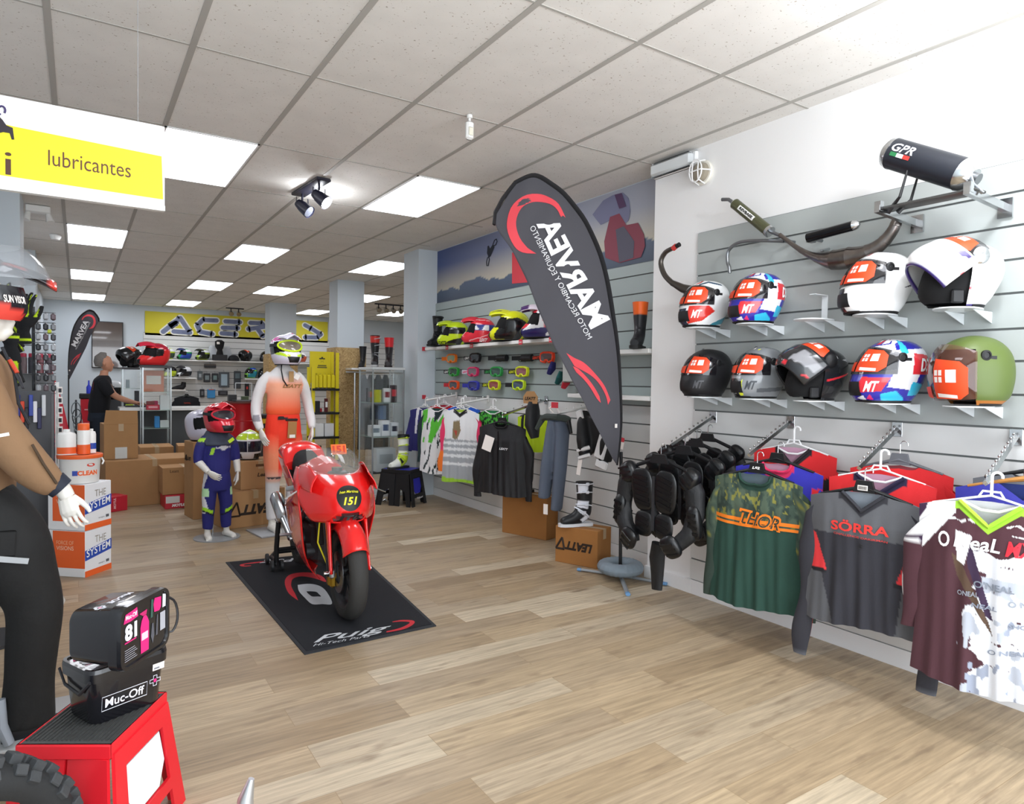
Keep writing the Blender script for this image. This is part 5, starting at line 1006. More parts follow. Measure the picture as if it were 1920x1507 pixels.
# shoulders of the fairing beside the screen
for s in (-1, 1):
    def SH(U, W, s=s):
        x0 = 1.13-.32*U; z0 = .86-.0*U; hw = .165+.05*U
        x = x0-.10*W*(1-U)-.06*W; y = s*(hw-.012*W-.035*np.sin(W*1.4)); z = .86+.02*U-(W-0)*0; z = .88+.0*U-.02*U*U+(.10*W*np.sin(np.pi*np.clip(U, 0, 1)*.8+.3)) 
        return np.stack([x, y, z], -1)
    # side panels from the nose back and down to the belly
    q = cat([(.97, .80, .90, .235), (.99, .74, .80, .24), (1.03, .66, .50, .24), (1.05, .60, .36, .235), (1.03, .52, .32, .225), (1.0, .42, .34, .21), (.96, .32, .42, .185), (.92, .22, .55, .14), (.90, .15, .70, .08)], 30)
    def SP(U, W, s=s):
        i = np.clip((W*29).astype(int), 0, 28); f = W*29-i; R_ = [q[i, k]*(1-f)+q[i+1, k]*f for k in range(4)]
        x = R_[0]*(1-U)+R_[2]*U; return np.stack([x, s*(R_[3]+.015*np.sin(U*3.1)-.03*U*U), R_[1]+.06*U*(W-.5)*1.2], -1)
    g = G(); g.grid(20, 30, SP, RED if True else RED2); g.obj('side_fairing', bk, smooth=70, solid=.005)
    g = G(); k0 = [(.98+.0, .75), (1.03, .62), (.86, .64), (.78, .72)]
    g.add([V((x, s*.262, z)) for x, z in [(.97, .655), (.78, .625), (.62, .60), (.80, .665)]], [(0, 1, 2, 3)], K('8a1420', .3)); g.obj('side_graphic', bk, smooth=0)
    # shoulder fin rising beside the screen
    def FN(U, W, s=s):
        x = 1.19-.36*U+.0*W; top = .865+.05*np.sin(np.clip(U*2.6, 0, 3.1)); z = .77+(top-.77)*W; y = s*(.205+.035*U-.045*W*W); x = x-.03*W; return np.stack([x, y, z], -1)
    g = G(); g.grid(16, 10, FN, RED); g.obj('fairing_shoulder', bk, smooth=70, solid=.005)
# screen
SCR = mat('bubble screen', 'b9bcb8', .03, alpha=.32, coat=1)
def scr(U, W):
    u = U*2-1; hw = .175-.045*W*W; x = 1.15-.24*W-.08*W*W-.16*u*u*(1-.1*W); z = .86+.145*np.sin(W*1.5)+.0*u-.01*u*u; return np.stack([x, u*hw, z+.0], -1)
g = G(); g.grid(25, 14, scr, SCR); g.obj('windscreen', bk, smooth=80)
g = G(); g.box((.90, .035, 1.0), (.004, .10, .07), K('f0702a', .5), rot=Matrix.Rotation(rad(-25), 3, 'Y')); g.text('151', lambda a, b: V((.906+b*-.4, .035+a, 1.002+b)), .08, K('c8361c', .5), .045, bold=.04); g.obj('screen_sticker', bk, smooth=0)
g = G(); g.box((1.02, 0, .845), (.05, .13, .06), K('111214', .25), bev=.01); g.lathe([(.035, 0), (.035, .02), (.001, .02)], K('2a2c30', .15), (1.0, .0, .875), 'z', 20, cap=False); g.obj('dashboard', bk)
# tank, seat and tail
g = G(); g.tube([(.82, 0, .74), (.74, 0, .77), (.62, 0, .775), (.48, 0, .75), (.36, 0, .72), (.28, 0, .70)], [.08, .135, .155, .15, .12, .08], RED, 24, flat=1); blob(g, .012, 4, None, RED, 'fuel_tank', bk)
g = G(); g.tube([(.34, 0, .73), (.22, 0, .765), (.09, 0, .80), (-.0, 0, .845)], [.07, .10, .11, .09], K('151517', .8, bump=.5, bscale=160), 18, flat=1); o = blob(g, .012, 3, None, K('151517', .8, bump=.5, bscale=160), 'seat', bk)
def tail(U, W):
    r = cat([(.06, .80, .155, .04), (-.02, .865, .16, .075), (-.12, .885, .16, .085), (-.25, .885, .15, .075), (-.38, .88, .115, .055), (-.50, .875, .06, .03), (-.53, .875, .005, .004)], 30); i = np.clip((W*29).astype(int), 0, 28); f = W*29-i; R_ = [r[i, k]*(1-f)+r[i+1, k]*f for k in range(4)]
    a = U*2*np.pi; return np.stack([R_[0]+0*a, R_[2]*np.sign(np.cos(a))*np.abs(np.cos(a))**.8, R_[1]+R_[3]*np.sin(a)], -1)
g = G(); g.grid(41, 30, tail, RED); g.add([tail(np.array([k/24]), np.array([0.]))[0] for k in range(24)], [tuple(range(24))], RED); g.obj('tail_unit', bk, smooth=70)
for s in (-1, 1):
    g = G(); f = lambda a, b, h, s=s: V((a, s*(.125+.03*(b-.6)*3+h*0)+s*h, b)); g.prism([(.30, .70), (.10, .80), (-.05, .84), (-.25, .84), (-.10, .74), (.12, .62), (.26, .55)], f, .006, RED); g.obj('tail_side', bk, smooth=0)
g = G(); pts = [(.10+.0, -.0, .60), (-.12, 0, .67), (-.26, 0, .76), (-.30, 0, .82)]; g.tube(pts, [.10, .10, .08, .05], K('101012', .5), 14, flat=.35); g.obj('undertray', bk)
# frame, engine and radiator
g = G(); g.box((.62, 0, .36), (.34, .22, .30), K('3b3c3e', .5), bev=.04); g.lathe([(.07, -.15), (.07, .15)], K('55575a', .4, .7), (.5, 0, .34), 'y', 20); g.lathe([(.055, -.14), (.055, .14)], K('55575a', .4, .7), (.72, 0, .30), 'y', 20); g.obj('engine', bk)
g = G(); g.box((.93, 0, .52), (.05, .24, .26), K('1a1b1c', .6), rot=Matrix.Rotation(rad(-18), 3, 'Y')); g.obj('radiator', bk)
g = G()
for s in (-1, 1): g.tube([(1.02, s*.05, .80), (.80, s*.12, .66), (.45, s*.12, .46), (.30, s*.10, .38)], .022, ALU, 8); g.tube([(.30, s*.11, .36), (0, s*.11, .315)], [.03, .022], ALU, 8)
g.obj('frame', bk)
for s in (-1, 1):
    g = G(); g.tube([(1.27, s*.10, .27), (1.02, s*.10, .86)], [.026, .022], FR, 14); g.obj('fork_leg', bk)
    g = G(); g.box((1.27, s*.10, .29), (.07, .035, .06), ALU, bev=.01); g.tube([(1.27, s*.085, .29), (1.27, s*.145, .29)], .014, CHROME, 12); g.obj('axle_clamp', bk)
    def FC(U, W, s=s):
        c, q_ = 1.27, .29; x = c+.005-.20*W*0; z = .30+.30*W; w_ = .042+.030*W; a = (U-.5)*3.2; return np.stack([c-.02-.10*W+np.cos(a)*.05*(1+.0*W)+.03, s*(.103+.02*np.cos(a))+np.sin(a)*0, z+0*a], -1)+np.stack([np.sin(a)*w_, 0*a, 0*a], -1)
    g = G(); g.grid(13, 12, FC, RED); g.obj('fork_guard', bk, smooth=70, solid=.004)
g = G()
def fend(U, W):
    a = rad(4)+W*rad(125); R_ = .318+.012*np.sin(W*3.1); u = U*2-1; hw = .078-.018*(W > .8)*(W-.8)*5
    r = R_-.075*np.abs(u)**2.6-.03*np.maximum(0, .12-W)*5*u*u; return np.stack([1.27+r*np.cos(a+.55), u*hw*(1.05-.05*u*u), .29+r*np.sin(a+.55)], -1)
g.grid(25, 34, fend, RED); g.obj('front_mudguard', bk, smooth=70, solid=.004)
g = G(); g.box((1.19, -.075, .23), (.075, .04, .10), GOLD, bev=.012); g.box((1.19, -.098, .23), (.05, .012, .07), GOLD, bev=.005); g.obj('brake_caliper', bk)
g = G(); g.tube([(1.20, -.09, .28), (1.13, -.15, .45), (1.10, -.13, .60), (1.08, -.09, .70)], .005, K('d8c81e', .4), 8); g.obj('brake_hose', bk)
for s in (-1, 1):
    g = G(); g.tube([(1.0, s*.11, .80), (.86, s*.235, .755)], .012, FR, 10); g.tube([(.90, s*.20, .77), (.82, s*.275, .745)], .017, K('8d8f90', .6) if s < 0 else RUB, 12); g.obj('handlebar', bk)
    g = G(); g.tube([(.99, s*.18, .79), (.96, s*.25, .745), (.95, s*.34, .705) if s > 0 else (.93, s*.31, .70)], [.010, .009, .007], CHROME if s > 0 else K('c4c4c0', .4), 8, flat=.6); g.obj('lever', bk)
# silver silencer and front pipe
g = G(); g.tube([(.30, -.15, .30), (.22, -.16, .36), (.10, -.165, .41)], [.028, .03, .035], STEEL, 16); g.tube([(.11, -.165, .40), (.09, -.165, .41), (-.16, -.175, .52), (-.19, -.175, .53)], [.035, .053, .053, .045], mat('brushed silencer', 'b9bbbd', .25, 1, noise=.1, nscale=40), 28); g.obj('silencer', bk)
g = G(); g.tube([(.16, -.19, .42), (.30, -.17, .34), (.36, -.16, .30)], .012, ALU, 8); g.tube([(.34, -.15, .34), (.34, -.24, .34)], .011, ALU, 10); g.obj('footrest', bk)
# paddock stand
pd = thing('paddock_stand', 'black rear paddock stand with small wheels holding up the race bike', 'stand', (1.475, 5.24, .0105), rad(-94))
for s in (-1, 1):
    g = G(); g.tube([(.0, s*.205, .03), (.01, s*.205, .18), (.03, s*.195, .37)], .019, BLK, 12); g.obj('upright', pd)
    g = G(); g.tube([(-.26, s*.20, .035), (.0, s*.205, .05), (.06, s*.205, .04)], .016, BLK, 10); g.obj('foot_bar', pd)
    g = G(); g.box((.03, s*.165, .385), (.10, .10, .02), ALU, bev=.004); g.obj('bobbin_plate', pd)
    for y_ in (-.035, .035):
        g = G(); g.lathe([(.036, -.012), (.04, -.008), (.04, .008), (.036, .012)], K('2a2b2d', .5), (.03, s*.205+y_, .04), 'y', 24); g.obj('wheel', pd)
    g = G(); g.lathe([(.036, -.012), (.04, -.008), (.04, .008), (.036, .012)], K('2a2b2d', .5), (-.20, s*.24, .04), 'y', 24); g.obj('wheel', pd)
g = G(); g.tube([(-.26, -.20, .035), (-.34, -.16, .05), (-.34, .16, .05), (-.26, .20, .035)], .016, BLK, 10); g.obj('handle_bar', pd)
g = G(); g.tube([(-.10, -.20, .13), (-.10, .20, .13)], .014, BLK, 10); g.obj('cross_bar', pd)

# ================================================================= BODIES
def hand_geo(g, curl=.35, spread=.06, thumb=1, s=1, m=SKINP):
    """hand pointing to -z from the wrist at the origin, palm facing -x, thumb towards -y*thumb"""
    g.tube([(0, 0, .03), (0, 0, 0), (0, 0, -.03), (.0, 0, -.075), (-.004, 0, -.092)], [.024*s, .025*s, .034*s, .040*s, .030*s], m, 12, flat=.48)
    for k, (y, L) in enumerate(((-.030, .068), (-.010, .078), (.010, .073), (.029, .056))):
        y *= s*thumb; L *= s; p = V((0, y, -.082*s)); a = .08+curl*.3; pts = [p]
        for j, (fr_, da) in enumerate(((.45, curl), (.30, curl*1.1), (.25, curl*.8))):
            pts.append(pts[-1]+V((-math.sin(a)*L*fr_, (k-1.5)*spread*L*fr_*thumb, -math.cos(a)*L*fr_))); a += da
        g.tube([p+V((0, 0, .02))]+pts, [.0088*s, .0088*s, .0082*s, .0076*s, .0062*s], m, 8)
    p = V((-.004, -.026*thumb*s, -.022*s)); g.tube([p, p+V((-.010, -.020*thumb, -.030))*s, p+V((-.020, -.030*thumb, -.058))*s, p+V((-.026, -.032*thumb, -.080))*s], [.014*s, .012*s, .010*s, .0075*s], m, 8)
def limb(g, pts, rs, m, n=14, flat=1): g.tube([V(p) for p in cat(pts, len(pts)*4)], list(np.array(cat([[r] for r in rs], len(pts)*4)).ravel()), m, n, flat=flat)
def orient(o, wrist, tip, palm=(-1, 0, 0)):
    """place a hand mesh: -z along wrist->tip, -x towards palm"""
    z = -(V(tip)-V(wrist)).normalized(); x = -V(palm); x = (x-z*x.dot(z)).normalized(); y = z.cross(x)
    o.matrix_local = Matrix(((x.x, y.x, z.x, wrist[0]), (x.y, y.y, z.y, wrist[1]), (x.z, y.z, z.z, wrist[2]), (0, 0, 0, 1)))
def hand(parent, wrist, tip, palm, thumb=1, s=1, curl=.3, m=SKINP, name='hand'):
    g = G(); hand_geo(g, curl, .06, thumb, s, m); o = blob(g, .0032*max(s, .9), 3, None, m, name, parent); orient(o, wrist, tip, palm); return o
def foot(parent, x, y, rz, s=1, m=SKINP, name='foot'):
    g = G(); g.tube([(-.0, 0, .16), (0, 0, .09), (.01, 0, .05)], [.034, .034, .04], m, 12); g.tube([(-.05, 0, .032), (.0, 0, .045), (.07, 0, .04), (.13, .004, .026), (.165, .006, .018)], [.028, .036, .036, .034, .016], m, 12, flat=1)
    for k in range(5): g.tube([(.13, -.026+k*.013, .018), (.168-.006*k, -.026+k*.013, .012)], [.010, .009], m, 6)
    o = blob(g, .006, 3, None, m, name, parent, loc=(x, y, 0), rot=(0, 0, rz)); o.scale = (s,)*3; return o

# ---- orange rider mannequin (faces -y locally)
PT = mat('garment paint', rough=.8, attr=True, bump=.35, bscale=50)
am = thing('mannequin', 'tall mannequin in white and orange motocross gear with goggled helmet behind the bike', 'mannequin', (1.66, 6.62, 0), rad(8))
g = G(); m = PT
for zz, hw, dp in ((0, 0, 0),): pass
def torso(g, rows, m, n=22, rings=30, cy=0):
    r = cat(rows, rings)
    def T(U, W):
        i = np.clip(np.round(W*(rings-1)).astype(int), 0, rings-1); a = U*2*np.pi; return np.stack([r[i, 3]+np.sign(np.cos(a))*np.abs(np.cos(a))**.85*r[i, 1], r[i, 4]+np.sin(a)*r[i, 2], r[i, 0]], -1)
    g.grid(n+1, rings, T, m)
    for W, q in ((0., 1), (1., 0)):
        vs = T(np.arange(n)/n, np.full(n, W)); g.add(vs, [tuple(range(n)) if q == 0 else tuple(range(n-1, -1, -1))], m)
torso(g, [(1.12, .155, .115, 0, 0), (1.18, .165, .12, 0, 0), (1.30, .155, .115, 0, -.01), (1.42, .165, .12, 0, -.01), (1.49, .158, .10, 0, 0), (1.54, .115, .075, 0, 0), (1.585, .065, .06, 0, 0), (1.61, .05, .05, 0, 0)], m)
for s in (-1, 1): limb(g, [(s*.12, 0, 1.50), (s*.195, .01, 1.42), (s*.245, .02, 1.27), (s*.262, .0, 1.15), (s*.262, -.05, 1.06), (s*.25, -.09, .99)], [.056, .056, .050, .047, .043, .034], m)
sc_ = lambda x, y, z: np.clip((1.53-z)/.30, 0, 1)*(np.abs(x) < .175-.06*np.clip((z-1.35)*4, 0, 1))
blob(g, .012, 4, zpaint('dad7d6', [('f2a888', lambda x, y, z: np.clip((1.50-z)/.08, 0, 1)*(np.abs(x) < .178-.15*np.clip(z-1.40, 0, .2)).astype(float)), ('f0582c', lambda x, y, z: np.clip((1.36-z)/.20, 0, 1)*(np.abs(x) < .178).astype(float)), ('8d8a90', lambda x, y, z: (z < 1.13) & (z > 1.07) & (x < -.25) & (y < -.03))]), PT, 'jersey_top', am)
g = G(); torso(g, [(.84, .15, .11, 0, 0), (.95, .172, .12, 0, 0), (1.05, .165, .118, 0, 0), (1.16, .15, .11, 0, 0)], m)
for s in (-1, 1): limb(g, [(s*.085, 0, .92), (s*.098, -.01, .75), (s*.10, -.02, .56), (s*.10, 0, .48), (s*.10, .01, .30), (s*.10, .01, .12)], [.098, .095, .078, .068, .062, .052], m)
blob(g, .012, 4, zpaint('f23a22', [('ee8a66', lambda x, y, z: np.clip((.95-z)/.2, 0, 1)*(np.abs(x) > .085).astype(float)), ('e6c4b6', lambda x, y, z: np.clip((.62-z)/.14, 0, 1)), ('d8d6d8', lambda x, y, z: np.clip((.50-z)/.03, 0, 1)), ('2a2a2e', lambda x, y, z: (np.abs(z-1.085+.12*x) < .013) & (y < -.05) & (np.abs(x) < .09)), ('3a3a40', lambda x, y, z: (np.abs(z-.53) < .008) & (y < -.03) & (x < -.05))]), PT, 'riding_trousers', am)
g = G(); g.box((-.07, -.125, 1.10), (.055, .015, .03), BLK, bev=.004); g.box((.03, -.128, 1.08), (.12, .012, .02), BLK, bev=.004); g.obj('belt_buckle', am)
g = G(); g.text('LEATT', lambda a, b: V((.035+a, -.134-.0-(0)*a+.55*a*a, 1.40+b)), .19, K('9a6a3c', .7), .035, bold=.05, shear=.3); g.obj('chest_print', am, smooth=0)
g = G(); g.box((.03, -.142, .985), (.085, .003, .16), K('a87848', .8), rot=Matrix.Rotation(.05, 3, 'Y')); g.box((.03, -.145, .925), (.055, .002, .03), WSQ); g.obj('waist_tag', am, smooth=0)
g = G(); g.box((.02, -.14, 1.49), (.045, .003, .10), K('b08a5c', .8)); g.box((.075, -.135, 1.49), (.05, .004, .05), WSQ, rot=Matrix.Rotation(.5, 3, 'Y')); g.tube([(-.05, -.08, 1.62), (-.07, -.12, 1.55), (-.06, -.14, 1.46), (-.02, -.14, 1.40)], .006, BLK, 6); g.obj('neck_tag', am, smooth=0)
for s in (-1, 1): hand(am, (s*.252, -.095, .985), (s*.215, -.17, .82), (-s*.9, .3, 0), -s, 1.0, .25); foot(am, s*.10, .01, rad(-90), 1.05)
g = G(); g.tube([(0, 0, 1.56), (0, 0, 1.72)], [.05, .05], SKINP, 14); g.lathe([(.001, 1.60), (.05, 1.62), (.075, 1.68), (.08, 1.74), (.06, 1.80), (.001, 1.83)], SKINP, cap=False); g.obj('head', am)
g = G(); g.box((-.06, .0, .008), (.44, .40, .016), K('9a9c9e', .4), bev=.002); g.obj('base_plate', am); g = G(); g.tube([(-.02, .12, .01), (-.02, .12, .50), (-.02, .05, .9)], .012, CHROME, 8); g.obj('support_rod', am)
h = helmet('white helmet with pink flashes and neon-framed goggles on the orange mannequin', 'mx', 'e2deec', [('d86ab0', [(40, .68), (110, .60), (120, .70), (60, .80)]), ('d86ab0', [(-40, .68), (-110, .60), (-120, .70), (-60, .80)]), ('c6e82c', [(10, .30), (60, .40), (90, .36), (60, .30), (20, .22)]), ('c6e82c', [(-10, .30), (-60, .40), (-90, .36), (-60, .30), (-20, .22)]), ('2c3438', [(60, .36), (110, .30), (100, .50), (70, .52)]), ('2c3438', [(-60, .36), (-110, .30), (-100, .50), (-70, .52)])], (1.675, 6.61, 1.60), rad(-90+6), None, peak='dcd8e8', peakshapes=[('c6e82c', [(.42, .25), (.62, .3), (.60, .36), (.42, .32)]), ('d04a6a', [(.45, .78), (.55, .78), (.55, .86), (.45, .86)])], goggles=('d0ea20', '8a8070'), scale=1.06)
# ---- child mannequin
km = thing('mannequin', 'child-size mannequin in navy motocross suit and red helmet beside the cardboard boxes', 'mannequin', (1.07, 6.62, 0), rad(12))
g = G(); torso(g, [(.58, .105, .085, 0, 0), (.66, .118, .09, 0, 0), (.76, .118, .085, 0, 0), (.86, .125, .085, 0, 0), (.92, .115, .07, 0, 0), (.955, .07, .05, 0, 0), (.98, .04, .04, 0, 0)], m)
for s in (-1, 1): limb(g, [(s*.09, 0, .925), (s*.14, .0, .86), (s*.165, .0, .77), (s*.17, -.01, .70)], [.042, .048, .044, .038], m)
blob(g, .009, 3, zpaint('25256e', [('2c2c60', lambda x, y, z: (z > .86) & (np.abs(x) > .13)), ('a6d83a', lambda x, y, z: (np.abs(x+.07-(z-.80)*.25) < .014) & (z > .77) & (z < .84) & (y < 0)), ('d8d8dc', lambda x, y, z: (np.abs(z-.835-.25*(x-.01)*(x-.01)*20*.1) < .014+.01*np.sin(x*60)) & (x > -.04) & (x < .10) & (y < 0)), ('a6d83a', lambda x, y, z: (z > .895) & (z < .925) & (x < -.10))]), PT, 'jersey_top', km)
g = G(); torso(g, [(.44, .115, .085, 0, 0), (.52, .122, .09, 0, 0), (.60, .112, .085, 0, 0), (.63, .10, .08, 0, 0)], m)
for s in (-1, 1): limb(g, [(s*.06, 0, .50), (s*.072, -.005, .40), (s*.078, -.01, .30), (s*.08, 0, .22), (s*.082, 0, .12), (s*.085, 0, .09)], [.068, .064, .056, .052, .046, .042], m)
blob(g, .009, 3, zpaint('25256e', [('dcdce2', lambda x, y, z: (np.abs(x) > .115+.015*np.sin(z*18)) & (y < .02) & (z < .60) & (z > .24) & (x < 0)), ('b8e0b0', lambda x, y, z: (np.abs(np.abs(x)-.115) < .02) & (np.abs(z-.43) < .035) & (y < .01)), ('a6e02c', lambda x, y, z: (np.abs(z-.255-.5*(np.abs(x)-.07)) < .016) & (y < -.0) & (np.abs(x) > .055)), ('15152e', lambda x, y, z: (np.abs(z-.232-.5*(np.abs(x)-.07)) < .008) & (y < 0))]), PT, 'riding_trousers', km)
for s in (-1, 1):
    if s < 0: el, wr, tp = (-.17, -.01, .715), (-.115, -.10, .625), (-.03, -.17, .56)
    else: el, wr, tp = (.172, -.01, .715), (.165, -.06, .60), (.145, -.09, .50)
    g = G(); limb(g, [el, ((el[0]+wr[0])/2, (el[1]+wr[1])/2, (el[2]+wr[2])/2), wr], [.033, .030, .024], SKINP); g.obj('forearm', km)
    hand(km, wr, tp, (-s*.9, .3, 0), -s, .82, .22); foot(km, s*.085, -.0, rad(-90+s*14), .78)
g = G(); g.tube([(0, 0, .94), (0, 0, 1.05)], [.04, .045], SKINP, 14); g.lathe([(.001, .99), (.05, 1.02), (.07, 1.07), (.07, 1.13), (.04, 1.19), (.001, 1.20)], SKINP, cap=False); g.obj('head', km)
g = G(); 
def brace(U, W):
    a = U*2*np.pi; return np.stack([np.cos(a)*(.085+.045*W), np.sin(a)*(.07+.045*W)-.01*W*(np.sin(a) < 0), .985-.075*W-.05*W*(np.sin(a) < -.3)], -1)
g.grid(33, 8, brace, K('3c4252', .6)); g.obj('neck_brace', km, smooth=70, solid=.014)
g = G(); g.box((.085, -.105, .90), (.055, .006, .03), K('c6e82c', .5), rot=Matrix.Rotation(-.6, 3, 'Y')); g.obj('brace_label', km, smooth=0)
g = G(); g.lathe([(.20, 0), (.20, .008), (.001, .008)], K('8d9092', .4), cap=False, n=40); g.obj('base_plate', km); g = G(); g.tube([(.0, .10, .01), (.0, .09, .5)], .008, CHROME, 8); g.obj('support_rod', km)
helmet('glossy red motocross helmet with dark goggles on the child mannequin', 'mx', 'd01c30', [('f0e4e8', [(30, .80), (60, .84), (70, .94), (40, .92)]), ('f0e4e8', [(-30, .80), (-60, .84), (-70, .94), (-40, .92)]), ('f0d0d8', [(100, .5), (130, .52), (130, .56), (104, .56)]), ('141416', [(30, .08), (60, .2), (56, .24), (28, .12)])], (1.08, 6.61, .975), rad(-90+14), None, peak='d01c30', peakshapes=[('f0e4e8', [(.2, .1), (.32, .1), (.45, .4), (.36, .4)]), ('f0e4e8', [(.6, .1), (.8, .12), (.66, .4), (.58, .4)]), ('e8b8bc', [(.44, .6), (.58, .6), (.58, .68), (.44, .68)])], goggles=('c81c30', '3a3a40'), scale=.97)

# ---- boxes behind and beside the child mannequin
carton('cardboard_box', 'long large brown cardboard box on the floor in front of the counter', (.72, 9.0, 0), (.98, .62, .52), rad(4), lab=[])
carton('cardboard_box', 'tall upright brown box with shipping label on top of the long one, beside the man', (.40, 9.05, .522), (.34, .40, .40), rad(4), words=[('MAKITO', 'l', 0, .2, .1, '5a4430', .01, 0, rad(90))], lab=[('f', .0, .07, .12, .13, 'cfd2d0')])
g = G(); g.prism([(-.17, 0), (.17, 0), (.165, .15), (-.15, .16)], lambda a, b, h: V((a, -.20-.02*b+h, .40+b)), .004, CARD); f_ = g.obj('open_flap', bpy.data.objects['cardboard_box.003'] if 'cardboard_box.003' in bpy.data.objects else None, smooth=0)
carton('cardboard_box', 'flat open brown box lying behind the long one near the glass cabinet', (.84, 9.80, 0), (.38, .5, .58), 0)
carton('cardboard_box', 'brown box with grey tape on top right behind the long one', (1.27, 9.58, 0), (.40, .42, .60), rad(-3))
carton('cardboard_box', 'small brown box with tape standing on the red and white box', (1.02, 8.52, .155), (.48, .35, .30), rad(2), words=[('Leatt', 'f', -.12, .26, .09, '4a3626', .01, 0, 0), ('PRODUCT', 'f', .12, .265, .09, '4a3626', 0, 0, 0)])
RB = K('c8283a', .45)
bx = carton('oil_box', 'red and white box of oil on the floor under the small brown box', (1.03, 8.5, 0), (.46, .36, .152), rad(2), RB, 'floor goods boxes', False, [('MOTUL', 'f', -.09, .035, .14, 'f2f2f2', .06, .25, 0)], [('f', -.15, .10, .14, .075, 'd8d8d6'), ('f', .10, .085, .22, .125, 'd4d4d2')])
bx = carton('oil_box', 'red box of oil on the floor beside the man and the long box', (.28, 8.50, 0), (.28, .22, .165), rad(28), RB, 'floor goods boxes', False, [('MOTUL', 'f', 0, .09, .12, 'e8b8bc', .04, .2, rad(90))])
bx = carton('cardboard_box', 'tall brown carton behind the child mannequin with grey-white helmet on top', (1.12, 7.74, 0), (.30, .32, .80), rad(8)); leatt_logo(bx, (.30, .32, .8), .2, z=.62, face='l')
bx = carton('cardboard_box', 'brown carton with a small logo under the neon helmet behind the child mannequin', (1.52, 7.24, .357), (.40, .36, .28), rad(10)); g = G(); g.text('Leatt', lambda a, b: V((.03+a, -.1815, .14+b)), .13, K('3a2a1c', .7), .04, bold=.03, shear=.2); g.box((.02, -.1812, .235), (.14, .002, .025), K('6a4c30', .9)); g.obj('logo', bx, smooth=0)
bx = carton('cardboard_box', 'large brown carton with big upside-down black lettering behind the child mannequin', (1.45, 7.18, 0), (.60, .42, .355), rad(10)); leatt_logo(bx, (.60, .42, .355), .52, z=.17); g = G(); g.prism([(-.05, -.01), (.05, -.01), (.05, .01), (-.05, .01)], lambda a, b, h: V((.0+a, -.12+b, .3555+h)), .001, K('2a1a10', .9)); g.obj('hand_hole', bx, smooth=0)
helmet('large grey-white body-coloured helmet on the tall carton behind the child mannequin', 'mx', 'd0cede', [('3a3a5a', [(60, .3), (110, .34), (112, .5), (70, .5)]), ('8a8aa0', [(20, .6), (40, .6), (60, .9), (30, .9)])], (1.10, 7.74, .808), rad(-60), None, peak='c8c6d8', scale=1.18)
helmet('white, neon yellow and black helmet on the carton behind the child mannequin', 'mx', 'eceef0', [('1c1e30', [(-180, .28), (180, .28), (180, .58), (-180, .58)]), ('c6e82c', [(-180, .62), (180, .60), (180, .82), (-180, .80)]), ('1c1e1c', [(80, .05), (150, .05), (150, .2), (90, .22)]), ('1c1e1c', [(-80, .05), (-150, .05), (-150, .2), (-90, .22)])], (1.47, 7.23, .645), rad(75), None, peak='c6e82c', scale=1.02, texts=[('872', -110, .12, .12, .06, '1c1e1c', 0)])

# ================================================================= LEFT FOREGROUND
# brown-jacketed mannequin looking along +x, standing against the left wall
lm = thing('mannequin', 'large mannequin in brown riding jacket and black trousers at the left edge', 'mannequin', (-.36, 3.42, 0))
BRJ = mat('brown jacket cloth', '8a6b4e', .85, noise=.08, nscale=12, bump=.5, bscale=35); g = G()
L_ = lambda x, y, z: (x, y, z)
T_ = [(.97, .135, .20, .01, 0), (1.12, .15, .205, .0, 0), (1.28, .155, .20, 0, 0), (1.42, .15, .195, 0, 0), (1.52, .12, .20, 0, 0), (1.58, .08, .13, 0, 0), (1.63, .055, .07, 0, 0)]
torso(g, T_, BRJ)
limb(g, [(.0, -.19, 1.53), (.045, -.235, 1.42), (.11, -.245, 1.27), (.175, -.235, 1.16), (.24, -.21, 1.075), (.285, -.20, 1.03)], [.075, .082, .075, .076, .066, .048], BRJ, 18)
limb(g, [(0, .19, 1.53), (-.02, .24, 1.42), (-.01, .25, 1.27), (.06, .25, 1.12), (.14, .24, 1.02)], [.075, .085, .08, .07, .055], BRJ, 18)
blob(g, .013, 4, None, BRJ, 'riding_jacket', lm)
g = G(); g.tube([(.11, -.10, 1.58), (.15, -.13, 1.48), (.165, -.16, 1.36), (.20, -.19, 1.28)], .006, K('20232a', .5), 6); g.obj('zip', lm)
g = G(); g.tube([(.13, -.11, 1.54), (.165, -.14, 1.46), (.18, -.16, 1.42)], [.008, .011, .006], K('23242a', .5), 8, flat=.5); g.obj('zip_puller', lm)
g = G(); g.tube([(.135, -.12, 1.53), (.16, -.14, 1.48)], [.008, .008], K('c84a30', .5), 8); g.obj('red_cord', lm)
g = G(); g.box((.13, -.318, 1.25), (.032, .003, .012), WSQ, rot=Matrix.Rotation(-.2, 3, 'Y')); g.obj('sleeve_label', lm, smooth=0)
g = G(); g.tube([(.215, -.31, 1.21), (.25, -.29, 1.13), (.29, -.26, 1.05)], .005, K('4b3b2c', .8), 6); g.obj('sleeve_zip', lm)
g = G(); g.tube([(.275, -.20, 1.05), (.305, -.20, 1.02)], [.050, .046], K('222836', .7), 16); g.obj('cuff', lm)
g = G(); limb(g, [(.27, -.20, 1.055), (.305, -.20, 1.02), (.325, -.205, .985)], [.032, .031, .027], SKINP); g.obj('wrist', lm)
hand(lm, (.312, -.20, 1.0), (.345, -.225, .88), (.45, .88, .2), -1, 1.0, .35)
PTM = mat('black riding trousers', '191919', .8, noise=.12, nscale=30, bump=.6, bscale=30); g = G()
torso(g, [(.86, .135, .17, 0, 0), (.95, .145, .185, 0, 0), (1.05, .135, .175, 0, 0)], PTM)
limb(g, [(.03, -.08, .95), (.12, -.10, .82), (.165, -.10, .68), (.20, -.10, .58), (.21, -.10, .50), (.20, -.095, .36), (.19, -.09, .22), (.18, -.085, .06)], [.14, .14, .125, .105, .098, .092, .088, .10], PTM, 20)
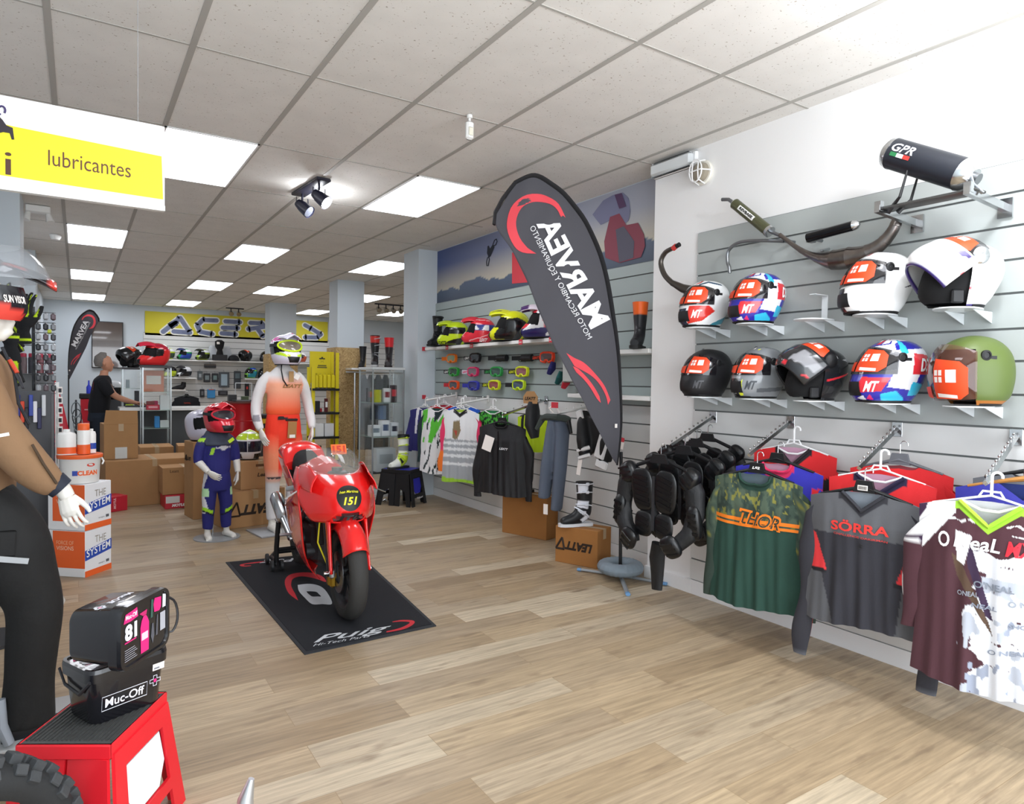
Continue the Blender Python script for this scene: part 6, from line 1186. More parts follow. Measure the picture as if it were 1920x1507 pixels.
limb(g, [(.0, .08, .93), (-.02, .10, .70), (-.02, .10, .50), (-.04, .10, .30), (-.05, .10, .05)], [.13, .12, .10, .09, .10], PTM, 20)
blob(g, .013, 3, None, PTM, 'riding_trousers', lm)
g = G(); g.box((.10, -.245, .775), (.20, .004, .022), K('a9acae', .3), rot=Matrix.Rotation(.22, 3, 'Y')); g.obj('reflective_strip', lm, smooth=0)
g = G(); g.box((.06, -.235, .83), (.20, .012, .10), PTM, rot=Matrix.Rotation(.05, 3, 'Y'), bev=.006); g.obj('pocket_flap', lm)
g = G(); g.tube([(.27, -.06, .60), (.288, -.07, .53), (.28, -.07, .48)], [.015, .026, .015], K('b9b4ac', .5), 12); g.obj('knee_patch', lm)
g = G(); g.tube([(.10, -.16, .20), (.105, -.18, .10), (.13, -.19, .03)], [.03, .035, .03], K('9aa2ac', .4), 10, flat=.6); g.obj('hem_panel', lm)
g = G(); g.tube([(.10, -.10, .04), (.20, -.10, .045), (.30, -.10, .03)], [.055, .05, .035], K('1b1c20', .5), 14); g.tube([(-.12, .1, .045), (-.0, .1, .045), (.08, .1, .03)], [.055, .05, .035], K('1b1c20', .5), 14); g.obj('boots', lm)
g = G(); g.tube([(0, 0, 1.55), (.005, 0, 1.68)], [.055, .055], SKINP, 14)
HR = [(.001, 0, 1.64), (.06, .02, 1.655), (.082, .01, 1.70), (.09, .0, 1.76), (.088, -.005, 1.82), (.07, -.01, 1.88), (.001, -.01, 1.91)]
g.tube([(.02, 0, 1.66), (.015, 0, 1.70), (.01, 0, 1.76), (0, 0, 1.84), (-.01, 0, 1.90)], [.05, .075, .085, .085, .05], SKINP, 20)
g.tube([(.085, 0, 1.79), (.112, 0, 1.755), (.10, 0, 1.742)], [.012, .014, .012], SKINP, 10); g.tube([(.08, 0, 1.725), (.093, 0, 1.718), (.085, 0, 1.700)], [.02, .022, .02], SKINP, 10); g.tube([(.055, 0, 1.69), (.085, 0, 1.675), (.06, 0, 1.665)], [.03, .026, .03], SKINP, 10)
blob(g, .007, 5, None, SKINP, 'head', lm, loc=(.035, 0, -.035))
g = G(); g.box((0.12, 0, .008), (.62, .42, .014), K('b0b2b2', .5), bev=.003); g.obj('base_plate', lm)
# its adventure helmet
AH = thing('helmet', 'black and red helmet with clear raised visor and peak on the brown-jacketed mannequin', 'helmet', (-.36, 3.42, 1.70), 0); AH.scale = (1.06,)*3
pf = painter('24242a', [('e03a30', [(-80, .55), (-60, .50), (-45, .62), (-60, .72)]), ('e03a30', [(-150, .3), (-100, .25), (-95, .45), (-140, .5)]), ('d8d8dc', [(-100, .78), (-60, .78), (-60, .86), (-100, .86)]), ('e03a30', [(-60, .8), (-20, .86), (-20, .92), (-60, .88)]), ('e03a30', [(-62, .66), (-30, .64), (-24, .70), (-50, .76)])])
g = G(); g.grid(73, 41, lambda U, W: HROAD(U*360-180, W), GLOSS, lambda U, W: pf(U*360-180, W), mask=lambda u, v: abs(u*360-180) < 66 and v < .60); g.obj('shell', AH)
g = G(); g.grid(33, 10, lambda U, W: HROAD((U*2-1)*95, .42+.34*W, .03)+np.stack([.07*(1-np.abs(U*2-1)**2), 0*U, .02*(1-np.abs(U*2-1))], -1), CLEARV); g.obj('visor', AH)
def pkf(U, W): u = U*2-1; return np.stack([.08+W*.19, u*(.10-.055*W), .215-.01*W-.055*W*W-.03*u*u], -1)
g = G(); g.grid(17, 12, pkf, GLOSS, painter('2a2a30', [('e0463c', [(0, .86), (1, .86), (1, 1.01), (0, 1.01)]), ('c8402f', [(.1, .1), (.3, .1), (.3, .5), (.1, .5)])])); g.obj('peak', AH, solid=.006)
g = G(); g.grid(17, 8, lambda U, W: HROAD(-66+U*46, .02+.34*W, .014), GLOSS, painter('1c1c22', [('e0463c', [(.0, .0), (.5, .0), (.3, .5), (.0, .5)]), ('e0463c', [(.3, 0), (1, .0), (.8, .3), (.3, .3)])])); g.text('SUN VISOR', lambda a, b: V(HROAD(-43+math.degrees(a/.16), .24+b/.26, .018)), .085, WSQ, .018, bold=.03); g.obj('cheek_panel', AH)
# stack of product boxes, bucket and bottles
OR = K('e8642c', .45); BLU = K('2a4cae', .5); WB = K('e6e8ea', .5)
def sysbox(label, z):
    t = thing('product_box', label, 'box', (.012, 5.949, z), rad(49), 'white, blue and orange product boxes'); D = (.262, .30, .338); g = G(); g.box((0, 0, D[2]/2), D, WB, bev=.003); g.obj('body', t, smooth=0)
    g = G(); y = -D[1]/2-.001; g.box((0, y, .022), (D[0], .001, .044), OR); g.obj('orange_band', t, smooth=0)
    g = G(); x = -D[0]/2-.001; g.box((x, -.02, .20), (.001, .26, .27), OR); g.obj('orange_panel', t, smooth=0)
    g = G(); g.add([(-D[0]/2, y-.0005, .12), (D[0]/2, y-.0005, .155), (D[0]/2, y-.0005, .235), (-D[0]/2, y-.0005, .195)], [(0, 1, 2, 3)], BLU); g.obj('blue_band', t, smooth=0)
    g = G(); g.text('THE', lambda a, b: V((.02+a, y-.001, .262+b)), .11, K('9a9488', .6), .05); g.obj('print', t, smooth=0)
    g = G(); g.text('SYSTEM', lambda a, b: V((.0+a, y-.0018, .185+b+.13*a)), .235, K('f4f6fa', .6), .055, bold=.01); g.obj('print', t, smooth=0)
    g = G(); g.text('SYSTEM', lambda a, b: V((.0+a+.002, y-.0015, .183+b+.13*a)), .24, K('31549c', .6), .058, bold=.03); g.obj('print', t, smooth=0)
    g = G(); g.text('FORCE OF', lambda a, b: V((x-.001, .01-a, .25+b)), .14, K('f2b890', .6), .028); g.text('VISIONS', lambda a, b: V((x-.001, .01-a, .21+b)), .14, K('f4d0b4', .6), .03); g.obj('print', t, smooth=0)
    g = G(); g.box((.09, y-.0005, .075), (.03, .001, .02), K('5a5c60', .6)); g.text('nanopro', lambda a, b: V((.03+a, y-.0008, .07+b)), .06, K('5a5c60', .6), .012); g.obj('print', t, smooth=0); return t
sysbox('lower white, blue and orange product box of the stack by the brown-jacketed mannequin', 0); sysbox('upper white, blue and orange product box under the white bucket', .341)
t = thing('bucket', 'white plastic cleaner bucket with orange lid on the product boxes', 'bucket', (.012, 5.92, .682)); g = G()
g.lathe([(.001, 0), (.118, 0), (.122, .01), (.132, .185), (.136, .19)], WPL, n=40, cap=False); g.obj('body', t, smooth=50)
g = G(); g.lathe([(.145, .182), (.147, .190), (.147, .205), (.140, .210), (.130, .205), (.001, .205)], OR, n=40, cap=False); g.obj('lid', t, smooth=50)
cy_ = lambda a, b, r=.129: V((r*math.sin(a/r+.25), -r*math.cos(a/r+.25), b)); g = G()
g.grid(13, 2, lambda U, W: np.array([cy_((u-.5)*.17+.01, .055+.04*w_, .1285) for u, w_ in zip(U, W)]), K('e9dcd4', .5)); g.obj('label', t)
g = G(); g.text('CLEAN', lambda a, b: cy_(a+.02, .078+b, .1300), .14, OR, .035, bold=.05); g.obj('print', t, smooth=0)
g = G(); g.grid(5, 2, lambda U, W: np.array([cy_((u-.5)*.035-.065, .06+.036*w_, .1295) for u, w_ in zip(U, W)]), K('3a50a8', .5)); g.obj('blue_patch', t)
g = G(); g.add([cy_(.04+.03*math.cos(k*math.pi/8), .135+.013*math.sin(k*math.pi/8), .1305) for k in range(16)], [tuple(range(16))], K('d0402e', .5)); g.obj('oval_badge', t, smooth=0)
g = G(); g.tube([(.135, 0, .18), (.15, -.02, .15), (.14, -.04, .13)], .006, WPL, 6); g.obj('handle_lug', t)
def bottle(label, x, y, prof, bands, cap_, capm, oval=1):
    t = thing('bottle', label, 'bottle', (x, y, .8925), 0, 'cleaner bottles on the orange lid'); g = G(); g.lathe(prof, WPL, n=28, cap=False); o = g.obj('body', t, smooth=50)
    if oval != 1: t.scale = (oval, .75, 1)
    g = G()
    for z0, z1, m, r in bands: g.lathe([(r+.0008, z0), (r+.0008, z1)], m, n=28, cap=False)
    g.obj('label_band', t)
    g = G(); g.lathe(cap_, capm, n=24, cap=False); g.obj('cap', t, smooth=50); return t
bottle('squat white oval bottle with orange and blue label on the orange lid', -.070, 5.88, [(.001, 0), (.05, 0), (.052, .01), (.052, .145), (.045, .158), (.02, .165), (.001, .165)], [(.008, .055, OR, .052)], [(.001, .185), (.018, .185), (.02, .18), (.02, .162), (.001, .162)], WPL, 1.15)
bottle('spray can with orange cap and orange base on the orange lid', .035, 5.89, [(.001, 0), (.042, 0), (.042, .17), (.036, .178), (.001, .178)], [(.0, .07, OR, .042)], [(.001, .225), (.034, .225), (.038, .22), (.038, .176), (.001, .176)], OR)
bottle('slim white bottle with blue label behind the orange-capped can', .085, 5.95, [(.001, 0), (.03, 0), (.03, .14), (.024, .16), (.001, .165)], [(.03, .075, BLU, .03)], [(.001, .180), (.012, .180), (.012, .163), (.001, .163)], WPL)
# red folding stool with two black tubs
RS = mat('red plastic', 'd8202c', .38, noise=.04, nscale=5)
fs = folding_stool('red folding step stool with ribbed grey top under the black tubs', (.048, 2.455, 0), rad(-31), RS, K('4b4b4a', .7), 1)
fs.scale = (.76, 1.22, 1.0)
for ch in fs.children:
    if ch.name.startswith('inset_panel'): ch.data.materials.clear(); ch.data.materials.append(K('e6e8ec', .4))
g = G()
for k in range(20): g.box((-.16+k*.0168, 0, .402), (.006, .235, .004), K('3c3d3c', .7))
g.obj('grip_ribs', fs, smooth=0)
def tub(label, loc, ex, ez, front_art):
    """ex local x axis, ez local up axis of the tub in the world"""
    ex = V(ex).normalized(); ez = V(ez).normalized(); ey = ez.cross(ex)
    t = thing('storage_tub', label, 'tub', loc, 0, 'black storage tubs on the red stool'); t.matrix_world = Matrix(((ex.x, ey.x, ez.x, loc[0]), (ex.y, ey.y, ez.y, loc[1]), (ex.z, ey.z, ez.z, loc[2]), (0, 0, 0, 1)))
    BP = K('17171b', .22, coat=.4); H = .165
    def rr(a, b, r, n=6):
        o = []
        for cx, cy, a0 in ((a-r, b-r, 0), (-a+r, b-r, 90), (-a+r, -b+r, 180), (a-r, -b+r, 270)):
            for k in range(n+1): q = rad(a0+90*k/n); o.append((cx+r*math.cos(q), cy+r*math.sin(q)))
        return o
    g = G(); R_ = [(.104, .076, .0), (.108, .080, .008), (.118, .090, H-.03), (.126, .098, H-.028), (.127, .099, H)]; n = 28; vs = []
    for a, b, z in R_: vs += [(x, y, z) for x, y in rr(a, b, .035)]
    g.add(vs, [(k*n+i, k*n+(i+1) % n, (k+1)*n+(i+1) % n, (k+1)*n+i) for k in range(4) for i in range(n)]+[tuple(range(n-1, -1, -1))], BP); g.obj('body', t, smooth=35)
    g = G(); vs = [(x, y, H) for x, y in rr(.127, .099, .035)]+[(x, y, H+.012) for x, y in rr(.125, .097, .035)]+[(x, y, H+.012) for x, y in rr(.116, .088, .03)]+[(x, y, H+.006) for x, y in rr(.114, .086, .03)]
    g.add(vs, [(k*n+i, k*n+(i+1) % n, (k+1)*n+(i+1) % n, (k+1)*n+i) for k in range(3) for i in range(n)]+[tuple(range(3*n, 4*n))], BP); g.obj('lid', t, smooth=35)
    PK = K('e0287a', .4); WH_ = K('ecebf4', .4); zt = H+.0075
    fr = lambda a, b: V((a, -.085-(b-.08)*.085-.0015, b))
    fw = fr
    def cross(f, c, s, m1, m2):
        g = G(); q = [(-.33, -1), (.33, -1), (.33, -.33), (1, -.33), (1, .33), (.33, .33), (.33, 1), (-.33, 1), (-.33, .33), (-1, .33), (-1, -.33), (-.33, -.33)]
        g.tube([f(c[0]+x*s, c[1]+y*s) for x, y in q], .0011, m1, 4, closed=True); g.obj('cross_emblem', t, smooth=0)
        g = G(); g.add([f(c[0]+.3*s*math.cos(k*math.pi/6), c[1]+.38*s*math.sin(k*math.pi/6)) for k in range(12)], [tuple(range(12))], m2); g.obj('drop_emblem', t, smooth=0)
    if front_art:
        g = G(); g.text('Muc-Off', lambda a, b: fw(-.015+a, .062+b), .120, WH_, .028, bold=.012); g.obj('print', t, smooth=0)
        g = G(); g.tube([fw(-.085, .040), fw(.054, .040), fw(.054, .084), fw(-.085, .084)], .0010, WH_, 4, closed=True); g.obj('print_frame', t, smooth=0)
        cross(fw, (.080, .078), .017, WH_, PK)
        g = G(); g.prism([(.070, .112), (.108, .112), (.108, .134), (.070, .134)], lambda a, b, h: fw(a, b)-V((0, h, 0)), .001, WSQ); 
        g.prism([(.074, .116), (.092, .116), (.092, .122), (.074, .122)], lambda a, b, h: fw(a, b)-V((0, .0012+h*.2, 0)), .001, K('7a7c84', .6)); g.obj('price_label', t, smooth=0)
    f = lambda a, b: V((a, b, zt)); g = G()
    def sh(name, q, m, dz=0): g = G(); g.add([V((x, y*.66, zt+dz)) for x, y in q], [tuple(range(len(q)))], m); g.obj(name, t, smooth=0)
    # lid artwork: x across, y up the lid
    g = G(); g.text('81', lambda a, b: V((-.070+a, .014+b, zt)), .058, WH_, .050, bold=.05); g.obj('number_print', t, smooth=0)
    g = G(); g.text('Muc-Off', lambda a, b: V((-.068+a, .062+b, zt+.0005)), .055, WH_, .014, bold=.02); g.obj('lid_print', t, smooth=0)
    sh('pink_splash', [(-.105, .07), (-.095, .11), (-.06, .115), (-.04, .12), (-.035, .075), (-.07, .068)], PK, -.0003); sh('pink_line', [(-.10, -.025), (-.045, -.025), (-.045, -.019), (-.10, -.019)], PK)
    for k in range(6): sh('small_print', [(-.10, -.055-k*.010), (-.052+.006*(k % 3), -.055-k*.010), (-.052+.006*(k % 3), -.058-k*.010), (-.10, -.058-k*.010)], K('9a9aa4', .6))
    sh('spray_bottle_print', [(-.022, -.115), (.018, -.115), (.020, .02), (.012, .045), (.004, .06), (-.008, .06), (-.018, .04), (-.024, .01)], PK); sh('nozzle_print', [(-.03, .08), (.01, .085), (.006, .062), (-.012, .062), (-.02, .07)], K('c02a6a', .4), .0003); sh('bottle_label_print', [(-.018, -.055), (.014, -.055), (.014, -.02), (-.018, -.02)], K('f0c8dc', .5), .0003)
    sh('sponge_print', [(.048, .05), (.075, .045), (.084, .06), (.086, .11), (.05, .118), (.044, .09)], PK); sh('cloth_print', [(.092, .05), (.110, .05), (.112, .11), (.094, .118)], K('d0d0d6', .5)); sh('brush_print', [(.028, .03), (.040, .03), (.044, .115), (.032, .12)], K('35584e', .5)); sh('tool_print', [(.03, -.06), (.036, .0), (.044, .0), (.048, -.06), (.040, -.1)], K('55565e', .5)); sh('tool_print', [(.056, -.07), (.062, .03), (.068, .03), (.066, -.07)], K('55565e', .5)); sh('bottle_print', [(.080, -.06), (.108, -.06), (.108, .03), (.080, .03)], K('a8aab2', .5))
    g = G(); g.tube([V(q) for q in cat([(.122, -.06, H-.01), (.148, -.065, H+.01), (.160, -.02, H+.02), (.156, .035, H+.01), (.124, .06, H-.01)], 14)], [.004]*14, K('1c1c20', .4), 6, flat=1.6)
    if not front_art: g.obj('handle', t)
    else:
        g = G(); g.tube([(-.122, -.09, H-.02), (-.124, -.03, H-.07), (-.124, .06, H-.06), (-.122, .1, H-.02)], .004, K('1c1c20', .4), 6, flat=1.6); g.obj('handle', t)
    if not front_art:
        bk_ = lambda a, b: V((-a, .085+(b-.08)*.085+.0015, b)); g = G(); g.text('Muc-Off', lambda a, b: bk_(-.015+a, .08+b), .11, WH_, .024, bold=.035); g.obj('print', t, smooth=0); cross(bk_, (.08, .08), .016, WH_, PK)
        g = G(); g.prism([(-.03, .115), (.02, .115), (.02, .135), (-.03, .135)], lambda a, b, h: bk_(a, b)+V((0, h, 0)), .001, WSQ); g.obj('price_label', t, smooth=0)
    return t
c1 = V((.036, 2.372, .403)); e_ = V((.91, .42, 0)).normalized(); n_ = V((-.42, .91, 0)).normalized()
tub('black tub standing upright on the red stool with white lettering', c1+e_*.110+n_*.085, e_, (0, 0, 1), True)
nn = V((.80, -.60, .0)).normalized(); e2_ = V((.60, .80, .0)).normalized()
cc = wz(268, 1176, .682); tub('black tub lying on its side on top of the upright tub', cc-nn*.165, e2_, nn, False)
# knobbly tyre
t = thing('knobbly_tyre', 'black knobbly off-road tyre in the bottom left corner', 'tyre', (-.285, 2.04, .195), rad(32)); g = G(); R_ = .33
g.lathe([(R_-.085, -.045), (R_-.06, -.062), (R_-.03, -.060), (R_-.012, -.042), (R_-.004, 0), (R_-.012, .042), (R_-.03, .060), (R_-.06, .062), (R_-.085, .045), (R_-.085, -.045)], K('232425', .75, bump=.3, bscale=60), axis='y', n=64, cap=False); g.obj('carcass', t, smooth=60)
g = G(); KM = K('3a3c3e', .7, bump=.3, bscale=90)
for k in range(36):
    a = 2*math.pi*k/36; 
    for y, w_, tl, da in (((-.022, .03, 0, 0), (.022, .03, 0, 0), (-.056, .022, .7, .05), (.056, .022, -.7, .05)) if k % 2 else ((0, .036, 0, 0), (-.045, .026, .45, 0), (.045, .026, -.45, 0))):
        rr_ = R_+.003-abs(y)**2*9; q = a+da; R3 = Matrix.Rotation(-q, 3, 'Y') @ Matrix.Rotation(tl*.0, 3, 'X'); g.box((rr_*math.cos(q), y, rr_*math.sin(q)), (.028, w_, .032), KM, rot=Matrix.Rotation(-q, 3, 'Y') @ Matrix.Rotation(tl*.9 if y < 0 else tl*.9, 3, 'Z'), bev=.003)
knobs = g.obj('tread_blocks', t, smooth=30); knobs['kind'] = 'stuff'
t = thing('metal_bracket', 'polished silver metal bracket end rising at the bottom edge', 'bracket', (.42, 2.12, 0)); g = G(); g.tube([(.0, .0, .0), (.0, 0, .10), (.005, .0, .19), (.022, .0, .25)], [.030, .032, .026, .010], mat('brushed aluminium', 'c9ccd0', .35, .8, noise=.05, nscale=30), 16, flat=.9); g.obj('blade', t); g = G(); g.box((.0, .02, .006), (.34, .20, .012), K('9c9d9b', .6), bev=.004); g.obj('foot_plate', t)
# hanging sign
t = thing('hanging_sign', 'large white and yellow lubricants sign hanging at the upper left', 'sign', (0, 3.0, 0)); g = G(); g.box(((XL+.291)/2, .012, 2.295), (.291-XL, .024, .325), WHT, bev=.002); g.obj('panel', t, smooth=0)
yS = lambda px, py, o=0: V((wy(px, py, 2.998).x, -.0025-o, wy(px, py, 2.998).z)); g = G()
g.add([yS(26, 237), yS(303, 293), yS(306, 374), yS(0, 328), V((XL+.01, -.0025, yS(0, 328).z+.03)), V((XL+.01, -.0025, yS(0, 232).z+.03))], [(5, 4, 3, 2, 1, 0)], K('f2e41c', .45)); g.obj('yellow_field', t, smooth=0)
z0 = wy(170, 308, 2.998); g = G(); g.text('lubricantes', lambda a, b: V((z0.x+a, -.004, z0.z+b)), .262, K('5a3320', .5), .056, bold=-.0); g.obj('lettering', t, smooth=0)
z1 = wy(2, 305, 2.998); g = G(); g.text('eni', lambda a, b: V((z1.x-.07+a, -.004, z1.z+b)), .20, K('4a2a1a', .5), .08, bold=.0); g.obj('lettering', t, smooth=0)
g = G(); g.prism([(-20, 215), (-5, 215), (5, 225), (12, 235), (24, 240), (27, 262), (22, 262), (18, 250), (6, 248), (-2, 250), (-8, 262), (-14, 262), (-12, 240), (-30, 238), (-30, 225)], lambda a, b, h: yS(a, b, .0015+h), .0005, K('241c24', .5)); 
g.tube([yS(3+7*math.cos(rad(k)), 207+8*math.sin(rad(k)), .002) for k in range(100, 420, 25)], .0035, K('3a2c60', .5), 5); g.obj('animal_emblem', t, smooth=0)
for x in (-.45, .2): g = G(); g.tube([(x, .012, 2.455), (x, .012, CZ-.001)], .0012, K('9a9c9e', .4), 5); g.obj('cable', t)
g = G(); g.box(((XL+.291)/2, .0, 2.135), (.291-XL, .03, .02), WPL); g.obj('bottom_rail', t, smooth=0)

# ================================================================= LEFT WALL DISPLAYS
t = thing('display_stand', 'grey display panel with price rails along the left wall', 'display', (0, 0, 0)); g = G(); g.box((-.35, 7.0, .80), (.36, .04, 1.36), K('6e7072', .5), bev=.004); g.obj('panel', t, smooth=0)
g = G(); g.box((-.15, 7.0, .76), (.03, .06, 1.30), WPL); g.obj('rail', t, smooth=0); g = G(); g.box((-.35, 7.0, .06), (.40, .40, .12), K('5a5c5e', .6)); g.obj('foot', t, smooth=0)
for k in range(9):
    g = G(); g.box((0, 0, 0), (.035, .02, .06), WSQ); g.box((0, -.011, .0), (.022, .002, .035), K('23242c', .5)); tag(g.obj('blister_pack', None, smooth=0, loc=(-.128, 6.955, 1.34-k*.085)), ('top', 'second', 'third', 'fourth', 'fifth', 'sixth', 'seventh', 'eighth', 'bottom')[k]+' white blister pack down the rail of the grey display panel', 'pack', 'blister packs on the white rail')
for k in range(5):
    t = thing('spray_can', ('first', 'second', 'third', 'fourth', 'fifth')[k]+' red-capped spray can from the left on the grey display panel', 'can', (-.44+k*.058, 6.96, 1.481), 0, 'spray cans on the grey display panel'); g = G(); g.lathe([(.001, 0), (.026, 0), (.026, .13), (.02, .14), (.001, .14)], K(('5a5660', '6a5a5c', '3c3c42', '7a4a50', '4a4048')[k], .35), cap=False); g.obj('body', t, smooth=50); g = G(); g.lathe([(.023, .138), (.023, .165), (.018, .17), (.001, .17)], K('a82c44', .4), cap=False); g.obj('cap', t, smooth=50)
t = thing('pointed_panel', 'tall red and dark blue striped pointed panel leaning behind the grey display', 'panel', (-.20, 9.0, 0)); g = G()
def brd(U, W): return np.stack([(U-.5)*.26*(1-W**3)-.07*W+.07*(1-W), .02*np.sin(U*3.1)*-1, .10+1.5*W], -1)
g.grid(15, 60, brd, SATIN, lambda U, W: np.where((W > .48)[:, None], np.array(lin('c8283a')), np.where((((W+.1*U)*24) % 1 < .35)[:, None], np.array(lin('c83a5a')), np.array(lin('24204a'))))); g.obj('panel', t, solid=.01); g = G(); g.box((.05, 0, .05), (.22, .2, .1), K('3a3a40', .6)); g.obj('foot', t, smooth=0)
t = thing('cable_bundle', 'bundle of grey cable locks hanging at the back left wall', 'cable', (-.02, 10.4, 1.02)); 
for k in range(6): g = G(); g.tube([(.05*math.cos(a)+.01*k, .01*k, .10*math.sin(a)-.09*k) for a in [q*2*math.pi/14 for q in range(14)]], .007, K(('6c7478', '2b2f34', '8a9498')[k % 3], .4), 6, closed=True); g.obj('cable_loop', t)
g = G(); g.tube([(0, .03, .12), (0, .06, .12), (0, .06, -1.02)], .012, K('3a3c40', .5), 8); g.obj('stand_post', t)
# gloves hanging on the pier near the mannequin
GL_ = []
for k, (px, py, sc) in enumerate(((8, 600, 1.1), (30, 590, 1.15), (46, 620, 1.1), (20, 650, 1.1))):
    t = thing('glove', ('black glove with neon yellow fingers hanging behind the mannequin face, leftmost', 'black glove with neon yellow fingers hanging highest behind the mannequin', 'black glove with neon cuff hanging nearest the grey keyring rack', 'black glove hanging lowest above the brown jacket')[k], 'glove', wy(px, py, 4.6), rad(180+20*k), 'gloves hanging on the left'); t.location = wy(px, py, (4.60, 4.80, 4.40, 4.20)[k]); GL_.append(t.location.copy()); g = G(); hand_geo(g, .2, .10, 1, 1.2*sc, K('17181b', .8)); g.tube([(0, 0, .02), (0, 0, .07)], [.04, .045], K('17181b', .8), 12, flat=.5); o = blob(g, .006, 2, zpaint('16171a', [('c2e020', lambda x, y, z: ((np.abs(((y+.05)*30) % 1-.5) < .24) & (z < -.07)) | ((z > .04) & (z < .055)))]), CLOTH, 'glove_body', t)
    o.rotation_euler = (math.pi if k % 2 == 0 else 0, 0, 0)
    g = G(); g.tube([(0, 0, .07), (0, 0, .12), (-.04, 0, .13)], .003, BLK, 5); g.obj('hook', t)
t = thing('glove_rack', 'slim dark rack post carrying the hanging gloves by the left wall', 'rack', (-.40, 4.62, 0)); g = G(); g.tube([(0, 0, .02), (0, 0, 1.95)], .014, K('2a2b2e', .5), 10); g.obj('post', t)
for q in GL_: g = G(); l_ = q-V((-.40, 4.62, 0)); g.tube([(0, 0, min(1.94, l_.z+.10)), (l_.x, l_.y, l_.z+.125)], .004, K('2a2b2e', .5), 6); g.obj('peg', t)
g = G(); g.lathe([(.001, 0), (.17, 0), (.17, .02), (.001, .025)], K('2a2b2e', .5), cap=False); g.obj('foot', t)
rs2 = random.Random(3)
for k in range(26):
    g = G(); c_ = ('7d8084', '4a4c50', 'a8acb0', '2c2e32', '6a5a60')[(k*7) % 5]; g.box((0, 0, 0), (.035, .05, .055), K(c_, .3), bev=.01); g.tube([(0, 0, .025), (0, .01, .036), (0, .03, .036)], .003, STEEL, 5)
    tag(g.obj('blister_pack', None, loc=(-.265+.050*(k % 3), 6.605, 1.94-.082*(k//3))), ('left', 'middle', 'right')[k % 3]+' blister pack in the '+('top', 'second', 'third', 'fourth', 'fifth', 'sixth', 'seventh', 'eighth', 'bottom')[k//3]+' row on the pegs by the left pier', 'pack', 'blister packs by the left pier')
t = thing('display_stand', 'dark display panel behind the hanging coloured packs at the left', 'display', (0, 0, 0)); g = G(); g.box((-.34, 6.24, .70), (.34, .03, 1.30), K('4c4e52', .5), bev=.004); g.obj('panel', t, smooth=0); g = G(); g.box((-.34, 6.28, .025), (.34, .34, .05), K('4c4e52', .5)); g.obj('foot', t, smooth=0)
t = thing('peg_post', 'thin dark post with grey blister packs by the left pier', 'rack', (-.30, 6.68, 0)); g = G(); g.tube([(0, 0, 0), (0, 0, 2.02)], .012, K('3a3c40', .5), 8); g.obj('post', t); g = G(); g.box((0, 0, .01), (.16, .16, .02), K('3a3c40', .5)); g.obj('foot', t, smooth=0)
for q in range(9): g = G(); z = 1.976-.082*q; g.tube([(-.0, -.03, z), (.15, -.03, z)], .003, STEEL, 6); g.obj('peg', t)
for k in range(7):
    p = wy(34+k*8, 760+12*(k % 3), 6.205); g = G(); g.box((0, 0, 0), (.025, .03, .16), K(('2a3a8c', 'd8482c', '23242c', '3a4ca0', 'e0e0e4', '2a2c50', 'c8ccd0')[k], .4), bev=.004); tag(g.obj('product_pack', None, loc=p), ('first blue', 'orange', 'black', 'second, brighter blue', 'near-white', 'dark navy', 'pale grey')[k]+' long product pack hanging behind the brown jacket', 'pack', 'product packs behind the brown jacket')
t = thing('bottle', 'clear spray bottle with yellow nozzle high on the left pier', 'bottle', wy(93, 668, 7.3)); g = G(); g.tube([(0, .03, .1), (-.24, .20, .1)], .006, STEEL, 6); g.obj('peg', t); g = G(); g.lathe([(.001, 0), (.035, 0), (.038, .12), (.02, .17), (.012, .2)], K('c9d6de', .2), cap=False); g.obj('body', t); g = G(); g.box((0, 0, .22), (.03, .02, .04), K('c8d82c', .4), bev=.004); g.obj('nozzle', t)

# ================================================================= BACK OF THE SHOP
t = thing('wall_banner', 'long yellow banner with large grey outlined lettering on the back wall', 'banner', (0, 17.985, 0)); g = G(); g.box((3.5, 0, 2.72), (4.34, .01, .56), K('cfc42e', .6)); g.obj('panel', t, smooth=0)
GM = mat('banner photo print', '6d7694', .5, noise=.5, nscale=7); OUT = K('e4e4da', .6); ab = lambda px: wy(px, 610, 17.97).x
def rrect(g, x0, x1, zc, h, m, y, tilt=0):
    N = 8; o = []
    for cx, s in ((x1-h/2, -90), (x0+h/2, 90)):
        for k in range(N+1): q = rad(s+180*k/N); o.append((cx+h/2*math.cos(q), zc+h/2*math.sin(q)))
    g.add([V((a+tilt*(b-2.72), y, b)) for a, b in o], [tuple(range(len(o)))], m)
def stroke(name, parts):
    for m, r, y in ((OUT, .082, -.008), (GM, .052, -.011)):
        g = G()
        for p_ in parts:
            for k, (x, z) in enumerate(p_):
                yy = y-.0001*k; g.add([V((x+r*math.cos(q*math.pi/8), yy, z+r*math.sin(q*math.pi/8))) for q in range(16)], [tuple(range(15, -1, -1))], m)
                if k: x0, z0_ = p_[k-1]; L = math.hypot(x-x0, z-z0_); nx, nz = -(z-z0_)/L*r, (x-x0)/L*r; g.add([V((x0+nx, yy, z0_+nz)), V((x+nx, yy, z+nz)), V((x-nx, yy, z-nz)), V((x0-nx, yy, z0_-nz))], [(0, 1, 2, 3)], m)
        g.obj(name if m is GM else name+'_outline', t, smooth=0)
X_ = lambda px: ab(px)
stroke('letter_a', [[(X_(306), 2.53), (X_(338), 2.88), (X_(355), 2.56)], [(X_(326), 2.55), (X_(356), 2.54)], [(X_(318), 2.66), (X_(330), 2.76)]])
stroke('letter_c', [[(X_(406), 2.87), (X_(380), 2.86), (X_(370), 2.72), (X_(376), 2.57), (X_(398), 2.53)]])
stroke('letter_e', [[(X_(423), 2.86), (X_(450), 2.86)], [(X_(418), 2.70), (X_(446), 2.71)], [(X_(416), 2.56), (X_(442), 2.55)]])
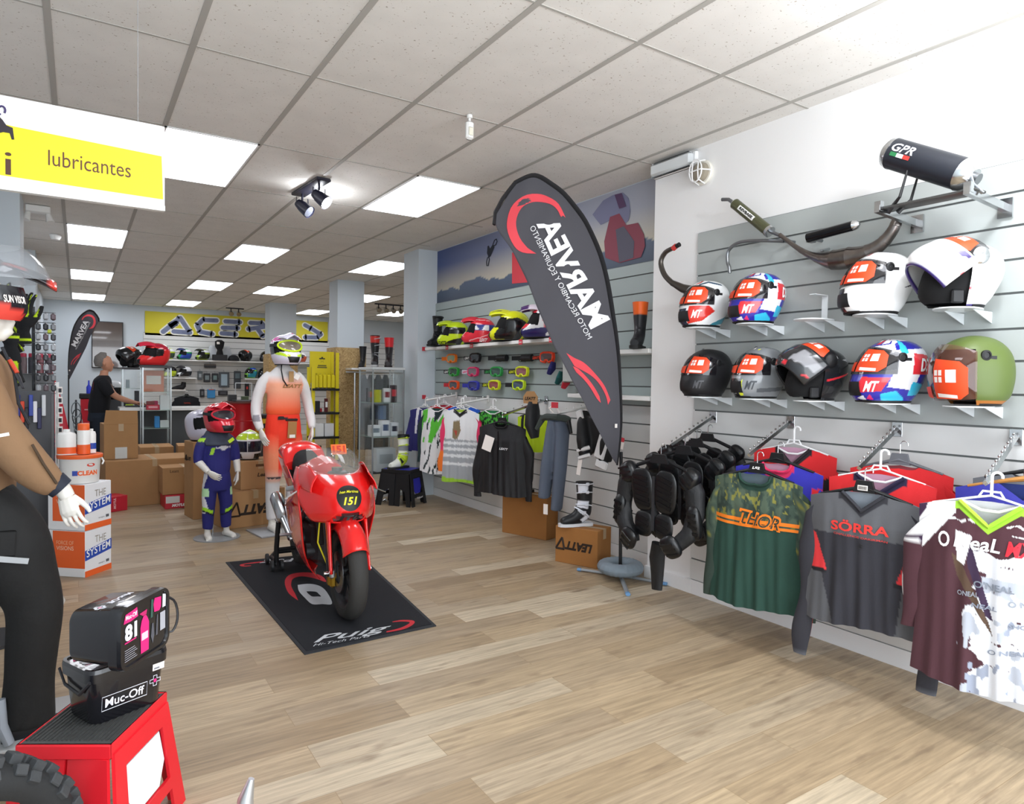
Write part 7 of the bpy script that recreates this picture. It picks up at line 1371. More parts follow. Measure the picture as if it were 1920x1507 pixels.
stroke('letter_r', [[(X_(470), 2.86), (X_(492), 2.86), (X_(496), 2.78), (X_(466), 2.70)], [(X_(484), 2.70), (X_(493), 2.54)]])
stroke('letter_b', [[(X_(508), 2.55), (X_(508), 2.86), (X_(528), 2.84), (X_(518), 2.70), (X_(532), 2.62), (X_(510), 2.54)]])
stroke('letter_i', [[(X_(548), 2.54), (X_(548), 2.76)]])
stroke('letter_s', [[(X_(572), 2.88), (X_(584), 2.80), (X_(602), 2.66), (X_(594), 2.57), (X_(572), 2.56)]])
slats('trim_8', 0, 0, 0, [0, .1], WSL) if False else None
g = G()
for k in range(16): g.box((4.45, YB-.012, .17+k*.15), (6.3, .016, .139), WSL)
g.box((4.45, YB-.003, 1.3), (6.3, .006, 2.4), GRV); st(g.obj('trim_8', smooth=0))
for (x0, x1, z, lb) in ((1.55, 5.6, 1.88, 'long white shelf of helmets under the yellow banner'), (1.5, 2.4, 1.455, 'short white shelf of helmets near the glass cabinet at the back'), (3.50, 4.1, 1.455, 'short white shelf with green helmet at the back'), (4.7, 5.7, 1.455, 'short white shelf with green helmet near the yellow rack')):
    tag(G().box((0, 0, 0), (x1-x0, .3, .03), WPL).obj('wall_shelf', None, smooth=0, loc=((x0+x1)/2, YB-.17, z-.017)), lb, 'shelf', 'white shelves on the back wall')
BH = 'helmets at the back of the shop'
def bh(px, z, kind, base, sh_, lb, peak=None, rz=None, sc=.95, y=17.78): helmet(lb, kind, base, sh_, (wy(px, 680, y).x, y, z), rad(205) if rz is None else rz, BH, peak=peak, sticker=False, res=(49, 31), scale=sc)
gr = lambda c1, c2: [(c1, [(30, .1), (150, .1), (150, .5), (40, .5)]), (c2, [(20, .6), (160, .6), (150, .8), (30, .8)]), (c1, [(-30, .1), (-150, .1), (-150, .5), (-40, .5)]), (c2, [(-20, .6), (-160, .6), (-150, .8), (-30, .8)])]
bh(316, 1.88, 'mx', 'c6dc2c', gr('3a4a3c', 'e4e8ec'), 'yellow and grey motocross helmet at the left of the back shelf', 'c6dc2c')
bh(348, 1.88, 'mx', '2a9a50', gr('2a4cae', 'e4e8ec'), 'green, blue and white motocross helmet on the back shelf', '24306a')
bh(382, 1.88, 'mx', '9ab83a', gr('24301c', 'e4e8ec'), 'green camouflage motocross helmet with long peak on the back shelf', '20241c')
bh(440+22, 1.88, 'flip', '1b1c20', [], 'black flip-up helmet with raised chin bar on the back shelf')
bh(499, 1.88, 'road', '26282e', gr('3a3c44', 'd8d8dc'), 'dark helmet on the back shelf beside the white pillar')
bh(565, 1.88, 'road', 'e8e4e4', gr('c85a3a', 'e8e4e4'), 'white and red helmet on the back shelf right of the pillar', sc=.9); bh(591, 1.88, 'road', '2a2024', gr('c02a34', '2a2024'), 'black and red helmet on the back shelf near the yellow rack', sc=.9)
bh(319, 1.457, 'mx', '1c1c20', gr('c6dc2c', '1c1c20'), 'black and yellow helmet on the short back shelf by the glass cabinet', '1c1c20'); bh(348, 1.457, 'mx', 'e4e6ea', gr('24262c', 'e4e6ea'), 'white and black motocross helmet on the short back shelf', '24262c')
bh(471, 1.457, 'road', '7cc43a', gr('2a8aa0', '2a4cae'), 'green and blue helmet on the short shelf behind the red drum'); bh(496, 1.457, 'road', '22242c', [], 'dark helmet partly hidden behind the orange mannequin'); bh(596, 1.457, 'mx', '9ad82a', [], 'bright green motocross helmet left of the yellow rack', '9ad82a')
t = thing('balaclava_stand', 'black balaclava on a display head with dark base on the back shelf', 'display head', (wy(412, 680, 17.74).x, 17.74, 1.88)); g = G(); g.tube([(0, 0, .12), (0, 0, .26), (-.01, 0, .34), (0, 0, .46), (0, 0, .50)], [.09, .06, .10, .11, .05], K('131316', .9), 16); g.obj('balaclava', t); g = G(); g.box((0, 0, .07), (.32, .18, .14), K('2c2d31', .7)); g.obj('base', t, smooth=0); g = G(); g.box((-.05, -.10, .42), (.07, .02, .06), WSQ, bev=.01); g.obj('face_opening', t)
for px, lb in ((398, 'left'), (426, 'right')):
    g = G(); g.grid(13, 9, lambda U, W: np.stack([(U-.5)*.24*(1-.55*W*W), -.035*np.cos((U-.5)*3)+.03, .36*W], -1), K('dfe4ea', .15, alpha=.7)); tag(g.obj('windshield', None, loc=(wy(px, 680, 17.93).x, 17.94, 1.885), solid=.004), 'clear curved visor shield %s of the balaclava head' % lb, 'shield', 'visor shields')
g = G(); g.lathe([(.13, 0), (.13, .05), (.10, .11), (.05, .14), (.001, .145)], K('1a1a1e', .8), cap=False); tag(g.obj('cap', None, loc=(wy(438, 680, 17.75).x, 17.75, 1.88)), 'black beanie cap lying on the back shelf', 'cap')
# small goods hanging on the back slats
def hang(name, label, cat_, px, py, w_, h_, col, y=17.9, d=.05, group=None, bev=.01, extra=None):
    t = thing(name, label, cat_, wy(px, py, y), 0, group); g = G(); g.box((0, 0, 0), (w_, d, h_), K(col, .45), bev=bev); g.obj('body', t)
    if extra: g = G(); g.box((0, -d/2-.004, extra[1]), (w_*extra[2], .008, h_*extra[3]), K(extra[0], .35), bev=.004); g.obj('insert', t)
    g = G(); g.tube([(0, 0, h_/2), (0, .0, h_/2+.04), (0, .07, h_/2+.05)], .004, STEEL, 5); g.obj('hook', t); return t
for px, py, w_, h_, c_, ex_, lb in ((394, 686, .27, .10, '38393c', ('8a7c74', .03, 1, .2), 'grey boxed gadget on the back wall under the balaclava'), (375, 704, .11, .22, '5c6468', ('a8b0b4', 0, .5, .4), 'small clear packaged part left of the black gadgets'), (388, 708, .15, .22, '2c2f33', ('7c8a8c', .0, .6, .5), 'black carded intercom, left of the pair'), (403, 708, .14, .22, '2c2f33', ('6c8484', .0, .6, .5), 'black carded intercom, right of the pair'), (420, 712, .24, .38, '4c5258', ('9cb0bc', .0, .6, .75), 'grey back protector insert on the back wall'), (445, 712, .16, .44, '3c4248', ('5c6c74', .1, .7, .3), 'dark goggles pack hanging behind the clear box'), (379, 737, .10, .20, '24262c', ('6c7074', 0, .5, .5), 'small black torch pack on the back wall'), (396, 738, .18, .22, '3a8ac4', ('e06a4c', .10, .7, .08), 'bright blue bag hanging on the back wall'), (418, 737, .22, .12, '2c2c32', ('4a4a50', 0, .6, .5), 'dark glove pack on the back wall'), (463, 730, .10, .34, '1c1e22', ('c83a34', .04, .4, .2), 'black knee guard with red badge on the back wall'), (482, 733, .12, .30, '23252e', ('3a3e4a', .04, .4, .2), 'dark blue guard hanging beside the orange mannequin')):
    hang('carded_product', lb, 'product', px, py, w_, h_, c_, group='products on the back wall', extra=ex_)
t = thing('shoe', 'black high-top riding shoe with white sole on the back wall', 'shoe', (wy(336, 727, 17.8).x, 17.8, 1.14), rad(180)); g = G(); g.tube([(-.10, 0, .20), (-.09, 0, .11), (-.06, 0, .07), (.04, 0, .06), (.13, 0, .04), (.17, 0, .03)], [.05, .06, .07, .055, .04, .02], K('1b1b1e', .7), 12); g.obj('upper', t); g = G(); g.box((.02, 0, .01), (.32, .10, .03), WSQ, bev=.01); g.obj('sole', t); g = G(); g.box((0, -.05, -.01), (.34, .20, .012), WPL); g.obj('ledge', t, smooth=0)
garment('jacket', 'black jacket with red chest print hanging under the back shelf', 'jacket', (wy(350, 760, 17.6).x, 17.6, 1.02), 0, hk=.12, w=.27, L=.60, base='15151b', inner='0c0c10', shapes=[('a83a2c', [(-.3, .28), (.3, .28), (.3, .31), (-.3, .31)])], neck='crew', nd=.04, sleeve='15151b', sl=.5, sd=21, res=(31, 31), group='clothes at the back')
# counter, till and glass cabinets
t = thing('counter', 'long white-topped service counter in front of the man', 'counter', (.80, 11.15, 0)); g = G(); g.box((.40, 0, 1.0), (1.42, .50, .045), WPL, bev=.004); g.obj('worktop', t, smooth=0); g = G(); g.box((.42, .04, .49), (1.34, .38, .975), K('46494c', .6)); g.obj('front_panel', t, smooth=0)
t = thing('keyboard', 'thin black keyboard on the counter under the man’s hands', 'keyboard', (.74, 11.15, 1.024)); g = G(); g.box((0, 0, .008), (.34, .16, .016), K('202226', .4), bev=.003); g.obj('case', t); g = G(); g.box((0, 0, .018), (.31, .12, .004), K('3a3c42', .5)); g.obj('keys', t, smooth=0)
def glass_cab(label, x0, x1, y0, y1, H_, shelves, topm, group='glass display cabinets', base=.05):
    t = thing('glass_cabinet', label, 'cabinet', ((x0+x1)/2, (y0+y1)/2, 0), 0, group); w_, d_ = x1-x0, y1-y0; AL = K('a9b0b2', .3, .6)
    g = G(); g.box((0, 0, base/2), (w_, d_, base), topm); g.obj('plinth', t, smooth=0); g = G(); g.box((0, 0, H_-.015), (w_+.01, d_+.01, .03), topm); g.obj('top', t, smooth=0)
    for s in (-1, 1):
        for q in (-1, 1): g = G(); g.box((s*(w_/2-.008), q*(d_/2-.008), H_/2), (.016, .016, H_-.02), AL); g.obj('post', t, smooth=0)
        g = G(); g.box((s*(w_/2-.006), 0, H_/2), (.004, d_-.04, H_-.1), GLASS); g.obj('side_glass', t, smooth=0)
    g = G(); g.box((0, -(d_/2-.006), H_/2), (w_-.04, .004, H_-.1), GLASS); g.obj('door_glass', t, smooth=0)
    for z in shelves: g = G(); g.box((0, 0, z), (w_-.03, d_-.03, .008), K('b4c8c2', .1, alpha=.55)); g.obj('glass_shelf', t, smooth=0)
    return t
glass_cab('tall glass display cabinet under the bright red helmet at the counter', .74, 1.10, 10.45, 10.85, 1.62, (.75, 1.0, 1.25), K('3c3e40', .5))
glass_cab('glass display cabinet behind the counter under the black helmet', 0.56, .84, 11.64, 11.94, 1.60, (1.0, 1.28), K('4a4c4e', .5))
def goods(L, group):
    for (lb, x, y, z, d, col, ex_) in L:
        g = G(); g.box((0, 0, d[2]/2), d, K(col, .45), bev=.004)
        if ex_: g.box((0, -d[1]/2-.001, d[2]*.55), (d[0]*.7, .002, d[2]*.4), K(ex_, .45))
        tag(g.obj('boxed_product', None, smooth=0, loc=(x, y, z)), lb, 'product', group)
goods([('orange backed parts card in the upper glass cabinet', .90, 10.72, 1.255, (.26, .02, .30), 'c87a5c', 'e4dcd4'), ('red boxed parts on the middle cabinet shelf', .88, 10.62, 1.005, (.16, .12, .07), 'c82c44', 'e8a0a8'), ('pink boxed part behind the red boxes in the cabinet', .92, 10.75, 1.005, (.07, .10, .12), 'c03060', None), ('silver bag of parts at the right of the cabinet', 1.025, 10.6, 1.005, (.12, .1, .20), 'dfe4e6', None), ('tall bright blue box on the lower cabinet shelf', .93, 10.6, .755, (.06, .10, .16), '2e8ad0', None), ('white box on the lower cabinet shelf', 1.022, 10.6, .755, (.11, .10, .10), 'd4dcdc', None), ('dark gearbox of parts at the bottom of the cabinet', .95, 10.62, .052, (.2, .2, .42), '2c3034', None), ('dark red model on top of the red boxes in the cabinet', .85, 10.60, 1.076, (.10, .08, .05), '8a3a3c', None), ('neon yellow pack in the rear cabinet', .66, 11.76, 1.005, (.10, .08, .035), 'c6e22c', None), ('slim grey bottle box in the rear cabinet', .64, 11.79, 1.285, (.05, .05, .13), '8a98a0', None), ('tall dark boxes in the rear cabinet', .76, 11.79, 1.005, (.06, .08, .24), '3c3e46', None)], 'goods in the glass cabinets by the counter')
helmet('large bright red full-face helmet with spoiler on top of the glass cabinet', 'mx', 'dc2a2c', [('1a1416', [(60, .34), (100, .40), (104, .60), (62, .66)]), ('a81c34', [(60, .7), (180, .5), (180, 1), (60, 1)])], (.93, 10.62, 1.622), rad(196), None, peak='c81c3c', scale=1.15)
helmet('black open helmet on the rear glass cabinet beside the red one', 'flip', '17181a', [], (.70, 11.78, 1.602), rad(200), None, sticker=False, res=(49, 31), scale=1.05)
helmet('white and black helmet on the low grey cabinet behind the man’s arm', 'road', 'e2e6e8', [('1a1b1e', [(-180, 0), (180, 0), (180, .5), (-180, .5)])], (.45, 12.2, 1.106), rad(180), None, sticker=False, res=(49, 31))
tag(G().box((0, 0, .55), (.5, .4, 1.1), K('5a5c60', .6), bev=.01).obj('low_cabinet', None, smooth=0, loc=(.45, 12.25, 0)), 'low grey cabinet behind the man carrying the white and black helmet', 'cabinet')
t = thing('tool_cabinet', 'red tool cabinet with dark top against the back left wall', 'cabinet', (.25, 14.6, 0)); g = G(); g.box((0, 0, .525), (.42, .45, 1.05), K('b81e2e', .35), bev=.01); g.obj('body', t)
g = G(); g.box((0, 0, 1.09), (.46, .48, .09), K('1c1d20', .5), bev=.01); g.obj('top', t)
for k in range(3): g = G(); g.box((0, -.23, .35+k*.25), (.3, .01, .02), K('d8a0a4', .4)); g.obj('drawer_pull', t, smooth=0)
g = G(); g.lathe([(.001, 0), (.04, 0), (.04, .12), (.015, .16), (.012, .24)], K('2a3ac0', .3), cap=False); tag(g.obj('bottle', None, loc=(.17, 14.55, 1.137)), 'small blue bottle on the red tool cabinet', 'bottle')
t = thing('wall_screen', 'dark portrait screen on the back left wall', 'screen', (.575, 17.93, 2.17)); g = G(); g.box((0, .03, 0), (.62, .06, 1.06), K('141416', .4), bev=.004); g.obj('frame', t); g = G(); g.box((0, -.002, 0), (.585, .004, 1.02), mat('dark glass', '4a3c34', .12, noise=.35, nscale=2, coat=1)); g.obj('glass', t, smooth=0)
feather_flag('far black feather flag with white lettering in the back left corner', (-.16, 16.4, 0), (1, .25, 0), lambda x, y: (127+.242*(1167-x), 580+.242*(y-326)), False, False, None)
t = thing('drum_display', 'red oil drum used as a table with small goods on top', 'drum', (2.50, 13.0, 0)); g = G(); g.lathe([(.001, 0), (.27, 0), (.275, .02), (.27, .04), (.27, .36), (.28, .37), (.27, .38), (.27, .68), (.28, .69), (.27, .70), (.27, 1.0), (.278, 1.01)], K('b81c26', .3, noise=.1, nscale=4), n=36, cap=False); g.obj('drum', t, smooth=40)
g = G(); g.lathe([(.001, 1.01), (.31, 1.01), (.31, 1.04), (.001, 1.04)], K('6a3a34', .5), n=36, cap=False); g.obj('table_top', t)
t = thing('acrylic_case', 'clear rectangular frame stand on the red drum', 'stand', (2.55, 13.0, 1.04)); 
for a, b in (((-.14, 0, 0), (-.14, 0, .33)), ((.14, 0, 0), (.14, 0, .33)), ((-.14, 0, .33), (.14, 0, .33))): g = G(); g.tube([a, b], .009, K('c9ced2', .3), 6); g.obj('frame_bar', t)
goods([('flat dark tray on the red drum', 2.50, 12.85, 1.04, (.34, .16, .03), '202226', '8a8c8c'), ('small green and black part on the drum', 2.58, 13.05, 1.04, (.12, .1, .09), '4a5a3c', None), ('dark mechanical part on the drum', 2.36, 13.04, 1.04, (.14, .12, .12), '2c2e30', None)], 'goods on the drum')
t = thing('tool_case_stack', 'stack of yellow and black cases on the floor behind the orange mannequin', 'case', (2.85, 12.6, .30)); 
for k in range(3): g = G(); g.box((0, 0, .06+k*.17), (.30, .30, .09), K('e0a818', .4), bev=.008); g.obj('yellow_case', t); g = G(); g.box((0, 0, .145+k*.17), (.31, .31, .07), K('18191b', .5), bev=.008); g.obj('black_band', t)
g = G(); g.box((0, 0, -.15), (.30, .30, .30), K('2a2b2d', .6)); g.obj('plinth', t, smooth=0)
# yellow product rack
YW = K('d8c61c', .45); t = thing('product_rack', 'yellow floor rack with black shelves beside the strand board pillar', 'rack', (3.37, 10.9, 0))
for x in (-.20, .19): 
    for y in (-.12, .14): g = G(); g.box((x, y, .83 if x < 0 else .95), (.05, .03, 1.66 if x < 0 else 1.9), YW); g.obj('post', t, smooth=0)
g = G(); g.box((0.02, .15, 1.66), (.40, .02, .52), YW); g.obj('header_panel', t, smooth=0)
g = G(); g.text('*', lambda a, b: V((.02+a, .138, 1.78+b)), .10, K('33342a', .6), .11, bold=.05); g.text('PARTS', lambda a, b: V((.02+a, .138, 1.68+b)), .14, K('4a4a2c', .6), .035, bold=.02) if False else g.box((.02, .138, 1.69), (.14, .003, .02), K('6a662c', .6)); g.box((.02, .138, 1.66), (.16, .003, .02), K('6a662c', .6)); g.obj('header_emblem', t, smooth=0)
for z in (1.30, .915, .52, .13): g = G(); g.box((0, 0, z), (.44, .32, .035), K('17181a', .5)); g.obj('shelf', t, smooth=0)
for k in range(5):
    t2 = thing('bottle', ('first', 'second', 'third', 'fourth', 'fifth')[k]+' yellow bottle from the left on the top shelf of the yellow rack', 'bottle', (3.232+k*.068, 10.82, 1.319), 0, 'yellow bottles on the yellow rack'); g = G(); g.box((0, 0, .11), (.060, .06, .22), YW, bev=.015); g.obj('body', t2); g = G(); g.lathe([(.015, .22), (.015, .245), (.001, .245)], K('c8b818', .4), cap=False); g.obj('cap', t2)
goods([('white box, left of the pair on the yellow rack', 3.28, 10.85, .538, (.14, .12, .21), 'e0e2e2', None), ('white box, right of the pair on the yellow rack', 3.44, 10.85, .538, (.15, .12, .21), 'd8dadc', None), ('dark red bottle with white top on the yellow rack', 3.40, 10.85, .933, (.05, .05, .22), '5a2024', 'e8e8e8'), ('black angled part on the yellow rack', 3.26, 10.85, .933, (.07, .05, .18), '202226', None), ('small red pack on the yellow rack', 3.32, 10.9, .933, (.05, .05, .06), 'a8242c', None), ('slim black tube at the bottom of the yellow rack', 3.30, 10.85, .148, (.05, .05, .24), '23252a', None), ('black canister at the bottom of the yellow rack', 3.46, 10.85, .148, (.07, .06, .2), '3a2c2c', None)], 'goods on the yellow rack')
# corner glass cabinet with boots on top
glass_cab('tall glass display cabinet with boots on top beside the corner pillar', 3.07, 3.50, 7.66+.28, 8.42, 1.63, (.75, 1.18), K('cfd4d4', .4), base=.04)
boot('black boot with silver buckles and red panel on the corner glass cabinet', (3.17, 8.13, 1.633), rad(248), '1c1d20', [('c8342c', [(-1, .86), (2, .86), (2, .97), (-1, .97)])], 'b8babc', 'boots', .40, buckles='b9bcc0')
boot('boot with bright red shaft on the corner glass cabinet', (3.36, 8.13, 1.633), rad(244), '2a2426', [('dc2a30', [(-1, .78), (2, .78), (2, 1.1), (-1, 1.1)])], '241c1e', 'boots', .38)
goods([('yellow carded goods in the corner glass cabinet', 3.20, 8.1, 1.185, (.08, .05, .16), 'b8b82c', None), ('white carded goods in the corner glass cabinet', 3.32, 8.1, 1.185, (.09, .05, .18), 'd8dadc', '8a2c34'), ('dark carded goods with red header in the corner cabinet', 3.42, 8.12, 1.185, (.08, .05, .22), '3a2c30', 'c83a44'), ('dark carded goods left in the corner cabinet', 3.14, 8.18, 1.185, (.07, .05, .18), '4c5254', 'b04a54'), ('small white box stacked left on the middle cabinet shelf', 3.16, 8.1, .755, (.13, .12, .14), 'dfe3e6', '7a8490'), ('small white box stacked centre on the middle cabinet shelf', 3.29, 8.1, .755, (.11, .12, .20), 'e4e6ea', '4a5a7a'), ('small white box stacked right on the middle cabinet shelf', 3.41, 8.1, .755, (.10, .12, .17), 'dde1e6', '2c3040'), ('large pale box at the bottom of the corner cabinet', 3.30, 8.12, .30, (.26, .16, .30), 'c3c8cc', '9aa0a4'), ('blue-grey pack under the upper shelf of the corner cabinet', 3.30, 8.2, .96, (.10, .04, .18), '6c7e9a', None)], 'goods in the corner glass cabinet')
tag(G().box((0, 0, .0), (.36, .24, .012), K('3a3c3e', .5)).obj('cabinet_tray', None, smooth=0, loc=(3.30, 8.12, .29)), 'dark tray under the large pale box in the corner cabinet', 'tray')
t = thing('clothes_rail', 'chrome clothes rail with casters behind the corner glass cabinet', 'rail', (3.95, 10.2, 0))
for x in (-.3, .35): g = G(); g.tube([(x, 0, .08), (x, 0, 1.58)], .014, CHROME, 8); g.obj('upright', t); g = G(); g.tube([(x, -.25, .08), (x, .25, .08)], .014, CHROME, 8); g.obj('foot', t); g = G(); g.lathe([(.045, -.012), (.045, .012)], BLK, (x, -.25, .045), 'x', 16); g.obj('caster', t)
g = G(); g.tube([(-.45, 0, 1.58), (.5, 0, 1.58)], .014, CHROME, 8); g.obj('top_rail', t)
for k in range(4):
    g = G(); g.tube([(0, 0, -.01), (0, 0, -.12), (.02, 0, -.6), (0, .02, -1.2)], [.03, .07, .075, .065], K(('16171a', '1d1e22', '23242a', '191a1c')[k], .8), 14, flat=.45); o = g.obj('long_coat', None, loc=(3.79+k*.125, 10.2, 1.56), rot=(0, 0, rad(70))); tag(o, ('first', 'second', 'third', 'fourth')[k]+' long dark coat from the left on the chrome rail behind the glass cabinet', 'coat', 'dark coats on the chrome rail')
boot('tall dark boot on the clothes rail shelf behind the pillar', (3.98, 10.75, 1.66), rad(240), '1c1d20', [], '151515', 'boots', .36); tag(G().box((0, 0, 0), (.7, .3, .03), WPL).obj('wall_shelf', None, smooth=0, loc=(4.1, 10.78, 1.643)), 'white shelf carrying a dark boot behind the strand board pillar', 'shelf')
t = thing('wheel_stand', 'bare chrome wheel clamp stand on the floor before the corner cabinet', 'stand', (2.98, 7.62, 0)); g = G(); g.tube([(-.14, .22, .025), (.02, .02, .02), (.10, -.06, .02)], .013, CHROME, 8); g.obj('rail', t); g = G(); g.tube([(.10, -.06, .02), (.12, -.08, .035)], .02, CHROME, 10); g.obj('end_knob', t)

# ================================================================= THE MAN AT THE COUNTER (faces +x)
pm = thing('person', 'person in black T-shirt and dark jeans leaning over the counter keyboard', 'person', (.27, 11.35, 0)); SK = K('c08a6e', .55); pm.scale = (1, 1, 1)
g = G(); g.tube([(.045, 0, 1.46), (.055, 0, 1.54)], [.055, .052], SK, 14)
g.tube([(.10, 0, 1.555), (.085, 0, 1.60), (.07, 0, 1.66), (.055, 0, 1.715), (.04, 0, 1.745)], [.045, .072, .085, .08, .045], SK, 20)
g.tube([(.145, 0, 1.655), (.172, 0, 1.622), (.15, 0, 1.610)], [.010, .014, .012], SK, 8); g.tube([(.13, 0, 1.59), (.148, 0, 1.582), (.135, 0, 1.572)], [.022, .02, .02], SK, 8); g.tube([(.11, 0, 1.558), (.138, 0, 1.548), (.12, 0, 1.54)], [.03, .024, .025], SK, 8)
g.tube([(.10, -.04, 1.668), (.14, 0, 1.675), (.10, .04, 1.668)], [.016, .018, .016], SK, 8)
for s in (-1, 1): g.tube([(.06, s*.078, 1.655), (.045, s*.092, 1.64), (.055, s*.08, 1.605)], [.012, .016, .010], SK, 8)
for s, wr in ((-1, (.46, -.14, 1.075)), (1, (.44, .13, 1.075))):
    limb(g, [(.08, s*.20, 1.34), (.13, s*.215, 1.24), (.20, s*.21, 1.17), (.33, s*.17, 1.115), wr], [.052, .05, .044, .038, .027], SK, 14)
g.tube([(.045, 0, 1.30), (.045, 0, 1.48)], [.09, .06], SK, 14); g.tube([(.08, -.2, 1.34), (.05, 0, 1.36), (.08, .2, 1.34)], [.045, .07, .045], SK, 12); g.tube([(.0, 0, .95), (.03, 0, 1.35)], [.08, .09], SK, 12)
blob(g, .009, 4, None, SK, 'body', pm)
for s, wr, tp in ((-1, (.45, -.14, 1.085), (.60, -.10, 1.062)), (1, (.43, .13, 1.085), (.57, .09, 1.062))): hand(pm, wr, tp, (.1, 0, -1), s, .95, .22, SK)
TS = mat('black cotton', '15161b', .9, bump=.3, bscale=40); g = G()
torso(g, [(.93, .125, .165, -.02, 0), (1.02, .135, .175, -.015, 0), (1.14, .135, .18, .0, 0), (1.28, .13, .20, .02, 0), (1.40, .115, .20, .03, 0), (1.455, .08, .13, .04, 0), (1.475, .058, .065, .045, 0)], TS)
for s in (-1, 1): limb(g, [(.035, s*.17, 1.39), (.06, s*.215, 1.32), (.10, s*.22, 1.24), (.13, s*.222, 1.20)], [.07, .076, .07, .066], TS, 14)
blob(g, .011, 3, None, TS, 't_shirt', pm)
g = G(); g.box((-.088, -.15, 1.32), (.004, .02, .12), K('7c2430', .7), rot=Matrix.Rotation(.1, 3, 'Y')); g.obj('back_print', pm, smooth=0)
JN = mat('dark denim', '1f2733', .9, bump=.4, bscale=60); g = G(); torso(g, [(.82, .13, .165, -.03, 0), (.90, .13, .17, -.02, 0), (.98, .12, .16, -.02, 0)], JN)
for s, xs in ((-1, (-.03, .0, .0, -.03, -.04)), (1, (-.03, -.05, -.09, -.13, -.15))): limb(g, [(xs[0], s*.085, .88), (xs[1], s*.09, .66), (xs[2], s*.09, .48), (xs[3], s*.09, .28), (xs[4], s*.09, .08)], [.095, .088, .072, .064, .06], JN, 16)
blob(g, .011, 3, None, JN, 'jeans', pm)
g = G(); HRM = mat('grey hair', '77726d', .9, noise=.35, nscale=60, bump=.8, bscale=120)
g.tube([(-.0, 0, 1.60), (.0, 0, 1.66), (.01, 0, 1.71), (.045, 0, 1.755), (.085, 0, 1.76)], [.062, .082, .086, .068, .045], HRM, 18); g.tube([(.055, -.06, 1.70), (.05, 0, 1.735), (.055, .06, 1.70)], .036, HRM, 10); blob(g, .008, 4, None, HRM, 'hair', pm)
for s in (-1, 1):
    g = G(); g.lathe([(.001, -.011), (.008, -.008), (.011, 0), (.008, .008), (.001, .011)], K('e8e4e0', .3), (.128, s*.034, 1.648), 'x', 10, cap=False); g.lathe([(.005, .0095), (.001, .0115)], K('2a1c14', .3), (.128, s*.034, 1.648), 'x', 8, cap=False); g.obj('eye', pm)
    g = G(); xf = -.03 if s < 0 else -.14; g.tube([(xf-.06, s*.09, .05), (xf+.02, s*.09, .06), (xf+.12, s*.09, .045), (xf+.20, s*.09, .03)], [.045, .05, .042, .025], K('9aa0a6', .6), 14); g.box((xf+.06, s*.09, .012), (.28, .09, .024), WSQ, bev=.008); g.obj('shoe', pm)
# ceiling fittings
t = thing('smoke_detector', 'round white smoke detector on the ceiling at the left', 'detector', (-.215, 9.657, CZ-.004)); g = G(); g.lathe([(.001, -.06), (.04, -.055), (.055, -.03), (.06, 0)], WPL, n=24, cap=False); g.obj('body', t, smooth=50)
t = thing('emergency_spots', 'white twin-head emergency light on the ceiling at the left', 'lamp', (-.32, 8.1, CZ-.004)); g = G(); g.box((0, 0, -.035), (.20, .10, .07), WPL, bev=.008); g.obj('housing', t)
for s in (-1, 1): g = G(); g.tube([(s*.08, 0, -.07), (s*.10, -.02, -.15)], [.022, .038], WPL, 14); g.obj('lamp_head', t)
t = thing('motion_sensor', 'small white motion sensor on a ball bracket under the ceiling', 'sensor', (2.046, 3.70, CZ-.004)); g = G(); g.tube([(0, 0, 0), (0, 0, -.02)], .018, WPL, 12); g.tube([(0, 0, -.02), (0, 0, -.04)], .008, WPL, 8); g.obj('bracket', t); g = G(); g.box((0, 0, -.095), (.052, .04, .115), WPL, bev=.012); g.obj('body', t); g = G(); g.box((0, -.022, -.105), (.032, .008, .05), K('e0dccc', .3), bev=.004); g.obj('lens', t)
t = thing('spotlight_bar', 'black twin spotlight fitting hanging on the ceiling, one lamp lit', 'spotlight', (1.68, 5.83, CZ-.004), rad(4)); BM2 = K('1c1c2c', .4); g = G(); g.box((0, 0, -.012), (.12, .62, .024), BM2, bev=.004); g.obj('rail', t)
for k, y in enumerate((-.2, .2)):
    g = G(); g.tube([(0, y, -.02), (0, y, -.08)], .01, BM2, 8); g.tube([(-.05, y, -.06), (-.055, y, -.13), (.055, y, -.13), (.05, y, -.06)], .005, BM2, 6); g.obj('yoke', t)
    a = V((-.03, y+.03, -.10)); b = V((.045, y-.06, -.19)); g = G(); g.tube([a, a.lerp(b, .4), b], [.035, .05, .058], BM2, 18, cap=False); g.obj('lamp_shell', t)
    g = G(); dd = (b-a).normalized(); g.tube([b-dd*.012, b-dd*.008], [.05, .05], K('8c90a0', .2, .8) if k else mat('spot lens', 'f4f6ff', emit=60), 18); g.obj('lens', t)
for (x, y, lb, n) in ((3.15, 17.1, 'small black double ceiling spot in front of the yellow banner', 2), (5.75, 13.9, 'black ceiling bar with four small spots right of the strand board pillar', 4)):
    t = thing('spotlight_bar', lb, 'spotlight', (x, y, CZ-.004)); g = G(); g.box((0, 0, -.01), (.12+.14*n, .05, .02), BM2); g.obj('rail', t, smooth=0)
    for k in range(n): g = G(); g.tube([((k-(n-1)/2)*.17, 0, -.02), ((k-(n-1)/2)*.17, 0, -.09)], .012, BM2, 8); g.tube([((k-(n-1)/2)*.17, .04, -.09), ((k-(n-1)/2)*.17, -.05, -.15)], [.04, .055], CHROME, 14); g.obj('lamp_head', t)

g = G(); g.tube([(0, 0, 0), (0, -.40, -.02)], .009, CHROME, 8); g.box((0, .0, 0), (.04, .01, .06), CHROME); tag(g.obj('hanging_rail', None, loc=(wy(350, 760, 17.6).x, 17.96, 1.13)), 'short chrome arm holding the black jacket at the back', 'rail')
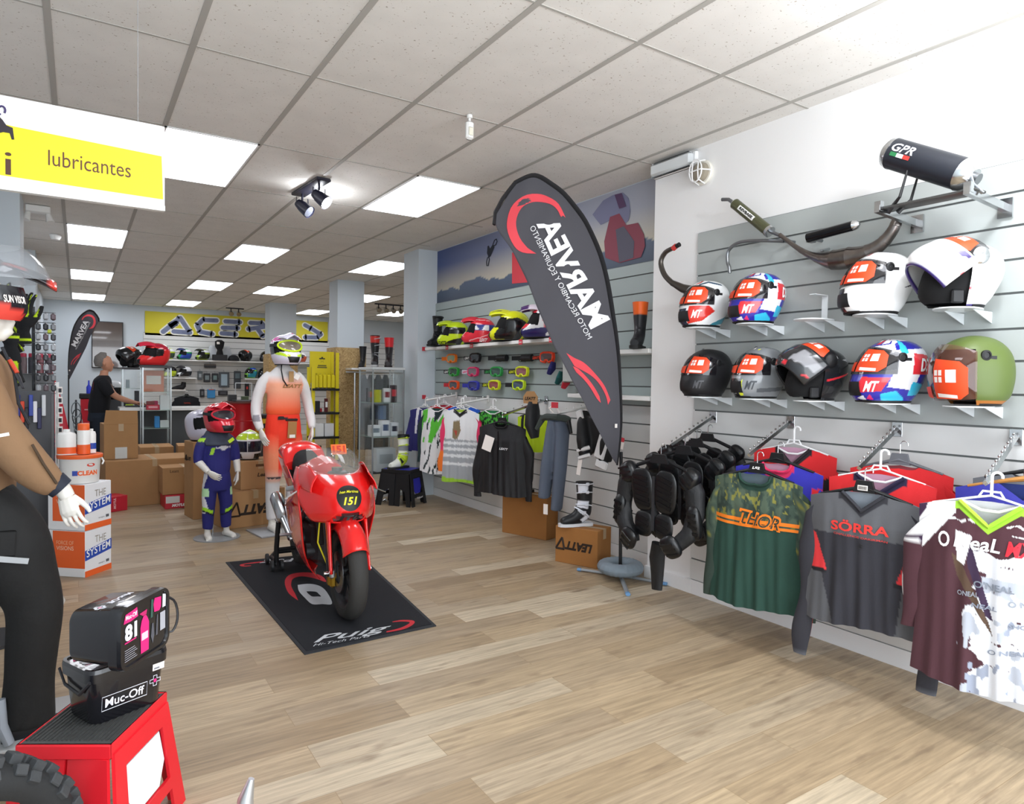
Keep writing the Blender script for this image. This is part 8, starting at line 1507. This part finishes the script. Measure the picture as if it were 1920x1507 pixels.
# spotlight bar over the near right of the shop, washing the wall and the ceiling beside it
t = thing('spotlight_bar', 'bright spotlight bar on the ceiling close to the camera at the right', 'spotlight', (2.70, 1.02, CZ-.004), rad(4)); g = G(); g.box((0, 0, -.012), (.10, .5, .024), BM2, bev=.004); g.obj('rail', t)
for y in (-.15, .15): g = G(); g.tube([(0, y, -.02), (0, y, -.09)], .01, BM2, 8); g.tube([(-.03, y, -.11), (.06, y, -.14)], [.04, .055], BM2, 16, cap=False); g.obj('lamp_head', t)
def lampat(name, loc, e_, r=.05):
    l = bpy.data.lights.new(name, 'POINT'); l.energy = e_; l.shadow_soft_size = r; l.color = (.93, .96, 1); o = bpy.data.objects.new(name, l); C.objects.link(o); o.location = loc
lampat('spot_near', (2.80, 1.02, 2.86), 48, .08); lampat('spot_middle', (1.80, 5.92, 2.93), 9, .04)

# pieces that belong to a part hang one level deeper
SUB = {'race_number': 'nose_fairing', 'rider_name': 'nose_fairing', 'number_disc': 'nose_fairing', 'intake_lettering': 'nose_fairing', 'side_graphic': 'side_fairing', 'screen_sticker': 'windscreen', 'visor_sticker': 'visor', 'goggle_lens': 'goggle_frame', 'print': 'body', 'chest_logo': 'body', 'stripe': 'body', 'collar': 'body', 'hanger_hook': 'hanger', 'hanger_lettering': 'hanger', 'price_label': ('hanger', 'body'), 'stop_balls': 'bar', 'neck_label': 'body', 'lettering': ('shell', 'banner', 'panel'), 'chest_print': 'jersey_top', 'label': 'body', 'tape': 'body', 'logo': 'body', 'hand_hole': 'body', 'open_flap': 'body', 'waist_tag': 'riding_trousers', 'belt_buckle': 'riding_trousers', 'reflective_strip': 'riding_trousers', 'pocket_flap': 'riding_trousers', 'sleeve_label': 'riding_jacket', 'sleeve_zip': 'riding_jacket', 'zip': ('riding_jacket', 'jacket', 'body'), 'zip_puller': 'riding_jacket', 'red_cord': 'riding_jacket', 'strap_print': 'strap', 'lens': 'frame', 'grip_ribs': 'top', 'visor_pivot': 'shell', 'vent': 'shell', 'mouth_vent': 'shell', 'neck_trim': 'shell', 'label_band': 'body', 'care_tag': 'banner', 'red_swoosh': 'banner', 'back_print': 't_shirt', 'badge': 'canister', 'lid_print': 'lid', 'number_print': 'lid', 'header_emblem': 'header_panel', 'brace_label': 'neck_brace', 'drawer_pull': 'body', 'glass': 'frame', 'yellow_field': 'panel', 'animal_emblem': 'panel', 'orange_band': 'body', 'orange_panel': 'body', 'blue_band': 'body', 'pink_splash': 'lid', 'spray_bottle_print': 'lid', 'nozzle_print': 'lid', 'bottle_label_print': 'lid', 'sponge_print': 'lid', 'cloth_print': 'lid', 'brush_print': 'lid', 'tool_print': 'lid', 'bottle_print': 'lid', 'small_print': 'lid', 'pink_line': 'lid', 'print_frame': 'body', 'cross_emblem': 'body', 'drop_emblem': 'body'}
I4 = Matrix.Identity(4)
for r_ in [o for o in bpy.context.scene.objects if o.parent is None and o.type == 'EMPTY']:
    kids = list(r_.children)
    for k_ in kids:
        pn = SUB.get(k_.name.split('.')[0])
        if not pn: continue
        for p_ in kids:
            if p_ is not k_ and p_.name.split('.')[0] in ((pn,) if isinstance(pn, str) else pn) and not p_.modifiers and p_.matrix_basis == I4: k_.parent = p_; break
